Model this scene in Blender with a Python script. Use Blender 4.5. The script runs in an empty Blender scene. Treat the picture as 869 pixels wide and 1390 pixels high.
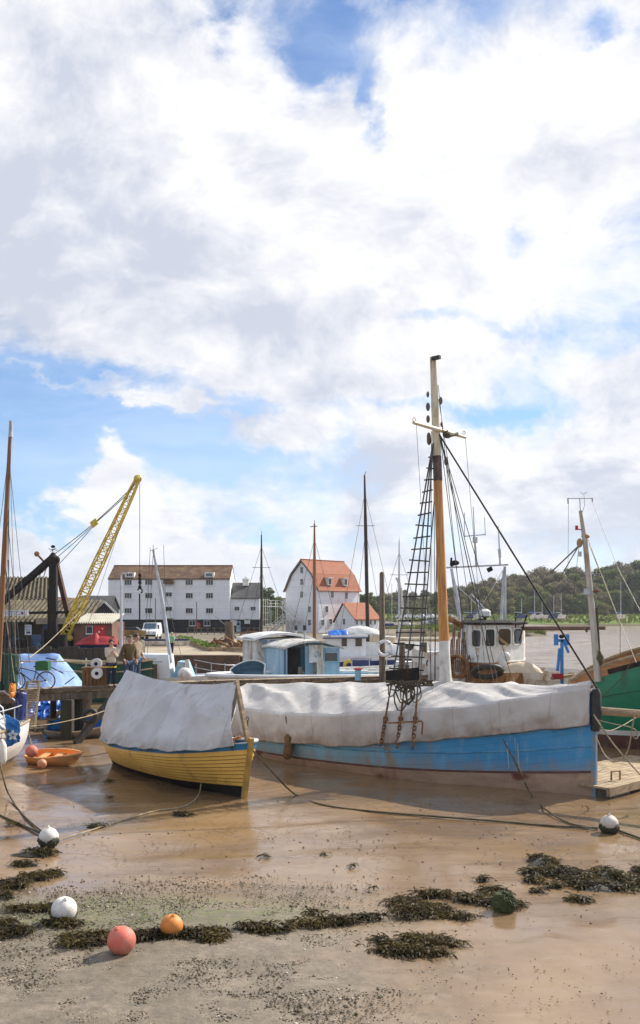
import bpy, bmesh, math, random
from mathutils import Vector, Matrix, noise
R = random.Random(11)
PI = math.pi
F, CX, HY, H = 1250.0, 434.5, 832.0, 4.5        # photo focal length in px, centre column, horizon row, eye height above the mud
V = Vector
C = bpy.context.scene.collection
def at(px, py, Y): return V(((px-CX)/F*Y, Y, H-(py-HY)/F*Y))
def gr(px, py, z=0.0):
    Y = (H-z)*F/(py-HY); return V(((px-CX)/F*Y, Y, z))
def lerp(a, b, t): return a+(b-a)*t
def pw(tab, x):
    if x <= tab[0][0]: return tab[0][1]
    for (a, va), (b, vb) in zip(tab, tab[1:]):
        if x <= b: return va+(vb-va)*(x-a)/(b-a)
    return tab[-1][1]
def sm(a, b, x):
    t = min(1, max(0, (x-a)/(b-a))); return t*t*(3-2*t)
def lin(*c): return tuple((x/255/12.92 if x/255 <= .04045 else ((x/255+.055)/1.055)**2.4) for x in c)

# ------------------------------------------------------------------ mesh builder
def wm(o):
    m = Matrix.LocRotScale(o.location, o.rotation_euler, o.scale)
    return wm(o.parent) @ m if o.parent else m
class MB:
    def __init__(s): s.v, s.f, s.m = [], [], []
    def add(s, vs, fs, mi=0):
        n = len(s.v); s.v += [V(p) for p in vs]
        for f in fs: s.f.append([n+i for i in f]); s.m.append(mi)
    def obox(s, c, ax, ay, az, mi=0):
        c, ax, ay, az = V(c), V(ax), V(ay), V(az)
        vs = [c+ax*i+ay*j+az*k for k in (-1, 1) for j in (-1, 1) for i in (-1, 1)]
        s.add(vs, [(0,2,3,1), (4,5,7,6), (0,1,5,4), (2,6,7,3), (0,4,6,2), (1,3,7,5)], mi)
    def box(s, c, size, rz=0, mi=0):
        a = V((math.cos(rz), math.sin(rz), 0)); b = V((-a.y, a.x, 0))
        s.obox(c, a*size[0]/2, b*size[1]/2, V((0,0,size[2]/2)), mi)
    def bar(s, p0, p1, w, h, up=(0,0,1), mi=0):
        p0, p1 = V(p0), V(p1); d = p1-p0; L = d.length
        if L < 1e-6: return
        d /= L; u = V(up)
        if abs(d.dot(u)) > .98: u = V((1,0,0))
        sx = d.cross(u).normalized(); uz = sx.cross(d)
        s.obox((p0+p1)/2, d*L/2, sx*w/2, uz*h/2, mi)
    def tube(s, pts, r, n=6, cap=True, mi=0):
        pts = [V(p) for p in pts]; k = len(pts)
        rs = r if isinstance(r, (list, tuple)) else [r]*k
        rings = []; prev = None
        for i, p in enumerate(pts):
            d = (pts[min(i+1, k-1)]-pts[max(i-1, 0)])
            d = d.normalized() if d.length > 1e-9 else V((0,0,1))
            if prev is None:
                u = V((0,0,1)) if abs(d.z) < .9 else V((1,0,0))
                a = d.cross(u).normalized()
            else:
                a = prev-d*prev.dot(d); a = a.normalized() if a.length > 1e-6 else d.orthogonal().normalized()
            prev = a; b = d.cross(a)
            rings.append([p+(a*math.cos(2*PI*j/n)+b*math.sin(2*PI*j/n))*rs[i] for j in range(n)])
        s.loft(rings, True, cap, mi)
    def loft(s, rings, closed=True, cap=False, mi=0):
        n = len(rings[0]); b0 = len(s.v)
        for r in rings: s.v += [V(p) for p in r]
        for i in range(len(rings)-1):
            for j in range(n if closed else n-1):
                a = b0+i*n+j; b = b0+i*n+(j+1) % n
                s.f.append([a, b, b+n, a+n]); s.m.append(mi)
        if cap:
            s.f.append([b0+j for j in range(n)][::-1]); s.m.append(mi)
            e = b0+(len(rings)-1)*n
            s.f.append([e+j for j in range(n)]); s.m.append(mi)
    def prism(s, poly, ext, mi=0):
        poly = [V(p) for p in poly]; e = V(ext); n = len(poly)
        s.add(poly+[p+e for p in poly], [tuple(range(n))[::-1], tuple(range(n, 2*n))] +
              [(i, (i+1) % n, n+(i+1) % n, n+i) for i in range(n)], mi)
    def ball(s, c, r, seg=14, rng=9, mi=0, fn=None):
        c = V(c); r = V((r, r, r)) if isinstance(r, (int, float)) else V(r)
        rings = []
        for i in range(rng+1):
            th = PI*i/rng; rr = max(math.sin(th), .002)
            rings.append([c+V((r.x*rr*math.cos(2*PI*j/seg), r.y*rr*math.sin(2*PI*j/seg), r.z*math.cos(th))) for j in range(seg)])
        if fn: rings = [[fn(p) for p in q] for q in rings]
        s.loft(rings[::-1], True, True, mi)
    def torus(s, c, axis, Rr, r, n=20, m=8, mi=0, a0=0, a1=2*PI):
        c = V(c); ax = V(axis).normalized(); u = ax.orthogonal().normalized(); w = ax.cross(u)
        full = abs(a1-a0-2*PI) < 1e-6
        rings = []
        for i in range(n+(0 if full else 1)):
            t = a0+(a1-a0)*i/n; d = u*math.cos(t)+w*math.sin(t)
            rings.append([c+d*Rr+(d*math.cos(2*PI*j/m)+ax*math.sin(2*PI*j/m))*r for j in range(m)])
        if full: rings.append(rings[0])
        s.loft(rings, True, False, mi)
    def grid(s, fn, nu, nv, mi=0, flip=False):
        b0 = len(s.v)
        for i in range(nu+1):
            for j in range(nv+1): s.v.append(V(fn(i/nu, j/nv)))
        for i in range(nu):
            for j in range(nv):
                a = b0+i*(nv+1)+j; q = [a, a+1, a+nv+2, a+nv+1]
                s.f.append(q[::-1] if flip else q); s.m.append(mi)
    def build(s, name, mats, parent=None, smooth=None, local=False):
        me = bpy.data.meshes.new(name); vs = s.v
        if parent and not local:
            inv = wm(parent).inverted(); vs = [inv @ p for p in vs]
        me.from_pydata([tuple(p) for p in vs], [], s.f)
        if not isinstance(mats, (list, tuple)): mats = [mats]
        for m in mats: me.materials.append(m)
        if len(mats) > 1: me.polygons.foreach_set('material_index', s.m)
        me.validate()
        bm = bmesh.new(); bm.from_mesh(me); bmesh.ops.recalc_face_normals(bm, faces=bm.faces) if smooth != 'keep' else None
        bm.to_mesh(me); bm.free()
        if smooth:
            me.polygons.foreach_set('use_smooth', [True]*len(me.polygons))
            if smooth != 'keep': me.set_sharp_from_angle(angle=math.radians(smooth if smooth > 1 else 45))
        o = bpy.data.objects.new(name, me); C.objects.link(o)
        if parent: o.parent = parent
        return o
def tag(o, label, cat=None, group=None, kind=None):
    o['label'] = label
    if cat: o['category'] = cat
    if group: o['group'] = group
    if kind: o['kind'] = kind
    return o
def thing(name, label, cat, loc=(0,0,0), rz=0, group=None):
    o = bpy.data.objects.new(name, None); C.objects.link(o); o.empty_display_size = .2
    o.location = loc; o.rotation_euler = (0, 0, rz)
    return tag(o, label, cat, group)
def structure(o, label): o['kind'] = 'structure'; o['label'] = label; return o
def dup(root, loc, rz=0, scale=1, label=None, group=None):
    r = root.copy(); C.objects.link(r); r.location = loc; r.rotation_euler = (0, 0, rz)
    r.scale = (scale,)*3 if isinstance(scale, (int, float)) else scale
    if label: r['label'] = label
    if group: r['group'] = group
    for ch in list(root.children):
        c = ch.copy(); C.objects.link(c); c.parent = r
        for g in list(ch.children):
            d = g.copy(); C.objects.link(d); d.parent = c
    return r
def sag(p0, p1, s, n=14):
    p0, p1 = V(p0), V(p1)
    return [p0.lerp(p1, i/n)-V((0, 0, s*4*(i/n)*(1-i/n))) for i in range(n+1)]

# ------------------------------------------------------------------ materials
class NT:
    def __init__(s, name):
        s.m = bpy.data.materials.new(name); s.m.use_nodes = True; s.t = s.m.node_tree
        s.b = s.t.nodes['Principled BSDF']
        s.tc = s.t.nodes.new('ShaderNodeTexCoord')
    def n(s, typ, ins=None, **kw):
        x = s.t.nodes.new('ShaderNode'+typ)
        for k, v in kw.items(): setattr(x, k, v)
        for k, v in (ins or {}).items(): s.set(x.inputs[k], v)
        return x
    def set(s, sock, v):
        if hasattr(v, 'is_linked') or isinstance(v, bpy.types.NodeSocket): s.t.links.new(v, sock)
        elif isinstance(v, (tuple, list)) and sock.type == 'RGBA': sock.default_value = (*v[:3], 1)
        else: sock.default_value = v
    def math(s, op, a, b=None, c=None, clamp=False):
        x = s.n('Math', operation=op, use_clamp=clamp)
        for i, v in enumerate((a, b, c)):
            if v is not None: s.set(x.inputs[i], v)
        return x.outputs[0]
    def vmath(s, op, a, b=None, out=0):
        x = s.n('VectorMath', operation=op); s.set(x.inputs[0], a)
        if b is not None: s.set(x.inputs[1], b)
        return x.outputs[out]
    def mix(s, f, a, b, blend='MIX'):
        x = s.n('Mix', data_type='RGBA', blend_type=blend); s.set(x.inputs[0], f); s.set(x.inputs[6], a); s.set(x.inputs[7], b)
        return x.outputs[2]
    def noise(s, vec, scale, detail=5, rough=.55, dist=0, out='Fac'):
        x = s.n('TexNoise', {'Vector': vec, 'Scale': scale, 'Detail': detail, 'Roughness': rough, 'Distortion': dist})
        return x.outputs[out]
    def ss(s, a, b, v, lo=0, hi=1):
        x = s.n('MapRange', {'Value': v, 'From Min': a, 'From Max': b, 'To Min': lo, 'To Max': hi}, interpolation_type='SMOOTHSTEP')
        return x.outputs[0]
    def bump(s, h, strength=.3, dist=.05, prev=None):
        x = s.n('Bump', {'Strength': strength, 'Distance': dist, 'Height': h})
        if prev is not None: s.set(x.inputs['Normal'], prev)
        return x.outputs[0]
    def coord(s, stretch=(1,1,1), rnd=True):
        v = s.tc.outputs['Object']
        if rnd:
            oi = s.n('ObjectInfo')
            v = s.vmath('ADD', v, s.n('CombineXYZ', {0: s.math('MULTIPLY', oi.outputs['Random'], 37.0), 1: 0.0, 2: 0.0}).outputs[0])
        return s.vmath('MULTIPLY', v, stretch)
    def sep(s, v):
        x = s.n('SeparateXYZ', {0: v}); return x.outputs
    def fin(s, col=None, rough=None, nrm=None, **kw):
        if col is not None: s.set(s.b.inputs['Base Color'], col)
        if rough is not None: s.set(s.b.inputs['Roughness'], rough)
        if nrm is not None: s.set(s.b.inputs['Normal'], nrm)
        for k, v in kw.items(): s.set(s.b.inputs[k.replace('_', ' ')], v)
        return s.m
def translucent(t, col, amt):
    m = t.fin(); tr = t.n('BsdfTranslucent', {'Color': col}); mx = t.n('MixShader', {0: amt}); out = t.t.nodes['Material Output']
    t.t.links.new(t.b.outputs[0], mx.inputs[1]); t.t.links.new(tr.outputs[0], mx.inputs[2]); t.t.links.new(mx.outputs[0], out.inputs['Surface']); return m
_cache = {}
def mat(name, c1, c2=None, scale=2.5, rough=.6, bump=.15, bscale=25, stretch=(1,1,1), dirt=None, dscale=1.5, damt=.5, dstretch=(1,1,.35), metal=0, rvar=.12, spec=.5):
    if name in _cache: return _cache[name]
    t = NT(name); co = t.coord(stretch)
    c2 = c2 or tuple(x*.72 for x in c1)
    n1 = t.noise(co, scale, 6, .6)
    col = t.mix(t.ss(.35, .68, n1), c1, c2)
    rg = t.math('ADD', rough-rvar/2, t.math('MULTIPLY', n1, rvar))
    if dirt:
        d = t.noise(t.coord(dstretch), dscale, 7, .65, .4)
        dm = t.ss(.62-damt*.3, .78-damt*.2, d)
        col = t.mix(dm, col, dirt); rg = t.math('ADD', rg, t.math('MULTIPLY', dm, .15))
    nrm = t.bump(t.noise(co, bscale, 5, .6), bump, .02) if bump else None
    _cache[name] = t.fin(col, rg, nrm, Metallic=float(metal), Specular_IOR_Level=spec)
    return _cache[name]
def planks(name, c1, c2, axis=2, w=.15, rough=.7, gap=.06, bump=.5, dirt=None, dist=.02, damt=.4, grain=(.5,.5,.5)):
    """boards of width w counted along one axis"""
    if name in _cache: return _cache[name]
    t = NT(name); co = t.coord(); x = t.math('DIVIDE', t.sep(t.tc.outputs['Object'])[axis], w)
    fl = t.math('FLOOR', x); fr = t.math('FRACT', x)
    wn = t.n('TexWhiteNoise', {'W': fl}, noise_dimensions='1D').outputs['Value']
    st = [12, 12, 12]
    for i in range(3):
        if i != axis: st[i] = 1.6
    g = t.noise(t.vmath('MULTIPLY', co, tuple(st)), 1.5, 5, .6)
    f = t.math('ADD', t.math('MULTIPLY', wn, .6), t.math('MULTIPLY', g, .5))
    col = t.mix(t.ss(.2, .85, f), c1, c2)
    edge = t.ss(0, gap, t.math('MINIMUM', fr, t.math('SUBTRACT', 1.0, fr)))
    col = t.mix(t.math('MULTIPLY', t.math('SUBTRACT', 1.0, edge), .6), col, tuple(k*.25 for k in c2))
    if dirt:
        d = t.noise(t.coord((1,1,.4)), 1.3, 7, .65)
        col = t.mix(t.ss(.62-damt*.3, .8-damt*.2, d), col, dirt)
    h = t.math('ADD', t.math('MULTIPLY', edge, 1.0), t.math('MULTIPLY', g, .25))
    _cache[name] = t.fin(col, rough, t.bump(h, bump, dist)); return _cache[name]
def bricks(name, c1, c2, mortar, bw=.23, bh=.075, rough=.85, ms=.012, bump=.5, dirt=None, off=.5):
    if name in _cache: return _cache[name]
    t = NT(name); o = t.sep(t.tc.outputs['Object'])
    v = t.n('CombineXYZ', {0: t.math('ADD', o[0], o[1]), 1: o[2], 2: 0.0}).outputs[0]
    b = t.n('TexBrick', {'Vector': v, 'Color1': c1, 'Color2': c2, 'Mortar': mortar, 'Scale': 1.0, 'Mortar Size': ms, 'Brick Width': bw, 'Row Height': bh, 'Bias': 0.0}, offset=off)
    nz = t.noise(t.coord(), .8, 7, .65)
    col = t.mix(t.ss(.4, .7, nz), b.outputs['Color'], dirt or tuple(k*.5 for k in c1))
    col = t.mix(t.math('MULTIPLY', t.noise(t.coord(), 6, 4), .45), col, tuple(k*.6 for k in c2))
    h = t.math('SUBTRACT', t.math('MULTIPLY', t.noise(t.coord(), 14, 4), .5), b.outputs['Fac'])
    _cache[name] = t.fin(col, rough, t.bump(h, bump, .02)); return _cache[name]
def glass(name, c=(.02,.025,.03), rough=.08):
    if name in _cache: return _cache[name]
    t = NT(name); _cache[name] = t.fin(t.mix(t.noise(t.coord(), 1.2, 3), c, tuple(x*2.2 for x in c)), rough); return _cache[name]
def leafmat(name, c1, c2, c3=None, scale=.25, rough=.75, trans=.35):
    t = NT(name); co = t.vmath('ADD', t.n('NewGeometry').outputs['Position'], (0,0,0))
    n1 = t.noise(co, scale, 4, .6); n2 = t.noise(co, scale*6, 3, .6)
    col = t.mix(t.ss(.38, .62, n1), c1, c2)
    col = t.mix(t.ss(.45, .7, n2), col, c3 or tuple(k*.6 for k in c1))
    t.fin(col, rough, Specular_IOR_Level=.2); return translucent(t, col, trans)

M = {}
def setup_materials():
    pass
    m = M
    m['white'] = mat('white_paint', (.74,.74,.72), (.6,.6,.58), 1.5, .45, .06, dirt=(.34,.27,.2), dscale=1.6, damt=.25)
    m['white_clean'] = mat('clean_white_gelcoat', (.8,.8,.8), (.68,.69,.7), 1.2, .3, .02, dirt=(.45,.42,.36), dscale=1.2, damt=.1)
    m['white_worn'] = mat('worn_white_paint', (.7,.69,.65), (.52,.49,.43), 2.2, .6, .2, dirt=(.28,.17,.09), dscale=2.2, damt=.5)
    m['rusty_white'] = mat('rust_streaked_white_paint', (.72,.72,.69), (.56,.55,.51), 1.4, .5, .12, dirt=(.36,.16,.045), dscale=2.4, damt=.42, dstretch=(1,1,.28))
    m['rust'] = mat('rust', (.26,.11,.04), (.1,.045,.02), 7, .85, .5, 40, dirt=(.4,.24,.1), dscale=4, damt=.4)
    m['dark'] = mat('black_tar', (.012,.011,.011), (.026,.022,.02), 3, .75, .3, 12, dirt=(.07,.035,.02), dscale=2, damt=.3, spec=.2)
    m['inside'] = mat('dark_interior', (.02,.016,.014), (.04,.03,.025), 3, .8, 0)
    m['black'] = mat('black_rubber', (.015,.015,.016), (.04,.038,.036), 6, .65, .2, 30)
    m['varnish'] = mat('varnished_pine', (.62,.3,.07), (.4,.16,.03), 2.4, .35, .15, 30, stretch=(8,8,.6), dirt=(.2,.08,.02), dscale=3, damt=.25)
    m['mastbrown'] = mat('brown_spar', (.3,.13,.05), (.16,.07,.03), 2, .45, .1, 20, stretch=(8,8,.5))
    m['cream'] = mat('cream_spar_paint', (.68,.6,.42), (.52,.44,.29), 3, .45, .12, 30, stretch=(3,3,.6), dirt=(.25,.15,.07), dscale=4, damt=.3)
    m['leather'] = mat('dark_mast_wrap', (.16,.11,.09), (.07,.05,.045), 6, .7, .3, 30)
    m['oldwood'] = mat('weathered_timber', (.2,.155,.11), (.09,.065,.045), 2, .85, .6, 14, stretch=(5,5,.7), dirt=(.05,.05,.03), dscale=2, damt=.3)
    m['wetwood'] = mat('wet_dark_timber', (.05,.037,.026), (.022,.018,.014), 2.5, .75, .6, 14, stretch=(4,4,.8), dirt=(.05,.06,.025), dscale=3, damt=.4)
    m['palewood'] = mat('bleached_timber', (.42,.31,.19), (.26,.18,.1), 3, .8, .4, 18, stretch=(1,1,5), dirt=(.13,.09,.05), dscale=2, damt=.35)
    m['orangewood'] = mat('orange_brown_bulwark', (.4,.17,.05), (.26,.1,.03), 2, .45, .15, 20, stretch=(.6,.6,6), dirt=(.15,.06,.03), dscale=2, damt=.3)
    m['rope'] = mat('tarred_rope', (.12,.095,.05), (.06,.05,.028), 9, .9, .5, 60)
    m['rope_pale'] = mat('pale_rope', (.42,.35,.23), (.26,.2,.12), 9, .9, .5, 60)
    m['wire'] = mat('steel_wire', (.13,.12,.11), (.07,.065,.06), 8, .5, 0, metal=.6)
    m['steel'] = mat('galvanised_steel', (.5,.52,.54), (.36,.38,.4), 4, .45, .05, metal=.5)
    m['greyspar'] = mat('grey_alloy_spar', (.55,.57,.6), (.4,.42,.45), 3, .4, .05, dirt=(.25,.2,.15), dscale=3, damt=.3)
    m['navy'] = mat('navy_paint', (.012,.025,.12), (.02,.04,.16), 2, .4, .05)
    m['bluegrey'] = mat('faded_blue_paint', (.2,.4,.55), (.3,.49,.6), 2, .55, .15, dirt=(.6,.62,.6), dscale=2.5, damt=.35)
    m['bluecabin'] = planks('faded_blue_cabin_boards', (.22,.37,.47), (.34,.48,.56), 0, .24, .6, .04, .3, dirt=(.62,.66,.66), damt=.3)
    m['bluebright'] = mat('bright_blue_paint', (.02,.16,.5), (.03,.24,.58), 2, .4, .1)
    m['teal'] = mat('teal_blue_strake_paint', (.008,.12,.23), (.012,.16,.3), 3, .6, .25, 18, dirt=(.02,.06,.09), dscale=5, damt=.5)
    m['red'] = mat('red_paint', (.55,.02,.03), (.4,.015,.02), 2, .45, .05)
    m['redcloth'] = mat('red_cover_cloth', (.38,.02,.025), (.24,.015,.02), 2, .75, .3, 10)
    m['yellow'] = mat('crane_yellow_paint', (.62,.46,.05), (.45,.32,.04), 2, .5, .1, dirt=(.25,.13,.04), dscale=2.5, damt=.3)
    m['bluetarp'] = mat('light_blue_tarpaulin', (.34,.48,.78), (.25,.4,.7), .8, .8, .5, 3.5, spec=.2)
    m['deepblue'] = mat('deep_blue_tarpaulin', (.015,.12,.56), (.03,.2,.68), 1.6, .4, .8, 5)
    m['greencloth'] = mat('dark_green_canvas', (.012,.05,.035), (.02,.085,.05), 3, .8, .3)
    m['greencrate'] = mat('green_plastic', (.015,.12,.035), (.012,.09,.025), 4, .5, .1)
    m['concrete'] = mat('sandy_concrete', (.42,.34,.24), (.3,.24,.17), .6, .85, .3, 8, dirt=(.16,.13,.09), dscale=.5, damt=.3, dstretch=(1,1,1))
    m['ground'] = mat('yard_ground', (.2,.16,.11), (.12,.1,.07), .3, .95, .5, 3, dirt=(.07,.09,.03), dscale=.2, damt=.3, dstretch=(1,1,1))
    m['brick'] = bricks('red_brick', (.24,.085,.05), (.15,.055,.035), (.25,.2,.16))
    m['quaybrick'] = bricks('weathered_quay_brick', (.2,.09,.05), (.11,.055,.035), (.13,.1,.07), dirt=(.06,.05,.03))
    m['board'] = planks('white_weatherboard', (.82,.82,.83), (.75,.75,.77), 2, .2, .6, .03, .2, dirt=(.48,.46,.44), damt=.22)
    m['tarboard'] = planks('black_weatherboard', (.008,.008,.011), (.018,.018,.021), 2, .2, .85, .06, .5)
    m['tilebrown'] = bricks('brown_roof_tiles', (.15,.06,.024), (.09,.042,.02), (.05,.03,.02), .3, .16, .8, .02, .7, dirt=(.24,.14,.06))
    m['tileorange'] = bricks('orange_roof_tiles', (.5,.14,.045), (.34,.085,.03), (.14,.05,.025), .3, .17, .8, .02, .7, dirt=(.33,.13,.06))
    m['slate'] = bricks('grey_slate', (.085,.085,.09), (.055,.055,.06), (.02,.02,.02), .3, .2, .6, .02, .5, dirt=(.13,.12,.1))
    m['iron'] = mat('corrugated_iron', (.13,.105,.055), (.07,.058,.036), .9, .7, .15, 8, dirt=(.045,.032,.022), dscale=.7, damt=.5, spec=.2)
    m['glass'] = glass('dark_window_glass')
    m['glassblue'] = glass('sky_tinted_glass', (.05,.09,.13), .06)
    m['skin'] = mat('skin', (.55,.31,.22), (.46,.24,.17), 8, .55, 0)
    m['hair'] = mat('dark_hair', (.06,.025,.015), (.03,.014,.01), 20, .6, .4, 60)
    m['cloth_cream'] = mat('cream_jacket_cloth', (.62,.56,.45), (.52,.46,.36), 6, .85, .3, 30)
    m['cloth_brown'] = mat('brown_coat_cloth', (.13,.085,.03), (.085,.055,.02), 6, .85, .3, 30)
    m['cloth_tan'] = mat('tan_jacket_cloth', (.36,.28,.19), (.27,.2,.13), 6, .85, .3, 30)
    m['cloth_green'] = mat('mint_green_cloth', (.3,.5,.33), (.22,.4,.26), 6, .85, .3, 30)
    m['cloth_navy'] = mat('navy_trouser_cloth', (.012,.015,.035), (.02,.024,.05), 6, .9, .2, 30)
    m['jeans'] = mat('blue_jeans_cloth', (.06,.1,.17), (.04,.07,.13), 6, .9, .2, 30)
    m['cloth_yellow'] = mat('yellow_cloth', (.62,.45,.03), (.5,.34,.02), 6, .85, .2, 30)
    m['orange'] = mat('orange_plastic', (.86,.27,.03), (.74,.22,.02), 2, .4, .05, dirt=(.45,.25,.1), dscale=3, damt=.25)
    m['oranger'] = mat('orange_grp_outside', (.75,.36,.12), (.62,.32,.13), 2, .5, .05, dirt=(.22,.15,.09), dscale=2, damt=.35)
    m['pink'] = mat('faded_red_plastic', (.66,.12,.085), (.56,.095,.07), 2.5, .5, .1, dirt=(.5,.2,.15), dscale=4, damt=.3)
    m['buoywhite'] = mat('white_buoy_plastic', (.76,.73,.68), (.62,.58,.52), 3, .45, .1, dirt=(.36,.27,.18), dscale=4, damt=.3)
    m['weed'] = mat('green_black_weed', (.028,.035,.012), (.014,.014,.006), 9, .6, .9, 30)
    m['algae'] = mat('bright_green_algae', (.075,.095,.025), (.04,.055,.015), 9, .8, .9, 40)
    m['greenhull'] = mat('deep_green_hull_paint', (.005,.19,.095), (.006,.15,.075), 1.2, .35, .08, stretch=(1,1,3), dirt=(.01,.06,.04), dscale=1.5, damt=.25)
    m['redlead'] = mat('red_brown_antifouling', (.13,.055,.045), (.09,.045,.035), 2, .7, .2, dirt=(.2,.14,.09), dscale=2, damt=.4)
    m['yellowhull'] = mat('yellow_ochre_hull_paint', (.78,.47,.1), (.66,.38,.075), 1.6, .42, .08, stretch=(1,1,2), dirt=(.34,.2,.06), dscale=2.5, damt=.3)
    m['fender'] = mat('old_rope_fender', (.2,.12,.05), (.1,.06,.025), 9, .9, .9, 30)
    m['sailcover'] = mat('grey_white_sail_cover', (.6,.59,.57), (.46,.45,.44), 1.5, .75, .5, 7)
    m['ochre'] = mat('ochre_hull', (.4,.28,.12), (.28,.18,.08), 2, .7, .2, dirt=(.15,.1,.05), dscale=2, damt=.3)
# ------------------------------------------------------------------ special materials
def tarp_mat(name, c1, c2, stain, seam=1.15):
    t = NT(name); co = t.coord((1,1,1), False); o = t.sep(co)
    n1 = t.noise(co, 1.1, 6, .6); n2 = t.noise(t.vmath('MULTIPLY', co, (1,1,.5)), 2.6, 8, .68, .6)
    col = t.mix(t.ss(.36, .66, n1), c1, c2)
    col = t.mix(t.math('MULTIPLY', t.ss(.54, .76, n2), .6), col, stain)
    uvn = t.n('Attribute', attribute_name='tarp_edge')          # cloth position: 0 ridge .. 1 hem
    low = t.ss(.7, 1.0, uvn.outputs['Fac'])
    col = t.mix(t.math('MULTIPLY', low, t.ss(.3, .65, n2, .1, .75)), col, stain)
    sx = t.math('FRACT', t.math('DIVIDE', t.math('ADD', o[0], t.math('MULTIPLY', n1, .08)), seam))
    sl = t.math('SUBTRACT', 1.0, t.ss(0, .022, t.math('MINIMUM', sx, t.math('SUBTRACT', 1.0, sx))))
    col = t.mix(t.math('MULTIPLY', sl, .35), col, stain)
    w = t.noise(t.vmath('MULTIPLY', co, (1.6,1.6,.9)), 1.5, 5, .5, 1.0)
    cr = t.math('ABSOLUTE', t.math('SUBTRACT', w, .5))
    h = t.math('ADD', t.math('MULTIPLY', t.ss(0, .09, cr), .6), t.math('MULTIPLY', t.noise(co, 9, 5), .35))
    h = t.math('ADD', h, t.math('MULTIPLY', sl, .25))
    t.fin(col, .82, t.bump(h, .2, .03), Specular_IOR_Level=.2); return translucent(t, col, .16)
def blue_hull_mat():
    t = NT('weathered_blue_hull_paint'); co = t.coord((1,1,1), False); o = t.sep(co)
    n1 = t.noise(t.vmath('MULTIPLY', co, (.6,.6,1.6)), 1.6, 7, .62)
    fade = t.math('ADD', t.ss(10.5, 4.5, o[0]), t.math('MULTIPLY', t.math('SUBTRACT', n1, .5), 1.1), None, True)
    col = t.mix(fade, (.035,.26,.52), (.2,.43,.58))
    n2 = t.noise(t.vmath('MULTIPLY', co, (1,1,.22)), 3.4, 7, .68, .3)
    col = t.mix(t.math('MULTIPLY', t.ss(.5, .75, n2), .55), col, (.33,.44,.5))
    n3 = t.noise(t.vmath('MULTIPLY', co, (1.6,1.6,.12)), 2.2, 6, .6)
    band = t.math('MULTIPLY', t.ss(5.2, 6.2, o[0]), t.ss(9.0, 7.4, o[0]))
    col = t.mix(t.math('MULTIPLY', t.ss(.5, .64, n3), t.math('MULTIPLY', band, .85)), col, (.33,.2,.06))
    n4 = t.noise(co, 7, 8, .7)
    col = t.mix(t.ss(.66, .72, n4), col, (.25,.2,.14))
    spl = t.ss(.62, .12, t.math('ADD', t.math('SUBTRACT', o[2], t.math('MULTIPLY', t.math('POWER', t.math('MAXIMUM', t.math('DIVIDE', o[0], 12.3), .01), 2.2), .42)), t.math('MULTIPLY', t.math('SUBTRACT', n2, .5), 1.5)))
    col = t.mix(t.math('MULTIPLY', spl, .6), col, (.3,.25,.19))
    pl = t.math('FRACT', t.math('DIVIDE', t.math('SUBTRACT', o[2], t.math('MULTIPLY', t.math('POWER', t.math('MAXIMUM', t.math('DIVIDE', o[0], 12.0), .01), 2.2), 1.1)), .21))
    e = t.ss(0, .07, t.math('MINIMUM', pl, t.math('SUBTRACT', 1.0, pl)))
    col = t.mix(t.math('MULTIPLY', t.math('SUBTRACT', 1.0, e), .3), col, (.03,.1,.18))
    h = t.math('ADD', e, t.math('MULTIPLY', n4, .3))
    return t.fin(col, t.ss(.2, .8, n2, .36, .62), t.bump(h, .25, .02))
def bottom_mat():
    t = NT('worn_brown_bottom_paint'); co = t.coord((1,1,1), False); o = t.sep(co)
    n1 = t.noise(t.vmath('MULTIPLY', co, (.7,.7,2.)), 1.8, 7, .65); n2 = t.noise(t.vmath('MULTIPLY', co, (1,1,.3)), 3, 6, .6)
    col = t.mix(t.ss(.35, .65, n1), (.42,.28,.185), (.29,.19,.13))
    col = t.mix(t.math('MULTIPLY', t.ss(.52, .7, n2), .6), col, (.22,.09,.075))
    n3 = t.noise(co, .8, 3, .5)
    col = t.mix(t.ss(.6, .66, n3), col, (.15,.035,.025))
    return t.fin(col, .7, t.bump(t.noise(co, 16, 6, .65), .4, .02))
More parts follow.
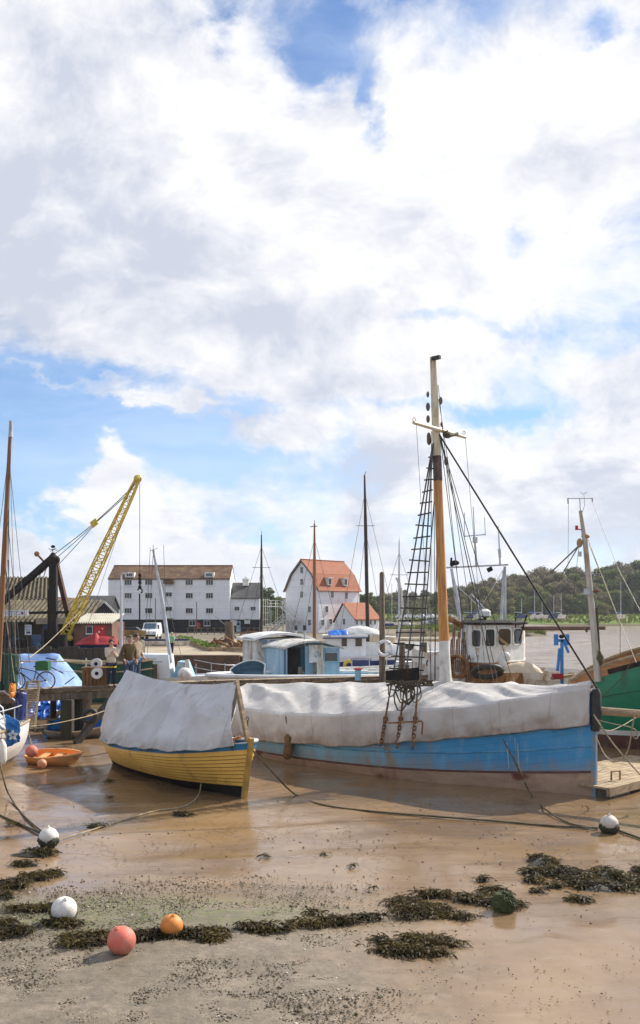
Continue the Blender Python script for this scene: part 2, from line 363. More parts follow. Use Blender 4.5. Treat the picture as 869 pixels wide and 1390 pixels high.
def mud_mat():
    t = NT('wet_tidal_mud'); p = t.n('NewGeometry').outputs['Position']; o = t.sep(p)
    y = o[1]
    rn = t.noise(t.vmath('MULTIPLY', p, (.5,1.,1.)), .42, 6, .6, .5)
    fine = t.noise(p, 7.0, 8, .66); mid = t.noise(t.vmath('MULTIPLY', p, (.6,1,1)), 1.3, 7, .62, .8)
    # gravelly shore close to the viewer, wet mud further out
    shore = t.math('MULTIPLY', t.ss(15.6, 13.6, t.math('ADD', y, t.math('MULTIPLY', t.math('SUBTRACT', mid, .5), 3.4))), t.ss(2.4, -.6, t.math('ADD', o[0], t.math('MULTIPLY', t.math('SUBTRACT', mid, .5), 4.0)), .12, 1.0))
    col = t.mix(t.ss(.34, .66, rn), (.275,.175,.09), (.18,.112,.058))
    col = t.mix(t.math('MULTIPLY', t.ss(.45, .75, mid), .6), col, (.32,.22,.125))
    sand = t.mix(t.ss(.35, .65, fine), (.27,.205,.14), (.16,.12,.082))
    vor = t.n('TexVoronoi', {'Vector': p, 'Scale': 16.0, 'Randomness': 1.0}).outputs
    pcol = t.mix(t.ss(.1, .34, vor['Distance']), (.13,.11,.08), sand)
    left = t.math('MULTIPLY', t.ss(1.6, -1.2, t.math('ADD', o[0], t.math('MULTIPLY', t.math('SUBTRACT', mid, .5), 3.0))), .6)
    sand = t.mix(left, sand, t.mix(fine, (.15,.12,.07), (.075,.065,.038)))
    pm = t.math('MULTIPLY', t.ss(.5, .62, t.noise(p, 1.1, 6, .65)), shore)
    sand = t.mix(t.math('MULTIPLY', pm, .8), sand, pcol)
    col = t.mix(shore, col, sand)
    # a film of green algae over the shingle left of centre
    dx = t.math('DIVIDE', t.math('ADD', o[0], 3.0), 3.1); dy = t.math('DIVIDE', t.math('SUBTRACT', y, 13.75), .95)
    rr = t.math('ADD', t.math('MULTIPLY', dx, dx), t.math('MULTIPLY', dy, dy))
    ag = t.math('MULTIPLY', t.ss(1.6, .1, rr), t.ss(.4, .6, t.noise(p, 5.5, 10, .8)))
    col = t.mix(t.math('MULTIPLY', ag, .8), col, t.mix(fine, (.14,.155,.035), (.07,.085,.02)))
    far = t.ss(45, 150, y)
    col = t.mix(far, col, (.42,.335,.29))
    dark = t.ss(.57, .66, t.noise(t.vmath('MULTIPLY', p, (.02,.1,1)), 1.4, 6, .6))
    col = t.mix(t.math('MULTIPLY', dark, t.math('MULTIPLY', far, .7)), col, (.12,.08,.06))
    streak = t.noise(t.vmath('MULTIPLY', p, (.35,1.5,1)), 1.5, 6, .6, 1.2)
    pud = t.ss(.5, .6, t.noise(t.vmath('MULTIPLY', p, (.3,.8,1)), .8, 5, .55, .6))
    rg = t.math('ADD', t.math('MULTIPLY', pud, -.06), t.math('ADD', .11, t.math('MULTIPLY', t.ss(.36, .7, streak), .16)))
    rn_ = t.noise(t.vmath('MULTIPLY', p, (.8,.5,1)), .9, 6, .6, 1.5); rill = t.math('MULTIPLY', t.ss(.018, .0, t.math('ABSOLUTE', t.math('SUBTRACT', rn_, .5))), t.ss(14.6, 17.5, y))
    col = t.mix(t.math('MULTIPLY', rill, .35), col, (.1,.062,.035))
    rg = t.math('ADD', rg, t.math('MULTIPLY', shore, .4))
    rg = t.math('ADD', rg, t.math('MULTIPLY', t.math('MULTIPLY', ag, .2), 1))
    # ripples left by the ebb: long across the view
    rip = t.noise(t.vmath('MULTIPLY', p, (.42,2.3,1)), 1.9, 7, .62, .9)
    h = t.math('SUBTRACT', t.math('ADD', t.math('MULTIPLY', rip, t.math('SUBTRACT', 1.0, t.math('MULTIPLY', pud, .75))), t.math('MULTIPLY', fine, t.ss(0, 1, shore, .2, .8))), t.math('MULTIPLY', rill, .5))
    nr = t.bump(h, t.ss(0, 1, shore, .12, .6), .05)
    return t.fin(col, rg, nr, IOR=1.5, Specular_IOR_Level=.8)
def grass_mat():
    t = NT('bank_grass'); p = t.n('NewGeometry').outputs['Position']; o = t.sep(p)
    n = t.noise(t.vmath('MULTIPLY', p, (.3,1,1)), .25, 7, .65); n2 = t.noise(p, .9, 6, .7)
    col = t.mix(t.ss(.4, .62, n), (.13,.21,.03), (.2,.26,.05)); col = t.mix(t.ss(.52, .72, n2), col, (.055,.085,.02))
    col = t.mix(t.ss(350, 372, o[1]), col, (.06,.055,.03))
    mudc = t.ss(1.2, .3, t.math('ADD', o[2], t.math('MULTIPLY', t.math('SUBTRACT', n2, .5), 1.6)))
    col = t.mix(mudc, col, (.11,.085,.055))
    return t.fin(col, .9, t.bump(n2, .8, .4), Specular_IOR_Level=.15)
def corr_mat():
    """corrugated sheets: grime collects down the furrows of every sheet"""
    return M['iron']

# ------------------------------------------------------------------ hulls (local x: stern 0 -> stem L, y: port +, z up)
class Hull:
    def __init__(s, L, b, zr, f, zk=lambda t: -.15, rake=0): s.L, s.b, s.zr, s.f, s.zk, s.rake = L, b, zr, f, zk, rake
    def P(s, t, v, side, off=0):
        zk, zr = s.zk(t), s.zr(t)
        return V((t*s.L+s.rake*v*sm(.55, 1, t), side*max(0, s.b(t)*s.f(v, t)+off), zk+(zr-zk)*v))
    def vz(s, t, z): return (z-s.zk(t))/(s.zr(t)-s.zk(t))
    def patch(s, mb, v0, v1, side, nt=40, nv=4, t0=0, t1=1, o0=0, o1=0, mi=0):
        g0 = v0 if callable(v0) else (lambda t: v0); g1 = v1 if callable(v1) else (lambda t: v1)
        mb.grid(lambda a, c: s.P(lerp(t0, t1, a), lerp(g0(lerp(t0, t1, a)), g1(lerp(t0, t1, a)), c), side, lerp(o0, o1, c)), nt, nv, mi)
    def both(s, mb, *a, **k): s.patch(mb, a[0], a[1], -1, *a[2:], **k); s.patch(mb, a[0], a[1], 1, *a[2:], **k)
    def line(s, v, side, off=.02, n=40, t0=0, t1=1):
        g = v if callable(v) else (lambda t: v)
        return [s.P(lerp(t0, t1, i/n), g(lerp(t0, t1, i/n)), side, off) for i in range(n+1)]
    def deck(s, mb, v=.8, nt=30, inset=-.04, t0=0.0, t1=.99, mi=0, camber=.04):
        def fn(a, c):
            t = lerp(t0, t1, a); p = s.P(t, v, 1, inset); w = c*2-1
            return V((p.x, p.y*w, p.z+camber*(1-w*w)))
        mb.grid(fn, nt, 6, mi)
    def transom(s, mb, v0=0, v1=1, t=0, mi=0, n=8, th=0):
        vs = [lerp(v0, v1, i/n) for i in range(n+1)]
        pts = [s.P(t, v, -1) for v in vs]+[s.P(t, v, 1) for v in vs[::-1]]
        mb.add(pts, [tuple(range(len(pts)))], mi)
def shellpart(h, mb, v0, v1, nt=40, nv=6, th=.05, mi=0):
    """topsides with an inner skin so that the open hull has thickness"""
    h.both(mb, v0, v1, nt, nv, mi=mi); h.both(mb, v0, v1, nt, nv, o0=-th, o1=-th, mi=mi)
def dots_attr(o, name, vals):
    a = o.data.attributes.new(name, 'FLOAT', 'POINT'); a.data.foreach_set('value', vals)
def fbm(p, k=1.0): return noise.fractal(V(p)*k, .6, 2.0, 5)

def cloth(name, fn, nu, nv, mat_, label, cat, root_loc, rz, thick=.012, hem=None, smooth=22):
    """a cloth: fn(u, w) in the boat's frame, u along, w -1..1 across; becomes one top-level mesh with real thickness"""
    mb = MB(); mb.grid(lambda a, c: fn(a, c*2-1), nu, nv)
    vals = [abs(j/nv*2-1) for i in range(nu+1) for j in range(nv+1)]
    o = mb.build(name, mat_, None, smooth, local=True)
    dots_attr(o, 'tarp_edge', vals)
    o.location = root_loc; o.rotation_euler = (0, 0, rz)
    s = o.modifiers.new('thickness', 'SOLIDIFY'); s.thickness = thick; s.offset = 1
    return tag(o, label, cat)
def ridge(x): x = x-math.floor(x); return 1-abs(2*x-1)

# ------------------------------------------------------------------ the blue smack
def blue_boat():
    L = 12.3; ang = math.atan2(-.669, .743); loc = V((6.75-.743*L, 22.7+.669*L, 0))
    def b(t):
        if t > .42: return max(.035, 1.78*(1-((t-.42)/.58)**2.7))
        return 1.78*(1-.42*((.42-t)/.42)**2)
    zr = lambda t: 1.3+1.3*t**2.1+.12*(1-t)**3
    f = lambda v, t: (1-(.2+.25*sm(.55,1,t)))+(.2+.25*sm(.55,1,t))*max(0, v)**.75
    h = Hull(L, b, zr, f, rake=.0)
    zw = lambda t: .13+.42*t**2.2
    vw = lambda t: h.vz(t, zw(t)); vb = lambda t: h.vz(t, zw(t)+.06)
    root = thing('sailing_smack', 'large blue wooden sailing boat with tall varnished mast aground on the mud', 'boat', loc, ang)
    mb = MB(); h.both(mb, vb, 1.0, 60, 10); h.transom(mb, .2, 1); mb.build('hull', blue_hull_mat(), root, 50, True)
    mb = MB(); h.both(mb, 0, vw, 60, 5, o0=.004, o1=.004); mb.build('hull_bottom', bottom_mat(), root, 50, True)
    mb = MB(); h.both(mb, vw, vb, 60, 1, o0=.008, o1=.006); mb.build('boot_stripe', M['redlead'], root, 50, True)
    mb = MB(); h.deck(mb, .82); mb.build('deck', M['oldwood'], root, None, True)
    mb = MB()
    for sd in (-1, 1):
        mb.tube(h.line(1.0, sd, 0, 50), .055, 6)
    mb.build('rail', M['white_worn'], root, 50, True)
    for vv, rr in ((.68, .026), (.5, .016)):
        mb = MB()
        for sd in (-1, 1): mb.tube(h.line(lambda t: vv-.12*t*(1-t), sd, .012, 50), rr, 5)
        mb.build('rubbing_strake', mat('worn_blue_strake', (.03,.2,.4), (.16,.36,.48), 2.5, .55, .2), root, 50, True)
    # chain plate rail on the near side, below the shrouds
    mb = MB(); pts = h.line(lambda t: h.vz(t, .86), -1, .05, 10, .44, .575); mb.tube(pts, .022, 6); mb.build('channel_rail', M['steel'], root, 40, True)
    mb = MB()   # stem post with its dark head
    q = [h.P(1, v, 1) for v in (0, .3, .6, .85, 1.0)]
    for a, c in zip(q, q[1:]): mb.bar(V((a.x+.01, 0, a.z)), V((c.x+.01, 0, c.z)), .1, .12, (1,0,0))
    mb.build('stem_post', mat('blue_grey_stem', (.09,.25,.42), (.3,.25,.18), 4, .6, .3), root, None, True)
    mb = MB(); zb = h.zr(1); mb.tube([(L+.03, 0, zb-1.0), (L+.05, 0, zb-.85), (L+.05, 0, zb-.1), (L+.03, 0, zb+.02)], [.11, .135, .135, .1], 10)
    mb.build('stem_head_wrapping', M['black'], root, 50, True)
    # two upright battens and rust stain plates on the bow
    mb = MB()
    for t in (.845, .865): mb.bar(h.P(t, .3, -1, .02), h.P(t, .58, -1, .02), .03, .02, (1,0,0))
    mb.build('cleat_batten', M['bluegrey'], root, None, True)
    # mast
    sx = L-4.36; mz0 = 1.4; top = V((L-4.80, 0, 11.69)); foot = V((L-4.36, 0, 2.2))
    mp = lambda z: foot.lerp(top, (z-2.2)/(11.69-2.2))
    mast = MB(); mast.tube([mp(1.3), mp(3.7), mp(6.5), mp(8.2)], [.145, .14, .125, .118], 14)
    mo = mast.build('mast', M['varnish'], root, 50, True)
    mb = MB(); mb.tube([mp(8.2), mp(8.9)], [.128, .124], 14); mb.build('mast_wrap', M['leather'], mo, 50, True)
    mb = MB(); mb.tube([mp(8.9), mp(9.6), mp(11.0), mp(11.69)], [.116, .112, .1, .09], 14); mb.build('masthead', M['cream'], mo, 50, True)
    mb = MB(); mb.tube([mp(2.45), mp(2.7), mp(3.1), mp(3.72)], [.23, .17, .155, .148], 14); mb.build('mast_coat', M['white_worn'], mo, 50, True)
    mb = MB(); p = mp(11.66); mb.box(p+V((.14, -.06, -.02)), (.26, .1, .1)); mb.build('lamp', M['black'], mo, None, True)
    for z, dx, dy, r in ((10.65, -.16, -.1, .07), (10.3, -.17, -.1, .1), (10.45, .16, .06, .09), (9.95, -.17, -.12, .09), (9.45, -.17, -.12, .1), (9.35, -.18, -.1, .11), (9.8, .1, .14, .06), (8.75, .2, .15, .1)):
        mb = MB(); mb.ball(mp(z)+V((dx, dy, 0)), (r*.6, r*.6, r*1.25), 8, 6); mb.build('block', M['oldwood'], mo, 50, True)
    mb = MB(); c = mp(9.62)+V((.12, 0, 0)); mb.tube([c+V((0,-1.22,.02)), c, c+V((0,1.3,-.02))], [.05, .062, .045], 8)
    for y in (-1.2, 1.24): mb.torus(c+V((0,y,.1)), (1,0,0), .06, .012, 10, 5)
    sp = mb.build('crosstree', M['cream'], mo, 50, True)
    mb = MB(); mb.tube([c+V((.05,.25,0)), c+V((.1,.38,-.12)), c+V((.1,.62,-.05)), c+V((.06,.8,0))], .05, 6); mb.ball(c+V((.05,.3,-.1)), (.1,.18,.1), 8, 6); mb.build('lashing', M['rope'], mo, 50, True)
    # near-side shrouds with their chains, ratlines
    hd = mp(9.25); tx = lambda X, tgt, fz: min((i_/800 for i_ in range(240, 560)), key=lambda t_: abs(X(t_, fz)-tgt))
    WW = Matrix.Translation(loc) @ Matrix.Rotation(ang, 4, 'Z')
    def PX(t_, fz): q_ = WW @ fz(t_); return CX+F*q_.x/q_.y
    lowf = lambda t_: h.P(t_, h.vz(t_, .9), -1, .17)
    kneef = lambda t_: h.P(t_, 1.0, -1, .2)+V((0,0,.12))
    sh = []; chains = []
    for xl, xk in ((517,527), (539,547), (560,566)):
        t = tx(PX, xk, kneef); lo = lowf(tx(PX, xl, lowf)); knee = kneef(t)
        sh.append((knee, hd+V((-.05+.06*(t-.5), -.11, 0)), lo))
    for k, (kn, hh, lo) in enumerate(sh):
        mb = MB(); mb.tube([kn+V((0,0,.25)), hh], .022, 5)
        mb.build('shroud', M['wire'], root, 50, True)
        mb = MB(); d = kn+V((0,0,.25))-lo; n = 13
        ax = d.normalized()
        for i in range(n):
            p = lo+d*((i+.5)/n)
            side = V((1,0,0)) if i % 2 else ax.cross(V((1,0,0)))
            if i < 8:
                w = .045; s2 = side.normalized()
                l = d.length/n*.72
                mb.tube([p+s2*w-ax*l*.6, p+s2*w+ax*l*.6, p+ax*l*.95, p-s2*w+ax*l*.6, p-s2*w-ax*l*.6, p-ax*l*.95, p+s2*w-ax*l*.6], .016, 5)
            else: mb.tube([p-ax*d.length/n*.5, p+ax*d.length/n*.5], [.03, .024], 6)
        mb.torus(lo+d*.62, (0,1,0), .06, .02, 12, 6)
        mb.build('chain', M['rust'], root, 50, True)
    for i in range(19):   # ratlines: wooden rungs lashed between the outer two shrouds
        z = 3.0+i*.325
        q = []
        for kn, hh, lo in (sh[0], sh[2]):
            a = kn+V((0,0,.25)); s_ = (z-a.z)/(hh.z-a.z); q.append(a.lerp(hh, s_))
        if z > 9.0: break
        e = (q[1]-q[0]); tl = V((0,0,R.uniform(-.03,.03)))
        mb = MB(); mb.bar(q[0]-e*.12-e.normalized()*.06-tl, q[1]+e*.12+e.normalized()*.06+tl, .028, .036); mb.build('ratline', M['wetwood'], root, None, True)
    for t in (.46, .51, .555):      # far side shrouds
        mb = MB(); mb.tube([h.P(t, 1, 1, .03), hd+V((0,.11,0))], .018, 5); mb.build('shroud', M['wire'], root, None, True)
    mb = MB(); mb.tube([mp(9.5)+V((.1,0,0)), V((L+.08, 0, h.zr(1)+.05))], .024, 6); mb.build('forestay', M['dark'], root, None, True)
    for k, (za, xb, yb, zb, r) in enumerate(((10.9,.55,.25,2.6,.01), (10.5,.8,.5,2.6,.01), (9.5,1.2,.8,2.5,.013), (9.4,.4,.6,2.6,.012), (9.6,-.35,-.25,2.6,.012), (10.2,-.5,.2,2.6,.012), (9.4,.9,1.1,2.4,.016), (9.4,1.5,1.2,2.3,.012), (9.62,.3,-1.1,2.4,.007), (9.62,.5,1.3,2.3,.007))):
        mb = MB(); a = mp(za)+V((.1 if xb > 0 else -.1, .05 if yb > 0 else -.08, 0))
        if abs(yb) >= 1.1 and za == 9.62: a = c+V((0, yb, 0))
        mb.tube([a, V((sx+xb, yb, zb))], r, 4); mb.build('halyard', M['rope'] if k % 2 else M['wire'], root, None, True)
    # bowsprit
    mb = MB(); bz = 2.08; mb.tube([(L-1.6, .12, bz+.04), (L+.2, .16, bz), (L+1.5, .16, bz)], [.1, .1, .095], 10); bo = mb.build('bowsprit', M['palewood'], root, 50, True)
    mb = MB(); mb.tube([(L+1.5, .16, bz), (L+4.2, .16, bz+.05)], [.1, .075], 10); mb.build('bowsprit_end', M['cream'], bo, 50, True)
    mb = MB()
    for x in (1.35, 1.46, 1.9): mb.torus((L+x, .16, bz), (1,.1,0), .115, .03, 12, 6)
    mb.tube([(L+1.9,.16,bz-.1), (L+1.95,.1,bz-.5), (L+1.85,.16,bz-.75), (L+1.98,.2,bz-.55), (L+1.9,.16,bz-.1)], .025, 5)
    mb.build('lashing', M['rope_pale'], bo, 50, True)
    # hanging hook rod against the cover
    W = Matrix.Translation(loc) @ Matrix.Rotation(ang, 4, 'Z')
    # ---- the cover
    edge = [(0,.5), (.1,.5), (.2,.56), (.36,.7), (.44,.72), (.5,.78), (.56,.95), (.65,1.08), (.8,1.36), (.92,1.6), (1,1.76)]
    rg = [(0,2.12), (.1,2.22), (.3,2.36), (.5,2.5), (.645,2.62), (.8,2.64), (.95,2.7), (1,2.72)]
    posts = [.02, .2, .36, .5, .645, .8, .99]
    def fn(u, w):
        t = lerp(-.008, .9965, u); tc = min(.9965, max(0, t)); a = abs(w); sd = -1 if w < 0 else 1
        x = t*L; n1 = fbm((x*.5, w*2, 3.1)); n2 = fbm((x*1.7, w*4, 9.7)); n3 = fbm((x*.25, 0, 5.0))
        zrdg = pw(rg, t); rail = h.P(tc, 1.0, sd, .07); 
        zrail = rail.z+.07+.05*n3
        s_ = 0
        for p0, p1 in zip(posts, posts[1:]):
            if p0 <= t <= p1: s_ = math.sin(PI*(t-p0)/(p1-p0))
        if a <= .52:
            k = a/.52
            y = abs(rail.y)*k
            z = lerp(zrdg-.05*s_, zrail+.02, k**1.08)-.07*math.sin(PI*k)*s_
            ph = x*.42+sd*a*1.7+.12*n1+.35*math.sin(x*.7)
            fo = (ridge(ph)**1.15)*.1*math.sin(PI*min(1, k*1.05))**.8
            ph2 = x*.62-a*3.0+.12*n1+.3*math.sin(x*1.1+1)
            fo += max(0, ridge(ph2)-.45)*.14*math.sin(PI*k)
            z += fo+.003*n2; y += .006*n1*k
            return V((x+.02*n2*k, sd*y, z))
        k = (a-.52)/.48
        ze = pw(edge, t)+.03*fbm((x*1.1, sd*3, 1))+.03*(ridge(x*.9+.4)-.5)
        z = lerp(zrail, ze, k)
        hp = h.P(tc, min(1, max(0, h.vz(tc, z))), sd, .06)
        prs = 1-.75*sm(.38,.43,t)*sm(.64,.58,t); bil = .03+.025*prs*math.sin(PI*min(1, k*.9))
        fold = .045*k*(ridge(x*.75+.5*k+.3*n1)*2-1)*prs+max(0, ridge(x*.5-.35*k+n3*.5)-.55)*.26*prs*(.25+.75*k)+.035*prs*k*(ridge(x*2.3+.8*k)-.5)
        return V((x+.03*n2*k, sd*(abs(hp.y)+max(.02, bil+fold)), z))
    tm = tarp_mat('stained_white_canvas', (.67,.64,.61), (.57,.54,.51), (.36,.25,.17))
    cl = cloth('tarpaulin', fn, 230, 90, tm, 'long stained white tarpaulin draped over the blue wooden boat', 'tarpaulin', loc, ang)
    # a curtain closing the cover over the stern
    ho = thing('rope_fender', 'old brown rope fender hanging at the waterline of the blue boat', 'fender', W @ h.P(.285, .42, -1, .2))
    wl = ho.location; mb = MB()
    mb.tube([wl+V((0,0,.42)), wl+V((.02,0,.3)), wl+V((.03,0,.1)), wl+V((0,0,-.12)), wl+V((-.02,0,-.3)), wl+V((-.02,0,-.36))], [.05, .15, .13, .16, .13, .05], 10); mb.build('fender_body', M['fender'], ho, 50)
    mb = MB(); mb.tube([wl+V((0,0,.4)), W @ (h.P(.285, 1, -1, .14))], .018, 5); mb.build('lanyard', M['rope'], ho)
    # black board and the heap of old rope hung in the shrouds
    kk = [W @ (k_[0]+V((0,0,.25))).lerp(k_[1], .055) for k_ in sh]
    d = (kk[2]-kk[0]).normalized(); pc = (kk[0]+kk[2])/2+V((-.05,.0,.28))
    mb = MB(); mb.obox(pc, d*.52, V((0,.02,0)), V((0,.02,.16))); bd = mb.build('light_board', M['dark'], None)
    bd.name = 'light_board'; tag(bd, 'black board lashed across the shrouds of the blue boat', 'board')
    mb = MB(); base = pc+V((.08,-.16,-.3))
    for i in range(16):
        w_ = R.uniform(.12,.4); x0 = R.uniform(-.45,.3); dp = R.uniform(.18,.75) if i > 5 else R.uniform(.1,.25)
        pts = [base+V((x0+w_*math.sin(s_/9*2*PI)*.5+R.uniform(-.03,.03), R.uniform(-.06,.03), .1-dp*(1-math.cos(s_/9*2*PI))/2+R.uniform(-.02,.02))) for s_ in range(10)]
        mb.tube(pts, R.uniform(.014,.024), 5)
    for i in range(5):
        mb.tube([base+V((-.5+.2*k+R.uniform(-.03,.03), R.uniform(-.07,.0), .12+R.uniform(-.1,.06))) for k in range(7)], .024, 5)
    tag(mb.build('rope_coil', M['rope'], None, 50), 'tangled heap of old brown rope hanging under the black board', 'rope')
    mb = MB(); rf = lambda t_: h.P(t_, .9, -1, .27); a = W @ rf(tx(PX, 528, rf)); b_ = W @ rf(tx(PX, 573, rf))
    mb.tube([a, b_, b_+V((.02,0,-.06)), b_+V((0,0,-.36))], .022, 6); tag(mb.build('boathook', M['rust'], None, 40), 'thin rusty hooked iron rod lying against the white cover below the shrouds', 'rod')
    return h, W, root

# ------------------------------------------------------------------ the yellow clinker boat
def yellow_boat():
    L = 7.0; bk = V((-.616, .788, 0)); loc = V((-1.87, 22.4, 0))+bk*L; ang = math.atan2(-.788, .616)
    B = 1.18
    def b(t):
        if t > .5: return max(.03, B*(1-((t-.5)/.5)**4))
        return B*(1-.72*((.5-t)/.5)**2.6)
    zr = lambda t: pw([(0,.84), (.25,.88), (.5,.98), (.75,1.14), (1,1.4)], t)+.0
    def f(v, t):
        v = max(0, min(1, v)); g = 1-(1-v)**2.1
        lo = .32-.25*sm(.6, 1, t)
        pwr = lerp(1, 1.5, sm(.55, 1, t))
        return lo+(1-lo)*g**pwr
    h = Hull(L, b, zr, f, zk=lambda t: -.06, rake=.3)
    root = thing('clinker_boat', 'yellow clinker built wooden boat with a blue top strake', 'boat', loc, ang)
    mb = MB(); ns = 9; v0 = .25; v1 = .86
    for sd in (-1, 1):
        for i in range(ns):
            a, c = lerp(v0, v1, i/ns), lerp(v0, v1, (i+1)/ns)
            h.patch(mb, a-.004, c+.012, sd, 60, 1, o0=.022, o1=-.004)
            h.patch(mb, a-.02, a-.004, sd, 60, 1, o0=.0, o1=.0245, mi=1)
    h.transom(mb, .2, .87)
    mb.build('hull', [M['yellowhull'], mat('lap_shadow_and_dirt', (.3,.17,.05), (.2,.11,.035), 3, .7, 0)], root, 20, True)  # second slot: lap shadow painted into the colour, along with some dirt
    mb = MB(); h.both(mb, 0, .26, 60, 4); h.transom(mb, 0, .2); mb.build('hull_bottom', M['dark'], root, 50, True)
    mb = MB()
    for i in range(2):
        a, c = lerp(.87, 1, i/2), lerp(.87, 1, (i+1)/2)
        for sd in (-1, 1): h.patch(mb, a, c+.01, sd, 60, 1, o0=.026, o1=.004)
    h.both(mb, .5, 1.0, 50, 4, o0=-.04, o1=-.04); h.transom(mb, .87, 1)
    mb.build('top_strake', M['teal'], root, 20, True)
    mb = MB()
    mb.tube(h.line(.99, -1, -.02, 50), .025, 8); mb.tube(h.line(1.0, 1, .0, 50), .05, 8)
    mb.build('gunwale', M['white'], root, 60, True)
    mb = MB(); q = [h.P(1, v, 1) for v in (0, .15, .3, .5, .7, .9, 1.06)]
    for a, c in zip(q, q[1:]): mb.bar(V((a.x+.03,0,a.z)), V((c.x+.03,0,c.z)), .1, .13, (1,0,0))
    mb.build('stem_post', mat('yellow_brown_stem', (.5,.31,.07), (.33,.2,.05), 3, .5, .2), root, None, True)
    mb = MB(); h.deck(mb, .45, inset=-.05, t0=.02, t1=.97); mb.build('floor_boards', M['oldwood'], root, None, True)
    mb = MB()
    for t in (.2, .42, .64, .82):
        p = h.P(t, .8, 1, -.03); mb.box((p.x, 0, p.z), (.22, 2*p.y, .04))
    mb.build('thwart', M['palewood'], root, None, True)
    # ridge pole on posts, forward post
    rp = [(.1, 2.78), (.34, 2.63), (.59, 2.58), (.80, 2.66), (.965, 2.8)]
    mb = MB(); mb.tube([(t*L, 0, z-.05) for t, z in rp], .04, 8); mb.bar((L*1.035, -.02, 1.35), (L*.955, 0, 2.85), .11, .09, (0,1,0)); mb.bar((.1*L, 0, .5), (.1*L, 0, 2.74), .08, .08)
    mb.build('tent_frame', M['palewood'], root, 50, True)
    mb = MB()
    for i in range(26):
        t = R.uniform(.86, .97); p = V((t*L, R.uniform(-.25,.25), R.uniform(1.0,1.35))); d = V((R.uniform(-1,1), R.uniform(-1,1), R.uniform(-.3,.5))).normalized()*R.uniform(.1,.32)
        mb.bar(p-d, p+d, R.uniform(.03,.07), R.uniform(.02,.06))
    mb.build('foredeck_gear', M['orangewood'], root, None, True)
    mb = MB(); mb.bar((.985*L, .2, 1.35), (.985*L, .2, 1.85), .02, .02); mb.torus((.985*L, .2, 1.9), (0,1,0), .05, .012, 10, 5); mb.build('pole_hook', M['wire'], root, None, True)
    W = Matrix.Translation(loc) @ Matrix.Rotation(ang, 4, 'Z')
    def fn(u, w):
        t = lerp(.0, .962, u); a = abs(w); sd = -1 if w < 0 else 1; x = t*L
        n1 = fbm((x*.6, w*2.2, 13.1)); n2 = fbm((x*2, w*5, 7.7)); n3 = fbm((x*.3, 0, 2.0))
        zt = pw([(0, 1.35), (.045, 1.9), (.085, 2.72), (.1, 2.8)]+rp[1:], t)
        g = h.P(max(0, t), 1, sd, .055); ze = g.z-.06-.05*max(0, math.sin(t*9+1))+.04*fbm((x, 4, sd))
        k = a
        y = abs(g.y)*(k**.82); z = lerp(zt, ze, k**.92)
        sagm = .16*math.sin(PI*k)
        z -= sagm*(.5+.5*math.sin(PI*min(1, t*1.1)))
        # folds that run from the sag of the ridge down and aft to the hem
        cx = (t-.6)*L; thf = math.atan2(cx, (k+.12)*2.2)
        fo = .17*(ridge(thf*1.35+.06*n1+.15)**1.2)*sm(0, .25, k)*(1-.6*sm(.7, 1, k))
        fo += .2*max(0, ridge(x*.36+k*.75+.08*n1)-.4)*math.sin(PI*k)
        hemf = .04*(ridge(x*.8+.2*n1)*2-1)*sm(.6, 1, k)+.06*ridge(x*.55+.3)**4*sm(.55, 1, k)
        y += max(-.02, fo*.8+hemf+.006*n1*k+.002*n2); z += fo*.5+.003*n1*math.sin(PI*k)
        return V((x+.02*n2*k-.1*sm(.0,.1,.1-t)*k+(.5*k*sm(.72,1,u) if sd < 0 else -1.3*k*sm(.55,1,u)), sd*y, z))
    tm = tarp_mat('grey_white_canvas', (.68,.67,.67), (.58,.57,.575), (.33,.27,.22), 1.4)
    cloth('tarpaulin', fn, 150, 110, tm, 'white canvas tarpaulin tented over the yellow boat', 'tarpaulin', loc, ang)
    return h, W, root

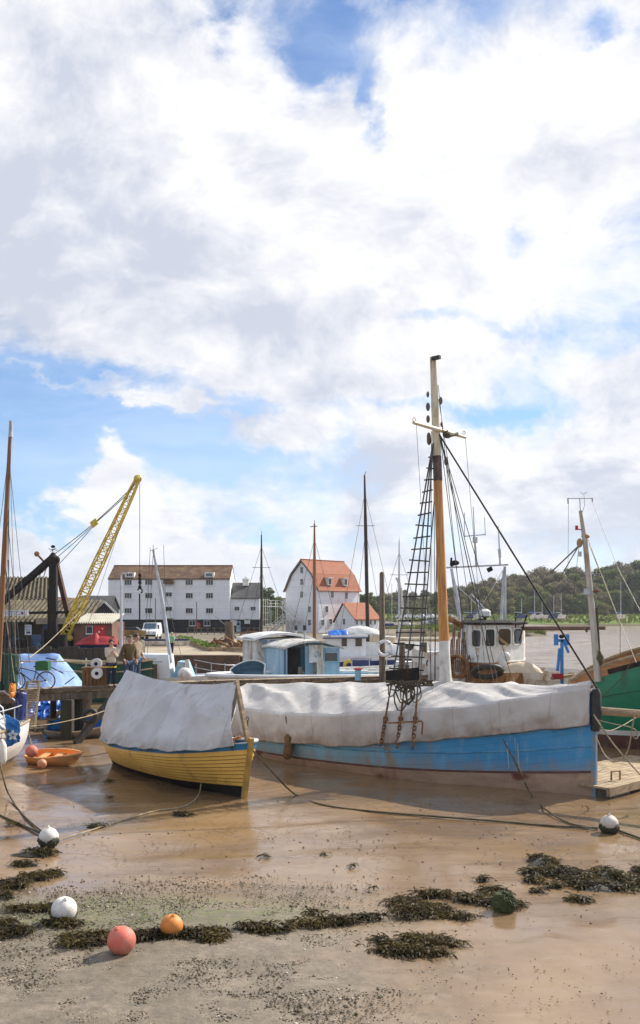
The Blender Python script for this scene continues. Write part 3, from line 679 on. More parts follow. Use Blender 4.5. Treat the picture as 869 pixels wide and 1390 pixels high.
# ------------------------------------------------------------------ sailing boat cut by the left edge
def left_yacht():
    L = 8.2; ang = math.radians(-91); loc = V((-9.8, 28.2, 0))
    def b(t):
        if t > .42: return max(.03, 1.2*(1-((t-.42)/.58)**2.3))
        return 1.2*(1-.25*((.42-t)/.42)**2)
    f = lambda v, t: .25+.75*(1-(1-max(0, v))**2.4)**lerp(1, 1.5, sm(.5, 1, t))
    h = Hull(L, b, lambda t: 1.22+.28*t**2, f, rake=.55)
    root = thing('moored_yacht', 'white and navy sailing yacht under a grey cover beside the orange dinghy', 'yacht', loc, ang)
    mb = MB(); h.both(mb, .5, 1, 50, 6); h.transom(mb, .5, 1); mb.build('hull', M['white_clean'], root, 50, True)
    mb = MB(); h.both(mb, .0, .24, 50, 5, o0=.003, o1=.003); mb.build('hull_bottom', mat('grey_green_antifouling', (.2,.19,.13), (.12,.11,.07), 2, .7, .2), root, 50, True)
    mb = MB(); h.both(mb, .24, .5, 50, 3, o0=.005, o1=.002); mb.build('navy_band', M['white_clean'], root, 50, True)
    mb = MB(); h.both(mb, .26, .5, 24, 3, t0=.5, t1=.85, o0=.012, o1=.01); mb.build('bow_patch', M['navy'], root, 50, True)
    mb = MB(); h.deck(mb, .95); mb.build('deck', M['white_worn'], root, None, True)
    mb = MB()
    for sd in (-1, 1): mb.tube(h.line(1.0, sd, 0, 40), .04, 6)
    mb.build('toe_rail', M['palewood'], root, 50, True)
    mb = MB(); mt = V((2.55, .18, 1.3)); W = Matrix.Translation(loc) @ Matrix.Rotation(ang, 4, 'Z')
    p0 = at(-3, 925, 27); p1 = at(14.5, 577, 27); i = W.inverted()
    mb.tube([i @ p0, i @ p0.lerp(p1, .5), i @ p1], [.085, .08, .05], 10); mo = mb.build('mast', M['mastbrown'], root, 50, True)
    mb = MB(); mb.tube([i @ (p1+V((0,0,-.35))), i @ (p1+V((0,0,.12)))], [.065, .05], 8); mb.build('mast_cap', M['greyspar'], mo, 50, True)
    for (ax, ay, bx, by, r) in ((13,600,22,905,.009), (15,590,5,930,.009), (14,640,40,900,.008), (12,690,12,930,.012), (14,600,-14,820,.009), (6,760,28,930,.012), (3,800,20,925,.014), (10,700,32,940,.009), (11,760,16,930,.01)):
        mb = MB(); mb.tube([i @ at(ax, ay, 27), i @ at(bx, by, 26.6)], r, 4); mb.build('rigging_line', M['rope_pale'] if by % 2 else M['wire'], root, None, True)
    mb = MB(); mb.tube([i @ at(-3, 905, 27), i @ at(-60, 940, 24)], .06, 8); mb.build('boom', M['mastbrown'], root, 50, True)
    # cover
    def fn(u, w):
        t = lerp(.22, .93, u); a = abs(w); sd = -1 if w < 0 else 1; g = h.P(t, 1, sd, .05)
        n1 = fbm((t*5, w*2, 4)); n2 = fbm((t*14, w*5, 4))
        z = lerp(1.55+.75*math.sin(PI*min(1, .25+u*.9)), g.z-.12+.05*math.sin(t*30), a**1.3)-.14*math.sin(PI*a)+.06*n1+.02*n2
        return V((t*L, sd*(abs(g.y)*a**.8+.04*n1*a), z+.07*ridge(t*9+a+n1*.3)**3*math.sin(PI*a)))
    tm = tarp_mat('pale_grey_boat_cover', (.6,.59,.57), (.46,.455,.45), (.3,.26,.22))
    cloth('boat_cover', fn, 80, 60, tm, 'pale grey canvas cover over the yacht at the left edge', 'boat cover', loc, ang)
    # fender, bags, blue bundle, pulpit
    mb = MB(); w0 = W @ h.P(.4, .62, 1, .14)
    t = thing('boat_fender', 'dirty white sausage fender hanging on the yacht beside the orange dinghy', 'fender', w0)
    mb.tube([w0+V((0,0,.36)), w0+V((0,0,.3)), w0+V((0,0,.18)), w0+V((0,0,-.2)), w0+V((0,0,-.32)), w0+V((0,0,-.36))], [.03, .08, .13, .14, .09, .03], 12); mb.build('fender_body', M['buoywhite'], t, 60)
    mb = MB(); mb.tube([w0+V((0,0,.35)), W @ h.P(.4, 1.0, 1, .05)], .012, 5); mb.build('lanyard', M['rope_pale'], t)
    q = W @ h.P(.3, 1.0, 1, .16); mb = MB()
    def bg(u, w): 
        n1 = fbm((u*4, w*4, 1)); return q+V((lerp(-.22, .2, u)+.05*n1, -.15+.1*n1-.12*u, lerp(.45-.2*u, -.5+.2*u, w)))
    mb.grid(bg, 12, 16); o = mb.build('blue_cloth', M['bluebright'], None, 60); sd_ = o.modifiers.new('thickness', 'SOLIDIFY'); sd_.thickness = .015
    tag(o, 'crumpled bright blue cloth hanging over the yacht rail', 'cloth')
    mb = MB()
    for k in range(5):
        a = PI/2+k*2*PI/5; a2 = a+4*PI/5
        cc = q+V((.04, -.34, -.12)); mb.bar(cc+V((.15*math.cos(a), 0, .15*math.sin(a))), cc+V((.15*math.cos(a2), 0, .15*math.sin(a2))), .03, .012, (0,1,0))
    st = mb.build('star_emblem', M['white_clean'], o)
    mb = MB(); r0 = [h.P(.02+.5*k/10, 1, 1, -.05) for k in range(11)]
    mb.tube([p+V((0,0,.55)) for p in r0], .018, 6)
    for k in (0, 4, 8): mb.tube([r0[k], r0[k]+V((0,0,.55))], .018, 6)
    mb.build('guard_rail', M['steel'], root, 50, True)
    for px, py, Y, dx, dz, m_, nm, lab in ((10, 912, 27.5, .34, .55, 'greencloth', 'canvas_dodger', 'dark green canvas dodger above the yacht at the left edge'), (27, 958, 27.3, .16, .42, 'navy', 'bundled_jacket', 'dark navy cloth bundle hanging on the yacht rigging'), (16, 937, 27.2, .06, .2, 'orange', 'rolled_flag', 'orange and white roll standing behind the yacht cover')):
        c = at(px, py, Y); g_ = MB(); g_.grid(lambda a, e: c+V((lerp(-dx, dx, a)*(1-.3*e), .1*math.sin(a*7)+.06*fbm((a*4, e*4, px)), lerp(dz, -dz, e)+.08*fbm((a*3, e*3, 2)))), 12, 14); o = g_.build(nm, M[m_], None, 60); sd_ = o.modifiers.new('thickness', 'SOLIDIFY'); sd_.thickness = .05; tag(o, lab, 'cloth')
    mb = MB()
    for k, t in enumerate((.1, .3)):
        a = h.P(t, 1, 1, -.1); b2 = V((a.x, -a.y, a.z)); mb.tube([a, a+V((0,-.1,.6)), a+V((0,-.5,.95)), b2+V((0,.5,.95)), b2+V((0,.1,.6)), b2], .022, 6)
    mb.build('cover_hoop', M['steel'], root, 50, True)
    return W

# ------------------------------------------------------------------ green fishing boat at the right edge
def green_boat():
    L = 12.5; ang = math.radians(-12); loc = at(775, 900, 31.5); loc.z = 0
    def b(t):
        if t > .45: return max(.03, 2.1*(1-((t-.45)/.55)**2.6))
        return 2.1*(1-.95*((.45-t)/.45)**2.4)
    f = lambda v, t: .35+.65*(1-(1-max(0, v))**2.6)
    zr = lambda t: 2.2+1.7*(1-math.exp(-t/.2))
    h = Hull(L, b, zr, f, rake=.6)
    root = thing('fishing_boat', 'green fishing boat with orange brown bulwark at the right edge', 'boat', loc, ang)
    zb = lambda t: .42+.25*t; va = lambda t: h.vz(t, zb(t)); vb = lambda t: h.vz(t, zb(t)+.17); vc = lambda t: 1-.36/(zr(t)+.15)
    mb = MB(); h.both(mb, 0, va, 50, 5); mb.build('hull_bottom', M['redlead'], root, 50, True)
    mb = MB(); h.both(mb, va, vb, 50, 1, o0=.004, o1=.004); mb.build('waterline_stripe', M['white'], root, 50, True)
    mb = MB(); h.both(mb, vb, vc, 50, 6); hu = mb.build('hull', M['greenhull'], root, 50, True)
    mb = MB(); h.both(mb, vc, 1.0, 50, 2, o0=.015, o1=.015); h.both(mb, vc, 1.0, 50, 2, o0=-.06, o1=-.06); mb.build('bulwark', M['orangewood'], root, 50, True)
    mb = MB()
    for sd in (-1, 1): mb.tube(h.line(1.0, sd, -.02, 50), .06, 6)
    mb.build('cap_rail', M['palewood'], root, 50, True)
    for k in (.35, .62):
        mb = MB()
        for sd in (-1, 1): mb.tube(h.line(lambda t: lerp(vb(t), vc(t), k), sd, .0, 50), .014, 5)
        mb.build('plank_seam', mat('dark_green_line', (.004,.06,.03)), root, 50, True)
    mb = MB(); h.deck(mb, .72, inset=-.08); mb.build('deck', M['oldwood'], root, None, True)
    mb = MB(); a, c = h.P(.09, 1, -1, .06), h.P(.2, 1, -1, .06); z = V((0,0,-.26)); mb.bar(a+z, c+z, .02, .16); mb.build('name_board', M['dark'], root, None, True)
    W = Matrix.Translation(loc) @ Matrix.Rotation(ang, 4, 'Z'); i = W.inverted()
    Y = 30.6
    p = lambda px, py, y=Y: i @ at(px, py, y)
    mb = MB(); mb.tube([p(812, 925), p(804, 830), p(795, 740), p(788, 693)], [.12, .105, .085, .055], 12); mo = mb.build('mast', mat('grey_tan_spar', (.5,.46,.4), (.36,.32,.27), 3, .5, .1, stretch=(3,3,.5), dirt=(.3,.18,.08), dscale=2, damt=.4), root, 50, True)
    mb = MB(); mb.tube([p(788, 693), p(787, 676)], .018, 6); mb.tube([p(771, 676.5), p(804.5, 676.5)], .016, 6); mb.tube([p(791, 695), p(794, 685), p(793, 672)], .012, 5)
    mb.tube([p(771,676), p(771.5,684)], .03, 6); mb.tube([p(804,676), p(804.5,681)], .03, 6); mb.tube([p(788,668), p(792,671), p(797,668)], .012, 5); mb.build('aerial', M['greyspar'], mo, 50, True)
    mb = MB(); mb.tube([p(789,719), p(783,718)], .02, 6); mb.tube([p(783,719.5), p(783,713.5)], .05, 8); mb.build('red_lamp', M['red'], mo, 50, True)
    mb = MB(); mb.ball(p(787, 737), (.1,.1,.16), 8, 6); mb.ball(p(795, 728), (.14,.1,.09), 8, 6); mb.build('pulley_block', M['ochre'], mo, 50, True)
    mb = MB(); mb.obox(p(797, 803), V((.1,0,0)), V((0,.12,0)), V((0,0,.1))); mb.build('floodlight', M['steel'], mo, None, True); mb = MB(); mb.obox(p(787.5, 752), V((.05,0,0)), V((0,.06,0)), V((0,0,.08))); mb.build('floodlight', M['steel'], mo, None, True)
    mb = MB(); mb.bar(p(804,803), p(813,802), .12, .06); mb.bar(p(806,808), p(806,830), .08, .03); mb.build('mast_bracket', M['rust'], mo, None, True)
    mb = MB()
    for k in range(6): mb.tube(sag(p(806+k*.8, 850-k*5), p(811+k*.8, 900), .0, 4), .035, 5)
    mb.tube([p(811,882), p(813,893), p(815,903)], [.08,.17,.12], 9); mb.build('rope_bundle', M['rope'], mo, 50, True)
    mb = MB(); mb.tube([p(798,732), p(842,846, 26.5)], .016, 5); mb.tube([p(842,846,26.5), p(842,888,26.5)], .012, 5); mb.build('stay', M['rope_pale'], root, None, True)
    for (ax, ay, bx, by, y2, r) in ((798,735,864,900,27,.01), (804,680,838,769,29,.008), (838,769,880,850,27,.008), (787,740,747,778,35,.028), (786,741,757,790,35,.02), (786,742,778,815,33,.008), (772,684,771,800,30,.006)):
        mb = MB(); mb.tube([p(ax, ay), p(bx, by, y2)], r, 5); mb.build('stay', M['wire'], root, None, True)
    mb = MB(); mb.tube([p(864,886,27.3), p(845,920,27.3), p(822,942,27.9), p(806,952,28.6)], .013, 5); mb.build('hull_rope', M['rope'], root, None, True)
    mb = MB(); a = h.P(.3, 1, -1, -.02); mb.box((a.x, a.y, a.z+.12), (.12, .12, .2)); mb.build('cleat', M['dark'], root, None, True)
    return W
# ------------------------------------------------------------------ ground, water line, banks
def setting():
    ys = [-60, -20, 0, 4, 7]; y = 9.0
    while y < 2500: ys.append(y); y *= 1.0115 if y < 60 else 1.05
    xs = [-2500, -1200, -600, -250, -120, -70, -45, -32, -24]; x = -20.0
    while x < 20: xs.append(x); x += .14
    xs += [20, 24, 32, 45, 70, 120, 250, 600, 1200, 2500]
    def z(x, y):
        if y < 6 or y > 70 or abs(x) > 22: return 0.0
        n = noise.fractal(V((x*.35, y*.6, .3)), .9, 2.1, 5)*.035
        sh = sm(15.6, 13.2, y); n += sh*noise.fractal(V((x*2.2, y*2.2, 7.)), .7, 2.0, 4)*.022+.05*sh
        # shallow runnel between the boats
        d = abs((x+6.9)-.35*(y-26)+1.2*math.sin(y*.25)); n -= .06*sm(1.4, .2, d)*sm(20, 24, y)
        return n
    mb = MB(); nx = len(xs)
    mb.v = [V((x, y, z(x, y))) for y in ys for x in xs]
    for i in range(len(ys)-1):
        for j in range(nx-1):
            a = i*nx+j; mb.f.append([a, a+1, a+nx+1, a+nx]); mb.m.append(0)
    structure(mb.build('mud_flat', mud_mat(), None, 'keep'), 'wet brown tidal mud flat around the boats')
    # yard ground on the left, behind the quay
    G = 1.3; mb = MB()
    poly = [(-400,72,G), (-13.6,72,G), (-13.6,69.9,G), (-6.2,69.9,G), (-6.0,71,G), (-2.5,92,G), (4,120,G), (11.5,142,G), (14,170,G), (60,230,G), (60,330,G), (-400,330,G)]
    mb.prism([V(p) for p in poly], (0,0,-2.2)); structure(mb.build('yard_ground', M['ground'], None), 'sandy boatyard ground behind the quay')
    # far bank
    def bank(u, w):
        x = lerp(-60, 420, u); prof = [(0, 305, -.4), (.1, 312, .15), (.22, 318, 1.6), (.36, 325, 3.0), (.55, 345, 3.7), (.75, 380, 4.1), (1, 700, 16)]
        y = pw([(a, b) for a, b, c in prof], w); z = pw([(a, c) for a, b, c in prof], w)
        n = noise.fractal(V((x*.05, y*.05, 1)), .8, 2, 4); z += n*.35*sm(0, .2, w)
        z += max(0, x-60)*.11*sm(.6, 1, w); return V((x, y+6*noise.noise(V((x*.03, 3, 1))), z))
    mb = MB(); mb.grid(bank, 160, 22); structure(mb.build('far_bank', grass_mat(), None, 60), 'grassy river bank beyond the mud')
    def reed(u, w):
        x = lerp(8, 45, u); e = math.sin(PI*u)**.4; n = noise.fractal(V((x*.3, w*3, 1)), .8, 2, 4)
        return V((x, lerp(176, 196, w)+2*n, -.2+(1.75*math.sin(PI*w)**.55+.35*n*math.sin(PI*w))*e))
    mb = MB(); mb.grid(reed, 90, 14); o = mb.build('mud_bank', mat('brown_saltmarsh', (.15,.1,.05), (.08,.065,.03), .5, .9, .9, 3, dirt=(.1,.13,.03), dscale=.4, damt=.4), None, 60)
    structure(o, 'low brown saltmarsh bank in the middle of the river')
    # dead reeds and grass tufts along the far bank and the saltmarsh
    mb = MB()
    for i in range(3600):
        if i % 3 == 0:
            x = R.uniform(9, 44); w = R.uniform(.15, .85); p = reed((x-8)/37, w); hgt = R.uniform(.3, .9)
        else:
            x = R.uniform(5, 130); p = bank((x+60)/480, R.uniform(.18, .5)); hgt = R.uniform(.3, 1.0)
        a = R.uniform(0, PI); d = V((math.cos(a), math.sin(a), 0))*R.uniform(.15, .5)
        mb.add([p-d-V((0,0,.1)), p+d-V((0,0,.1)), p+d*.8+V((R.uniform(-.2,.2),0,hgt)), p-d*.8+V((R.uniform(-.2,.2),0,hgt*.8))], [(0,1,2,3)])
    o = mb.build('marsh_grass', leafmat('marsh_grass_blades', (.16,.15,.05), (.13,.19,.035), (.1,.075,.04), .15), None); tag(o, 'rough marsh grass along the river banks', None, None, 'stuff')

def quay():
    G = 1.3
    q = thing('brick_quay', 'concrete topped quay with weathered brick wall below the white granary', 'quay', (-10, 69, 0))
    mb = MB(); x0, x1 = -13.4, 2.4
    mb.box(((x0-5.95)/2, 68.4, .42), (-5.95-x0, 1.2, 1.9)); mb.box(((-5.95+x1)/2+.0, 69.0, .37), (x1+5.95, 1.2, 1.8)); mb.build('brick_wall', M['quaybrick'], q)
    mb = MB(); mb.prism([at(196, 888.5, 68), at(288, 889.5, 68), at(334, 889.5, 68.2), at(334, 887, 71), at(296, 883.5, 76), at(243, 869, 108), at(196, 869, 108)], (0,0,-.1))
    mb.v = [V((p.x, p.y, 1.345 if k < 7 else 1.25)) for k, p in enumerate(mb.v)]
    mb.build('concrete_top', M['concrete'], q)
    mb = MB(); a, c = V((-8.9, 75.5, 1.5)), V((-16.3, 107, 1.5)); mb.bar(a, c, .5, .35); mb.bar(a, a+V((3.2, 1.2, 0)), .4, .3); mb.build('kerb', M['palewood'], q)
    mb = MB()
    for i in range(420):
        p = a.lerp(c, R.random()**1.4)+V((R.gauss(0,.3), R.uniform(-.4,.4), .15+R.random()*.2)); s = R.uniform(.05,.16)
        mb.add([p+V((R.uniform(-1,1), R.uniform(-1,1), R.uniform(-.4,1)))*s*1.6 for _ in range(4)], [(0,1,2), (1,2,3)])
    w = mb.build('quay_weeds', leafmat('weed_leaves', (.12,.2,.03), (.17,.26,.05), None, 1), None); tag(w, 'green weeds growing along the quay kerb', None, None, 'stuff')
    # debris beside the quay
    l = MB(); l.tube([at(296, 880, 76), at(345, 862, 84)], [.28, .22], 8); tag(l.build('timber_log', M['palewood'], None, 40), 'pale log leaning on the brown heap beside the quay', 'log')
    l = MB(); l.tube([at(312, 884, 78), at(311, 844, 78)], [.42, .38], 12); tag(l.build('mooring_pile', M['oldwood'], None, 40), 'thick grey mooring pile below the small annexe', 'pile')
    mb = MB()
    for i in range(110):
        px = R.uniform(283, 352); p = at(px, 884-R.random()**1.3*17, R.uniform(76, 90)); d = V((R.uniform(-1,1), R.uniform(-1,1), R.uniform(-.5,.6)))*R.uniform(.2,.8)
        p.z = max(p.z, 1.4); mb.bar(p-d, p+d, R.uniform(.05,.25), R.uniform(.05,.2))
    tag(mb.build('scrap_heap', M['rust'], None), 'heap of rusty brown scrap and timber beside the quay', 'scrap heap', None, 'stuff')
    mb = MB(); c0 = at(338, 873, 77)
    mb.torus(c0, (.3,1,.1), 1.0, .05, 18, 6); mb.torus(c0+V((.5,.6,0)), (.3,1,.1), .95, .05, 18, 6)
    for k in range(5): mb.bar(c0+V((.0,0,-1)), c0+V((1.0*math.cos(k), .1, 1.0*math.sin(k))), .05, .05)
    tag(mb.build('iron_wheel', M['rust'], None, 50), 'rusty iron wheel frame standing at the quay edge', 'wheel')

# ------------------------------------------------------------------ buildings
def window(parent, c, w, h, nrm=(0,-1,0), cols=2, rows=1, frame='white', sill=True, depth=.06, glassm='glass'):
    c = V(c); n = V(nrm).normalized(); s = V((0,0,1)).cross(n).normalized(); up = V((0,0,1))
    mb = MB(); mb.obox(c+n*.01, s*w/2, n*.012, up*h/2); o = mb.build('window', M[glassm], parent)
    mb = MB(); fw = max(.035, w*.05)
    for k in (-1, 1):
        mb.obox(c+s*k*w/2+n*.03, s*fw/2, n*depth/2, up*(h/2+fw/2)); mb.obox(c+up*k*h/2+n*.03, s*(w/2-fw/2), n*depth*.48, up*fw/2)
    for k in range(1, cols): mb.obox(c+s*(k/cols-.5)*w+n*.026, s*fw*.4, n*depth*.3, up*(h/2-fw/2))
    for k in range(1, rows): mb.obox(c+up*(k/rows-.5)*h+n*.025, s*(w/2-fw/2), n*depth*.25, up*fw*.3)
    mb.build('frame', M[frame], o)
    if sill:
        mb = MB(); mb.obox(c-up*(h/2+fw)+n*.06, s*(w/2+fw), n*.08, up*.035); mb.build('sill', M[frame], o)
    return o
def corrugated(mb, p00, p10, p01, p11, pitch=.42, amp=.1, thick=.03):
    """ridged sheet between eave (p00,p10) and ridge (p01,p11)"""
    p00, p10, p01, p11 = map(V, (p00, p10, p01, p11)); n = int((p10-p00).length/pitch)*4
    nr = (p10-p00).cross(p01-p00).normalized()
    if nr.z < 0: nr = -nr
    rows = []
    for i in range(n+1):
        u = i/n; d = nr*amp*math.sin(2*PI*i/4); rows.append((p00.lerp(p10, u)+d, p01.lerp(p11, u)+d))
    mb.loft([[r[0], r[1], r[1]-nr*thick, r[0]-nr*thick] for r in rows], True, True)
def granary():
    Y = 150; g = 1.3; X = lambda px: (px-CX)/F*Y; Z = lambda py: H-(py-HY)/F*Y
    b = thing('granary', 'long white weatherboarded granary with brown tiled roof and black base', 'building', (X(230), Y, g))
    x0, x1 = X(147), X(312); D = 9.0; ze, zr_, zb = Z(786), Z(769)+.2, Z(841)
    mb = MB(); mb.prism([(x0, Y, zb), (x0, Y, ze), (x0, Y+D/2, zr_-.15), (x0, Y+D, ze), (x0, Y+D, zb)], (x1-x0, 0, 0)); mb.build('wall', M['board'], b)
    mb = MB(); mb.box(((x0+x1)/2+.3, Y+D/2+.1, (zb+g)/2-.003), (x1-x0-1.2, D-.1, zb-g)); mb.build('black_base', M['tarboard'], b)
    mb = MB()
    for s in (-1, 1):
        e0 = V((x0-.06, Y+D/2+s*(D/2+.18), ze-.08)); rr = V((x0-.06, Y+D/2, zr_)); mb.prism([e0, rr, rr+V((0,0,.16)), e0+V((0,0,.16))], (x1-x0+.12, 0, 0))
    rf = mb.build('roof', M['tilebrown'], b)
    mb = MB(); mb.tube([(x0-.06, Y+D/2, zr_+.16), (x1+.06, Y+D/2, zr_+.16)], .13, 8); mb.build('ridge_tiles', M['rust'], rf)
    for px in (174, 202, 257, 284.5):
        for py in (790.5, 808.5, 829): window(b, (X(px), Y, Z(py)), 1.15, .85, cols=3)
    for py in (807, 826.5):
        window(b, (X(230), Y-.5, Z(py)), 1.0, .7, cols=2)
    mb = MB(); mb.box((X(230), Y-.25, (Z(795)+Z(841))/2), (1.45, .5, Z(795)-Z(841))); mb.build('hoist_bay', M['board'], b)
    mb = MB(); mb.box((X(230), Y-.6, Z(790)), (1.6, 1.3, .62)); mb.box((X(230), Y-.55, Z(840.5)), (1.3, 1.2, .25)); mb.build('hoist_hood', M['tilebrown'], b)
    for px in (176, 284):
        mb = MB(); mb.box((X(px), Y+.75, Z(780.3)), (1.5, 1.6, .85)); d = mb.build('dormer', M['white'], b)
        window(d, (X(px), Y-.05, Z(780.3)), 1.0, .5, cols=3, sill=False)
    # smaller annexe to the right
    a0, a1 = x1, X(352); y1 = Y+1.0
    mb = MB(); mb.prism([(a0, y1, zb), (a0, y1, Z(811)), (a0, y1+3.6, Z(791)), (a0, y1+7.2, Z(811)), (a0, y1+7.2, zb)], (a1-a0, 0, 0)); mb.build('annexe_wall', M['board'], b)
    mb = MB(); mb.box(((a0+a1)/2, y1+3.4, (zb+g)/2-.004), (a1-a0-.15, 6.6, zb-g)); mb.build('annexe_base', M['tarboard'], b)
    mb = MB()
    for s in (-1, 1):
        e0 = V((a0+.02, y1+3.6+s*3.9, Z(811)-.2)); rr = V((a0+.02, y1+3.6, Z(791))); mb.prism([e0, rr, rr+V((0,0,.16)), e0+V((0,0,.16))], (a1-a0+.25, 0, 0))
    r2 = mb.build('annexe_roof', M['slate'], b)
    mb = MB(); mb.box((X(331), y1+3, Z(790)), (.95, .95, 1.0)); mb.box((X(331), y1+3, Z(785.6)), (1.25, 1.25, .12)); c = V((X(331), y1+3, Z(785.2)))
    mb.loft([[c+V((.5*i, .5*j, 0)) for i, j in ((-1,-1),(1,-1),(1,1),(-1,1))], [c+V((.05*i, .05*j, .45)) for i, j in ((-1,-1),(1,-1),(1,1),(-1,1))]], True, True); mb.build('cupola', M['white'], r2)
    for px in (321, 343): window(b, (X(px), y1, Z(826)), .8, .6, cols=2)
    for px, py in ((261, 846), (281, 846)): window(b, (X(px), Y+.1, Z(py)), 1.0, .8, cols=2)
    mb = MB(); mb.box((X(316), y1+.05, Z(845)), (1.0, .1, 1.1)); mb.box((X(335), y1+.05, Z(843.5)), (.9, .1, .8)); mb.build('notice_board', M['white'], b)
    mb = MB(); mb.box((X(323), y1+.05, Z(851)), (.65, .1, 1.8)); mb.box((X(323), y1-.02, Z(847)), (.4, .06, .5), mi=1); mb.build('door', [M['bluegrey'], M['glass']], b)
    mb = MB(); mb.box((X(269), Y+.1, Z(849.5)), (.62, .3, 1.0)); mb.build('red_sign', M['red'], b)
    mb = MB()
    for k in range(4): mb.bar((X(293)+k*.9, Y-1.5+.3*k, Z(836)-k*.8), (X(293)+k*.9+.9, Y-1.2+.3*k, Z(836)-k*.8-.8), .06, .1)
    mb.build('stair_rail', M['steel'], b)
    # posts and railings in front
    for px, t, bt in ((211,812,858), (267,817,862)):
        mb = MB(); mb.tube([at(px, bt, 140), at(px, t, 140)], .07, 6); o = mb.build('flag_pole', M['oldwood'], None); tag(o, 'thin dark pole in front of the granary %s' % ('near its hoist bay' if px == 211 else 'near its red sign'), 'pole')
    f = thing('quay_railing', 'low post and rail fence along the foot of the granary', 'fence', at(300, 860, 138)); mb = MB(); mb2 = MB()
    for k in range(14):
        p = at(255+k*9, 866, 135); p.z = 1.3; mb.bar(p, p+V((0,0,1.1)), .1, .1)
    a, c = at(255, 866, 135), at(372, 866, 135)
    for z in (1.7, 2.3): a.z = c.z = z; mb2.bar(a, c, .06, .09)
    mb.build('post', M['oldwood'], f); mb2.build('rail', M['oldwood'], f)

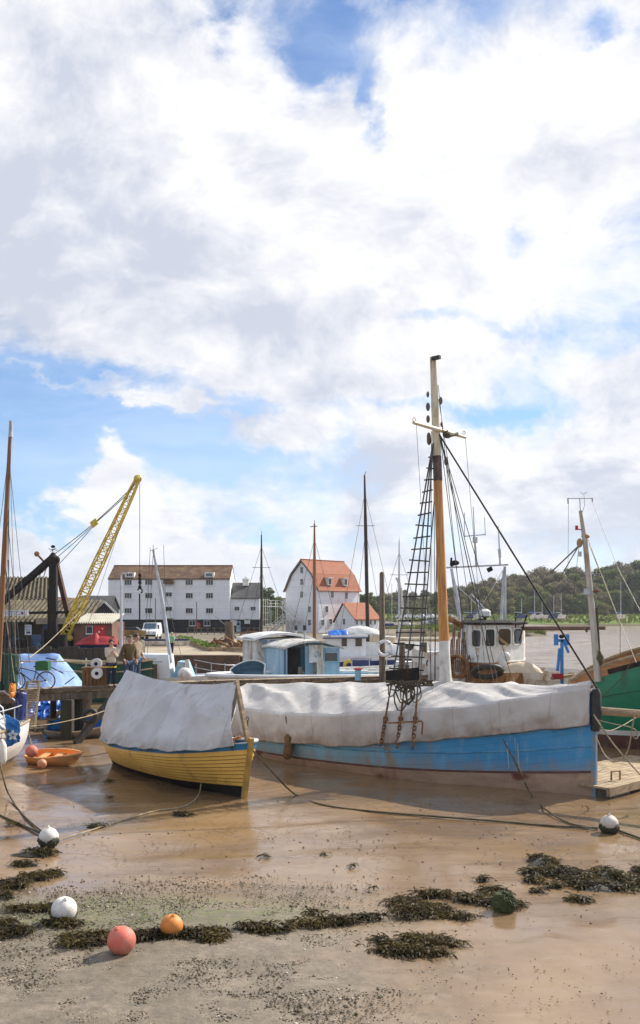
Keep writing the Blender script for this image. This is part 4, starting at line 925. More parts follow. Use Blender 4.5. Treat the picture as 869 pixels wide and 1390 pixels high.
def mill():
    th = math.radians(46); g = 1.3; Y = 148; o = V(((432.5-CX)/F*Y, Y, 0)); u = V((math.cos(th), math.sin(th), 0)); w = V((-math.sin(th), math.cos(th), 0))
    Lw, Gw = 9.9, 7.6; ze = H+32/F*Y; zr_ = H+70/F*(Y+4); zm = H+49.5/F*(Y+1)
    b = thing('tide_mill', 'tall white boarded mill with an orange tiled mansard roof', 'building', o+V((0,0,g)))
    P = lambda a, c, z: o+u*a+w*c+V((0,0,z))
    prof = [(0, ze), (1.5, zm+.35), (Gw/2, zr_-.1), (Gw-1.5, zm+.35), (Gw, ze)]
    mb = MB(); mb.prism([P(0, 0, g)]+[P(0, c, z) for c, z in prof]+[P(0, Gw, g)], u*Lw); mb.build('wall', M['board'], b)
    mb = MB(); ov = .25
    q = [(-.3, ze-.3), (0, ze+.05), (1.37, zm+.4), (Gw/2, zr_+.1), (Gw-1.37, zm+.4), (Gw, ze+.05), (Gw+.3, ze-.3)]
    for (c0, z0), (c1, z1) in zip(q, q[1:]):
        nr = V((0, -(z1-z0), c1-c0)).normalized()*.14
        mb.prism([P(-ov, c0, z0), P(-ov, c1, z1), P(-ov, c1+nr.y, z1+nr.z), P(-ov, c0+nr.y, z0+nr.z)], u*(Lw+2*ov))
    rf = mb.build('roof', M['tileorange'], b)
    mb = MB(); mb.bar(P(-ov-.03, Gw/2, zr_+.27), P(Lw+ov+.03, Gw/2, zr_+.27), .3, .16); mb.build('ridge_tiles', M['tileorange'], rf)
    mb = MB()
    for (c0, z0), (c1, z1) in zip(q, q[1:]): mb.bar(P(-ov-.03, c0, z0), P(-ov-.03, c1, z1), .05, .3)
    mb.build('barge_board', mat('dark_barge_board', (.12,.1,.09)), b)
    zz = lambda py, d=0: H-(py-HY)/F*(Y+d)
    nu, nw = -u, -w
    for py in (774, 790, 807): window(b, P(0, 3.8, zz(py, 3)), .62, .95, nu, 2, 2, depth=.08)
    for py in (827, 845): window(b, P(0, 2.0, zz(py, 1)), .62, .9, nu, 2, 2, depth=.08)
    for a, py in ((3.2, 807), (6.6, 808), (1.9, 827), (.9, 845), (2.8, 844)): window(b, P(a, 0, zz(py, 2)), .62, 1.0 if py < 840 else .9, nw, 2, 2, depth=.08)
    for a in (2.7, 6.5):   # dormers on the steep lower slope
        mb = MB(); c = P(a, .75, zz(789.5, 2)); mb.obox(c, u*.45, w*.75, V((0,0,.6))); d = mb.build('dormer', M['white'], rf)
        mb2 = MB(); mb2.obox(P(a, .7, zz(789.5, 2)+.66), u*.56, w*.9, V((0,0,.06))); mb2.build('dormer_cap', M['white'], rf)
        mb3 = MB(); mb3.obox(P(a, -.012, zz(789.5, 2)), u*.3, w*.012, V((0,0,.45))); mb3.build('dormer_pane', M['glass'], rf)
    # lean-to with its own little gable
    a0, a1 = 3.8, 8.2; dpt = 5.4; zE, zR = zz(836), zz(819, -2)
    Q = [(a0, zE-.3), ((a0+a1)/2-.3, zR), (a1, zE-.3)]
    mb = MB(); mb.prism([P(2.6, -1.0, g), P(2.6, -1.0, zE-1.2), P(2.6, -3.0, zR-.15), P(2.6, -5.4, zE-.5), P(2.6, -5.4, g)], u*6.0); an = mb.build('outhouse_wall', M['board'], b)
    mb = MB()
    for (c0, z0), (c1, z1) in (((-.8, zE-1.1), (-3.0, zR)), ((-3.0, zR), (-5.75, zE-.7))):
        mb.prism([P(2.4, c0, z0), P(2.4, c1, z1), P(2.4, c1, z1+.16), P(2.4, c0, z0+.16)], u*6.4)
    mb.build('outhouse_roof', M['tileorange'], b)
    for a in (3.2, 4.3, 5.4, 6.5, 7.6): window(b, P(a, -5.4, zz(845, -3)), .45, .75, nw, 1, 2, depth=.06, sill=False)
    window(b, P(2.6, -3.2, zz(844, -2)), .5, .9, nu, 2, 2, sill=False)
    # outside stair and landings against the gable
    mb = MB()
    def stair(p, q, n):
        for s in (-.45, .45):
            off = nu*s; mb.bar(p+off, q+off, .08, .22); mb.bar(p+off+V((0,0,1)), q+off+V((0,0,1)), .06, .08)
            for k in range(n+1):
                r = p.lerp(q, k/n)+off; mb.bar(r, r+V((0,0,1)), .04, .04)
        for k in range(n*2): r = p.lerp(q, (k+.5)/n/2); mb.obox(r, nu*.45, w*.13, V((0,0,.025)))
    z1, z2 = zz(842), zz(823)
    p0 = P(-1.0, 10.2, g); p1 = P(-1.0, 6.6, z1); p2 = P(-1.0, 3.4, z1); p3 = P(-1.0, 7.4, z2)
    stair(p0, p1, 5); mb.obox((p1+p2)/2, nu*.6, w*1.7, V((0,0,.06)))
    stair(p2+nu*.6, p3, 6)
    mb.obox(P(-1.0, 8.7, z2), nu*.7, w*1.3, V((0,0,.06)))
    for c in (3.4, 5.0, 6.6, 8.0, 9.6):
        for s in (-.6, .5):
            top = z2+1 if c > 7 else z1+1
            mb.bar(P(-1.0, c, g)+nu*s, P(-1.0, c, top)+nu*s, .1, .1)
    for zc, c0, c1 in ((z1+1, 3.4, 6.6), (z1+.5, 3.4, 6.6), (z2+1, 7.4, 10), (z2+.5, 7.4, 10)): mb.bar(P(-1.6, c0, zc), P(-1.6, c1, zc), .06, .08)
    mb.build('outside_stair', M['white'], b)
    mb = MB()
    for k in range(5):
        p = P(-1.0, 10.6+k*.45, g); mb.bar(p, p+V((0,0,5.6)), .07, .07)
    for k in range(5): mb.bar(P(-1.0, 10.6, g+1+k*1.1), P(-1.0, 12.4, g+1+k*1.1), .05, .05)
    mb.build('scaffold_frame', M['white'], b)

def workshop():
    g = 1.3; Yf = 85; X = lambda px, Y=Yf: (px-CX)/F*Y; Z = lambda py, Y=Yf: H-(py-HY)/F*Y
    b = thing('boat_shed', 'long dark boat shed with two corrugated iron roofs behind the crane', 'building', (X(40), Yf, g))
    x0, x1 = X(-150), X(101); mb = MB(); mb.box(((x0+x1)/2, Yf+3.2, (g+3.9)/2), (x1-x0, 6, 3.9-g)); w = mb.build('wall', mat('dark_brown_boards', (.05,.03,.022), (.025,.018,.016), .8, .8, .4, 6, dirt=(.09,.05,.03), dscale=.6), b)
    mb = MB(); e0, e1 = V((x0, Yf-.4, Z(844))), V((X(122), Yf-.4, Z(844))); r0, r1 = V((x0, Yf+5.5, Z(814, 91))), V((X(122, 85), Yf+5.5, Z(814, 91)))
    corrugated(mb, e0, e1, r0, r1); mb.build('lower_roof', M['iron'], b)
    mb = MB(); mb.box(((X(-150)+X(80, 92))/2, 95.6, (Z(845)+6.1)/2), (X(80, 92)-X(-150), 8, 6.1-Z(845))); mb.build('upper_wall', M['brick'], b)
    mb = MB(); corrugated(mb, (x0, 91.2, Z(813, 91.2)), (X(81, 92), 91.2, Z(813, 91.2)), (x0, 97, Z(783, 97)), (X(76, 97), 97, Z(783, 97))); mb.build('upper_roof', M['iron'], b)
    for px, ww in ((10, 2.2), (56, 1.5), (-30, 2.2)): window(b, (X(px, 91.5), 91.58, Z(815.2, 91.5)), ww, .45, cols=4, sill=False, frame='bluegrey')
    mb = MB(); mb.box((X(67), Yf+.16, Z(862)), (1.3, .1, 2.4)); mb.build('blue_door', mat('dull_blue_door', (.025,.06,.12), (.035,.08,.15), 2, .6, .1), b)
    for px, ww in ((24, 1.2), (47, .9)):
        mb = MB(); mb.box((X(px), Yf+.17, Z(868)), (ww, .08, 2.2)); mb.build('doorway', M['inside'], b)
    mb = MB(); mb.box((X(77), Yf-.2, Z(843)), (3.6, .4, .55)); mb.build('fascia_sheet', M['concrete'], b)
    s = MB(); s.box((X(23.5), Yf-.75, Z(832)), (2.45, .08, .55)); sg = s.build('sign_board', M['white_clean'], None); tag(sg, 'long white sign board fixed to the lower shed roof', 'sign')
    s = MB()
    for k, (dx, dz, l) in enumerate(((-.85,.09,.22), (-.5,.1,.3), (-.1,.1,.34), (.28,.1,.22), (.62,.1,.14), (-.6,-.08,.3), (.1,-.1,.3), (.55,-.12,.3))): s.box((X(23.5)+dx, Yf-.795, Z(832)+dz), (l, .012, .05 if dz > 0 else .035))
    s.build('lettering', M['navy'], sg)
    s = MB(); s.box((X(23.5)+.72, Yf-.796, Z(832)-.03), (.22, .012, .2)); s.build('emblem', M['redcloth'], sg)
    s = MB(); s.box((X(38), Yf+.08, Z(855)), (.62, .05, .95)); sg = s.build('poster', M['white_clean'], None); tag(sg, 'small pale poster on the dark shed wall', 'poster')
    s = MB()
    for k in range(5): s.box((X(38)-.02, Yf+.05, Z(850.5)-k*.13), (.45-.06*(k % 2), .012, .045))
    s.build('lettering', M['bluebright'], sg)
    s = MB(); s.box((X(38)+.04, Yf+.049, Z(855)-.25), (.3, .012, .18)); s.build('emblem', M['navy'], sg)
    s = MB(); s.bar((X(2), Yf-.6, Z(841)), (X(35), Yf-.6, Z(841)), .08, .1); tag(s.build('gutter_pipe', M['palewood'], None), 'pale horizontal pole below the white sign board', 'pole')
    # small brick building with a striped corrugated roof
    c = thing('brick_outbuilding', 'small red brick outbuilding with a striped corrugated roof', 'building', at(125, 880, 80))
    x0, x1 = X(100, 80), X(152, 80); mb = MB(); mb.box(((x0+x1)/2, 82.5, (g+3.7)/2), (x1-x0, 5, 3.7-g)); mb.build('wall', M['brick'], c)
    mb = MB(); corrugated(mb, (x0-.1, 79.7, 3.62), (x1+.1, 79.7, 3.62), (x0-.1, 85, 4.45), (x1+.1, 85, 4.45), .2, .05); mb.build('roof', mat('pale_corrugated_sheet', (.34,.32,.25), (.22,.2,.15), 1, .6, .1), c)
    window(c, (X(121.5, 80), 79.98, Z(855, 80)), .55, .65, cols=1, frame='white')
    s = MB(); s.box((X(135.5, 80), 79.94, Z(857, 80)), (.98, .05, .98)); sg = s.build('red_board', M['red'], None); tag(sg, 'square red board on the brick outbuilding', 'sign')
    s = MB(); s.ball((X(135, 80), 79.9, Z(858, 80)), (.08, .02, .08), 10, 6); s.ball((X(139.5, 80), 79.9, Z(853.5, 80)), (.07, .02, .06), 10, 6); s.build('white_mark', M['white_clean'], sg)
    # slate roofed house further back
    c = thing('slate_roofed_house', 'low house with blue grey slate roof behind the brick outbuilding', 'house', at(130, 850, 125)); Y = 125; x0, x1 = X(105, Y), X(148, Y)
    mb = MB(); mb.prism([(x0, Y, g), (x0, Y, Z(826, Y)), (x0, Y+3, Z(810, Y)), (x0, Y+6, Z(826, Y)), (x0, Y+6, g)], (x1-x0, 0, 0)); mb.build('wall', M['tarboard'], c)
    mb = MB()
    for s in (-1, 1):
        e0 = V((x0-.2, Y+3+s*3.3, Z(827, Y))); rr = V((x0-.2, Y+3, Z(810, Y)+.05)); mb.prism([e0, rr, rr+V((0,0,.15)), e0+V((0,0,.15))], (x1-x0+.4, 0, 0))
    mb.build('roof', M['slate'], c)
    mb = MB(); mb.prism([(x1-1.6, Y-2, Z(832, Y)), (x1-.2, Y-2, Z(818, Y)), (x1+1.2, Y-2, Z(832, Y)), (x1+1.2, Y-2, g), (x1-1.6, Y-2, g)], (0, 2, 0)); mb.bar((x1-1.8, Y-2.05, Z(832.5, Y)), (x1-.2, Y-2.05, Z(816.5, Y)), .08, .22, mi=1); mb.bar((x1+1.4, Y-2.05, Z(832.5, Y)), (x1-.2, Y-2.05, Z(816.5, Y)), .08, .22, mi=1)
    mb.build('porch_gable', [M['tarboard'], M['white']], c)
    window(c, (X(122, Y), Y-.02, Z(831, Y)), .9, .6, frame='white', sill=False)

def crane():
    Y = 80; g = 1.3; r = thing('derrick_crane', 'black stiff leg derrick crane with long yellow lattice jib', 'crane', at(72, 882, Y))
    p = lambda px, py, y=Y: at(px, py, y)
    mb = MB(); mb.bar(p(72.5, 884), p(72.5, 757), .62, .62); mb.bar(p(66.5,884), p(66.5,800), .2, .2); mb.tube([p(72, 757), p(72, 750)], [.45, .12], 10); mb.ball(p(77, 760), (.3,.3,.35), 10, 7); mb.build('mast_post', M['dark'], r, 40)
    mb = MB(); mb.bar(p(72, 757), p(8, 813, 84), .46, .5); mb.bar(p(8, 813, 84), p(-58, 884, 88), .46, .5); mb.build('back_leg', M['dark'], r)
    mb = MB(); mb.bar(p(75, 760), p(94, 840, 83.5), .4, .42); mb.bar(p(94, 840, 83.5), p(104, 882, 86), .4, .42); mb.build('side_leg', mat('rust_brown_leg', (.12,.055,.03), (.06,.035,.025), 2, .7, .3), r)
    mb = MB(); mb.bar(p(40, 832), p(95, 831), .3, .22); mb.build('tie_beam', M['dark'], r)
    # lattice jib
    a, c = p(84, 872), p(186, 652); d = (c-a).normalized(); s = d.cross(V((0,1,0))).normalized(); n = V((0,1,0)); L = (c-a).length
    wd = lambda t: pw([(0, .22), (.09, .38), (.5, .38), (.93, .24), (1, .16)], t)
    mb = MB(); N = 26; cr = [[a+d*L*(i/N)+s*i_*wd(i/N)+n*j_*wd(i/N) for i_, j_ in ((-1,-1),(1,-1),(1,1),(-1,1))] for i in range(N+1)]
    for k in range(4): mb.tube([q[k] for q in cr], .075, 5)
    for i in range(N):
        for k in range(4):
            k2 = (k+1) % 4; (mb.tube([cr[i][k], cr[i+1][k2]], .035, 4) if i % 2 else mb.tube([cr[i][k2], cr[i+1][k]], .035, 4)); mb.tube([cr[i][k], cr[i][k2]], .03, 4)
    for i in range(9): mb.tube([cr[i][0], cr[i][2]], .06, 4)
    mb.build('jib', M['yellow'], r, 40)
    mb = MB(); mb.ball(c+d*.1, (.3,.28,.34), 10, 7); mb.torus(c+d*.15, (0,1,0), .27, .09, 16, 6); mb.build('jib_head', M['yellow'], r, 50)
    mb = MB(); mb.ball(p(94, 866), (.35,.3,.3), 10, 7); mb.bar(p(82, 872), p(90, 868), .6, .3); mb.build('jib_foot', M['yellow'], r, 50)
    bl = p(128, 710); mb = MB(); mb.obox(bl, d*.1+V((.2,0,.1)), n*.2, V((-.1,0,.22))); mb.torus(bl, (0,1,0), .2, .07, 14, 6); mb.build('guy_block', M['yellow'], r, 50)
    for (q0, q1, rr) in ((p(74,752), bl, .035), (p(77,757), bl+V((0,0,-.1)), .03), (p(78,768), p(134,706), .03), (bl, p(183,658), .04), (p(134,706), p(181,663), .035), (p(110,877), p(171,690), .018)):
        mb = MB(); mb.tube(sag(q0, q1, .05, 6), rr, 5); mb.build('guy_cable', M['wire'], r)
    hx = p(189.8, 655); hb = p(189.8, 797)
    mb = MB(); mb.tube([hx, hb], .025, 5); mb.build('hoist_cable', M['wire'], r)
    mb = MB(); 
    for py in (781, 786, 791, 797): mb.ball(p(190, py), (.16,.14,.2), 8, 6)
    mb.torus(p(190, 802), (0,1,0), .2, .06, 12, 6, a0=-2.2, a1=2.0); mb.tube([p(189.6, 806), p(189.6, 843)], .07, 6); mb.build('hook_block', M['dark'], r, 50)
    mb = MB(); t = p(71.5, 745); mb.tube([p(72, 752), t], .04, 5); mb.bar(p(66,745), p(78,747), .05, .05); mb.bar(p(68,748.5), p(76,744), .04, .04); mb.ball(p(72,742), (.2,.08,.14), 8, 5); mb.build('weather_vane', M['dark'], r)
    # machinery house at the foot
    mb = MB(); mb.box(p(80, 868, 82), (2.2, 1.6, 1.8)); mb.tube([p(74,880,80.5), p(92,880,80.5)], .5, 12); mb.box(p(100,882,80), (1.4,1,.5)); mb.build('winch', M['dark'], r, 40)
    # second, distant lattice boom
    r2 = thing('lattice_boom', 'slim rusty lattice boom standing behind the derrick', 'crane boom', at(40, 850, 100)); mb = MB(); a, c = p(38, 842, 100), p(62, 765, 100); d = (c-a); n_ = 10
    for k in (-1, 1): mb.tube([a+V((k*.35,0,0)), c+V((k*.2,0,0))], .05, 5)
    for i in range(n_):
        k = 1 if i % 2 else -1; mb.tube([a+d*i/n_+V((k*.33,0,0)), a+d*(i+1)/n_+V((-k*.3,0,0))], .03, 4)
    mb.tube([c, p(50, 752, 100)], .12, 6); mb.ball(p(50, 752, 100), (.3,.2,.3), 8, 6); mb.build('boom', M['rust'], r2)
    # tall pale lamp post
    lp = thing('lamp_post', 'tall thin pale lamp post in front of the granary', 'lamp post', at(164, 889, 70)); mb = MB(); mb.tube([p(164.5, 889, 70), p(164.5, 782, 70), p(165.2, 778.5, 70), p(168, 777.5, 70)], [.11, .075, .06, .05], 8); mb.build('pole', M['greyspar'], lp, 50)
    mb = MB(); mb.obox(p(171, 777.6, 70), V((.2,0,0)), V((0,.1,0)), V((0,0,.05))); mb.build('lamp_head', M['greyspar'], lp)
# ------------------------------------------------------------------ jetty and what stands on it
JZ = 1.72
def jetty():
    nodes = [V((-11.2, 31.4, 0)), V((-4.2, 36.3, 0)), V((4.6, 39.6, 0))]
    j = thing('jetty', 'old timber jetty on dark posts behind the yellow and blue boats', 'jetty', nodes[0]); wd = 1.9
    pl = MB(); bm_ = MB(); ps = MB(); br = MB()
    posts = []
    for a, c in zip(nodes, nodes[1:]):
        d = (c-a).normalized(); n = V((-d.y, d.x, 0)); L = (c-a).length
        k = 0; x = -.1
        while x < L:
            w = R.uniform(.17, .22); z = JZ-.03+R.uniform(-.008,.008); e = R.uniform(-.05,.05)
            pl.obox(a+d*(x+w/2)+n*(wd/2+e)+V((0,0,z)), d*(w/2-.008), n*(wd/2), V((0,0,.03))); x += w
        for o in (.03, wd-.1):
            bm_.bar(a+n*o+V((0,0,JZ-.2)), c+n*o+V((0,0,JZ-.2)), .14, .26)
        bm_.bar(a+n*-.04+V((0,0,JZ+.06)), c+n*-.04+V((0,0,JZ+.06)), .14, .1)
        for i in range(int(L/2.4)+1):
            x = .3+i*2.4
            if x > L: break
            for o in (.12, wd-.2): posts.append((a+d*x+n*o, d, n))
    pl.build('deck_planks', M['palewood'], j); bm_.build('beam', M['oldwood'], j)
    for p, d, n in posts:
        mb = MB(); r = R.uniform(.1,.13); mb.tube([p+V((0,0,-.3)), p+V((.02,0,JZ-.34))], [r*1.1, r], 8); mb.build('post', M['wetwood'], j, 50)
    # the pair of heavy posts and the raking strut seen under the deck
    for px, py0, w, Y in ((92, 1016, .44, 32.75), (105.5, 1006, .34, 33.5)):
        p = at(px, py0, Y); p.z = -.2; mb = MB(); mb.bar(p, p+V((0,0,JZ-.1)), w, w*.9); mb.build('post', M['wetwood'], j)
    a, c = at(103, 1013, 31.6), at(150, 950, 32.6); a.z = 0; mb = MB(); mb.bar(a, c, .2, .2); mb.build('strut', M['wetwood'], j)
    # crane tyre
    t = thing('tyre', 'black tyre hanging as a fender under the jetty edge', 'tyre', at(122, 972, 31.6)); mb = MB(); p = at(122, 972, 31.6); mb.torus(p, (.25,-1,.05), .2, .085, 24, 10); mb.build('tread', M['black'], t, 60)
    mb = MB(); mb.tube([p+V((0,0,.2)), p+V((.02,.1,.62))], .015, 5); mb.build('hanging_rope', M['rope'], t)
    # gangway: brow of slats
    g = thing('gangway', 'narrow slatted wooden gangway leading down from the jetty', 'gangway', at(40, 950, 31)); a, c = at(45.5, 926, 32.2), at(33, 990, 29.4); d = c-a; s = V((.19, .05, 0))
    mb = MB(); mb.bar(a-s, c-s*1.6, .07, .12); mb.bar(a+s, c+s*1.6, .07, .12); mb.build('side_rail', M['oldwood'], g)
    mb = MB()
    for i in range(26): p = a+d*(i+.5)/26; w_ = lerp(1, 1.6, i/26); mb.bar(p-s*w_+V((0,-.02,.07)), p+s*w_+V((0,-.02,.07)), .045, .03)
    mb.build('slats', M['palewood'], g)
    # handrail wire along the jetty
    h = thing('wire_handrail', 'thin handrail with pale wires along the back of the jetty', 'railing', at(60, 930, 33.5)); mb = MB(); mb2 = MB()
    for px, Y in ((10, 33), (117, 35.2)): p = at(px, 930, Y); p.z = JZ; mb.tube([p, p+V((0,0,1.05))], .03, 6)
    mb2.tube([at(5, 898, 33), at(143, 897.5, 35.6)], .025, 5); mb2.tube([at(20, 905, 33), at(118, 914, 35.2)], .008, 4)
    mb.build('post', M['steel'], h); mb2.build('wire', M['rope_pale'], h)
    # lifebuoy pile at the far end
    pp = at(519, 918, 38.5); pl2 = MB(); top = at(518.5, 778, 38.5); pl2.tube([V((pp.x, pp.y, -.2)), V((pp.x, pp.y, 3)), top, top+V((0,0,.06))], [.15, .13, .1, .04], 10); tag(pl2.build('mooring_post', M['oldwood'], None, 50), 'tall dark timber mooring post carrying the white lifebuoy', 'post')
    lb = thing('lifebuoy', 'white lifebuoy ring hanging on the tall mooring post', 'lifebuoy', at(522, 880, 38.2)); mb = MB(); c0 = at(522, 880, 38.2); mb.torus(c0, (.05,-1,.02), .29, .075, 28, 10); mb.build('ring', M['white_clean'], lb, 60)
    mb = MB(); 
    for k in range(4):
        a_ = PI/4+k*PI/2; mb.torus(c0+V((.29*math.cos(a_), 0, .29*math.sin(a_))), (-math.sin(a_), 0, math.cos(a_)), .082, .012, 10, 5)
    mb.build('grab_line', M['navy'], lb, 50)
    mb = MB(); q = at(540, 880, 38.4)
    b2 = thing('bollard_stump', 'short dark bollard on the jetty left of the mooring post', 'bollard', at(490, 918, 38)); mb = MB(); p = at(486, 920, 38); mb.tube([V((p.x, p.y, JZ)), V((p.x, p.y, JZ+.42))], [.13, .13], 10); mb.build('stump', M['bluegrey'], b2, 50); mb = MB(); mb.ball((p.x, p.y, JZ+.47), (.2,.2,.06), 12, 6); mb.build('cap', M['pink'], b2, 50)

def bicycle():
    loc = at(42, 930, 33.2); loc.z = JZ; b = thing('bicycle', 'dark bicycle parked on the jetty in front of the light blue tarpaulin', 'bicycle', loc, math.radians(12))
    rw, fw, r = V((.52,0,.33)), V((-.52,0,.33)), .32
    W_ = lambda o: o
    for c in (rw, fw):
        mb = MB(); mb.torus(c, (0,1,0), r, .02, 28, 6); w = mb.build('wheel', M['black'], b, 50, True)
        mb = MB(); mb.torus(c, (0,1,0), r-.025, .009, 28, 5)
        for k in range(14): a = k*2*PI/14; mb.tube([c, c+V((math.cos(a)*(r-.02), 0, math.sin(a)*(r-.02)))], .0035, 3)
        mb.build('rim', M['steel'], w, 50, True)
    bb, st, hd = V((.08,0,.28)), V((.2,0,.78)), V((-.36,0,.82)); mb = MB()
    for a, c in ((bb, st), (bb, hd-V((0,0,.18))), (st-V((.03,0,.12)), hd-V((0,0,.02))), (bb, rw), (st-V((.03,0,.12)), rw), (hd, fw)): mb.tube([a, c], .017, 6)
    mb.build('frame', M['dark'], b, 50, True)
    mb = MB(); mb.ball(st+V((0,0,.06)), (.13,.06,.035), 10, 6); mb.build('saddle', M['black'], b, 60, True)
    mb = MB(); mb.tube([hd, hd+V((-.02,0,.14))], .014, 6); mb.tube([hd+V((.06,-.24,.15)), hd+V((-.04,-.12,.15)), hd+V((-.04,.12,.15)), hd+V((.06,.24,.15))], .013, 6); mb.build('handlebar', M['steel'], b, 50, True)
    mb = MB(); mb.torus(bb, (0,1,0), .1, .012, 18, 5); mb.bar(bb+V((0,-.06,0)), bb+V((.05,-.06,-.16)), .02, .02); mb.bar(bb+V((0,.06,0)), bb+V((-.05,.06,.16)), .02, .02); mb.build('chainset', M['steel'], b, 50, True)
    mb = MB(); mb.bar(rw+V((-.3,0,.36)), rw+V((.15,0,.36)), .1, .02); mb.bar(rw+V((0,0,.0)), rw+V((.1,0,.36)), .015, .015); mb.build('rack', M['steel'], b, 40, True)
    c = Matrix.Translation(loc) @ Matrix.Rotation(math.radians(12), 4, 'Z') @ V((.42,0,.87))
    cr = thing('storage_crate', 'green plastic crate on the bicycle carrier', 'crate', c-V((0,0,.16))); mb = MB(); z = c.z
    for dx, dy, sx, sy in ((0,-.17,.46,.02), (0,.17,.46,.02), (-.22,0,.02,.32), (.22,0,.02,.32)): mb.box(c+V((dx,dy,0)), (sx, sy, .32))
    mb.box(c+V((0,0,-.15)), (.43,.31,.02)); mb.build('box_walls', M['greencrate'], cr); mb = MB(); mb.torus(c+V((0,0,.16)), (0,0,1), .2, .02, 4, 5); mb.build('rim', M['greencrate'], cr)

def clutter():
    # covered boat behind the jetty on the left
    loc = at(40, 930, 41); loc.z = 0
    h = Hull(5.9, lambda t: 1.5*(1-max(0, (t-.5)/.5)**2.4) if t > .5 else 1.5-.3*(.5-t), lambda t: 1.2, lambda v, t: .4+.6*(1-(1-max(0,v))**2.2), rake=.3)
    l0 = at(-60, 930, 41); l0.z = 0; root = thing('covered_boat', 'boat hull hidden under the large light blue tarpaulin', 'boat', l0)
    mb = MB(); h.both(mb, 0, 1, 30, 5); h.transom(mb, 0, 1); mb.build('hull', M['oldwood'], root, 50, True); mb = MB(); h.deck(mb, .9); mb.build('deck', M['oldwood'], root, None, True)
    def fn(u, w):
        x = lerp(.2, 5.9, u); a = abs(w); sd = -1 if w < 0 else 1; n1 = .4*fbm((x*.7, w*2, 2)); n2 = fbm((x*2, w*4, 2))
        zt = pw([(0,2.55), (2.0,2.6), (4.3,2.7), (4.6,2.62), (5.9,1.1)], x)
        y = 1.75*a*pw([(0,1), (4.4,1), (5.9,.8)], x); z = lerp(zt, min(zt-.1, .95), a**1.15)-.12*math.sin(PI*a)
        f_ = .07*ridge(x*.5+a*.7+n1*.3)**4
        return V((x+.06*n2, sd*(y+f_+.05*n1), z+f_*.5+.04*n1))
    o = cloth('tarpaulin', fn, 70, 50, M['bluetarp'], 'large light blue tarpaulin tented behind the bicycle', 'tarpaulin', l0, 0)
    for k, (a, c) in enumerate(((at(62, 893, 39.2), at(76, 896, 39.2)), (at(64, 903, 39.1), at(86, 914, 39.0)), (at(88, 929, 38.7), at(101, 919, 38.7)))):
        mb = MB(); mb.tube([a, c], .025, 5); tag(mb.build('tie_rope', M['navy'], None), ('short dark strap at the top of the light blue tarpaulin', 'dark strap across the middle of the light blue tarpaulin', 'dark strap at the lower right corner of the light blue tarpaulin')[k], 'strap')
    # deep blue sheet and junk beneath the jetty
    def fn2(u, w):
        n1 = fbm((u*5, w*4, 8)); return at(lerp(44, 88, u), lerp(950, 972, (w+1)/2), 36.5)+V((0, -.35*(w+1)+.25*n1, .1*n1+.12*ridge(u*4+w)**3))
    cloth('blue_sheet', fn2, 40, 24, M['deepblue'], 'crumpled deep blue plastic sheet under the jetty', 'tarpaulin', (0,0,0), 0)
    mb = MB()
    for i in range(40):
        p = at(R.uniform(46, 150), R.uniform(972, 978), R.uniform(33, 36.5)); p.z = max(.08, p.z*.3); d = V((R.uniform(-1,1), R.uniform(-.5,.5), R.uniform(-.15,.15)))*R.uniform(.2,.7); mb.bar(p-d, p+d, R.uniform(.05,.14), R.uniform(.04,.1))
    tag(mb.build('driftwood', M['oldwood'], None), 'old planks and driftwood lying in the shade beneath the jetty', None, None, 'stuff')
    mb = MB(); p = at(80, 969, 35.5); mb.bar(p-V((.3,.1,.1)), p+V((.3,0,.15)), .16, .2); tag(mb.build('timber_offcut', M['palewood'], None), 'pale timber offcut below the deep blue sheet', 'timber')
    # crates and white reels on the jetty
    cr = thing('wooden_crate', 'brown slatted wooden crate on the jetty beside the cable reels', 'crate', at(130, 934, 34.6)); c = at(131, 921, 34.8); z0 = JZ+.03
    mb = MB()
    for k in range(7): mb.box((c.x-.42+k*.14, c.y-.28, z0+.33), (.11, .025, .66))
    mb.box((c.x, c.y+.02, z0+.3), (.9, .5, .58)); mb.box((c.x, c.y, z0+.68), (1.0, .62, .05)); mb.build('slats', mat('brown_crate_wood', (.24,.12,.05), (.15,.075,.03), 3, .8, .3), cr)
    for k, (px, py, Y, lab) in enumerate(((131, 901, 34.9, 'white cable reel standing on top of the brown crate'), (132, 914, 34.35, 'white cable reel leaning against the front of the brown crate'))):
        p = at(px, py, Y); t = thing('cable_reel', lab, 'reel', p, 0, 'white cable reels by the crate')
        for s in (-1, 1):
            mb = MB(); mb.tube([p+V((0,s*.08-.01,0)), p+V((0,s*.08+.01,0))], .205, 20); mb.build('flange', M['white'], t, 40)
        mb = MB(); mb.tube([p+V((0,-.1,0)), p+V((0,.1,0))], .07, 12); mb.build('hub', M['dark'], t, 40)
    # old dark hull behind the crates, timber baulk along the yard edge
    l0 = at(84, 930, 47); l0.z = 0; ob = thing('old_hull', 'old dark green boat hull lying behind the brown crate', 'boat', l0, math.radians(2)); h = Hull(4.6, lambda t: max(.05, .9*(1-abs((t-.5)/.52)**3)), lambda t: 1.95+.15*(2*t-1)**2, lambda v, t: .5+.5*max(0,v)**.6)
    mb = MB(); shellpart(h, mb, 0, 1, 30, 4); mb.build('hull', M['greencloth'], ob, 50, True); mb = MB()
    for sd in (-1, 1): mb.tube(h.line(1, sd, 0, 30), .06, 6); mb.tube(h.line(.8, sd, .02, 30), .04, 6)
    mb.build('rubbing_strake', M['palewood'], ob, 60, True)
    mb = MB()
    for k in range(20):
        c = at(-30+k*9.5, 892, 70.2); c.z = 1.0; mb.box(c, (.5, .25, R.uniform(1.5, 1.9)))
    tag(mb.build('timber_piling', M['wetwood'], None), 'row of dark timber piling along the yard edge on the left', 'wall')
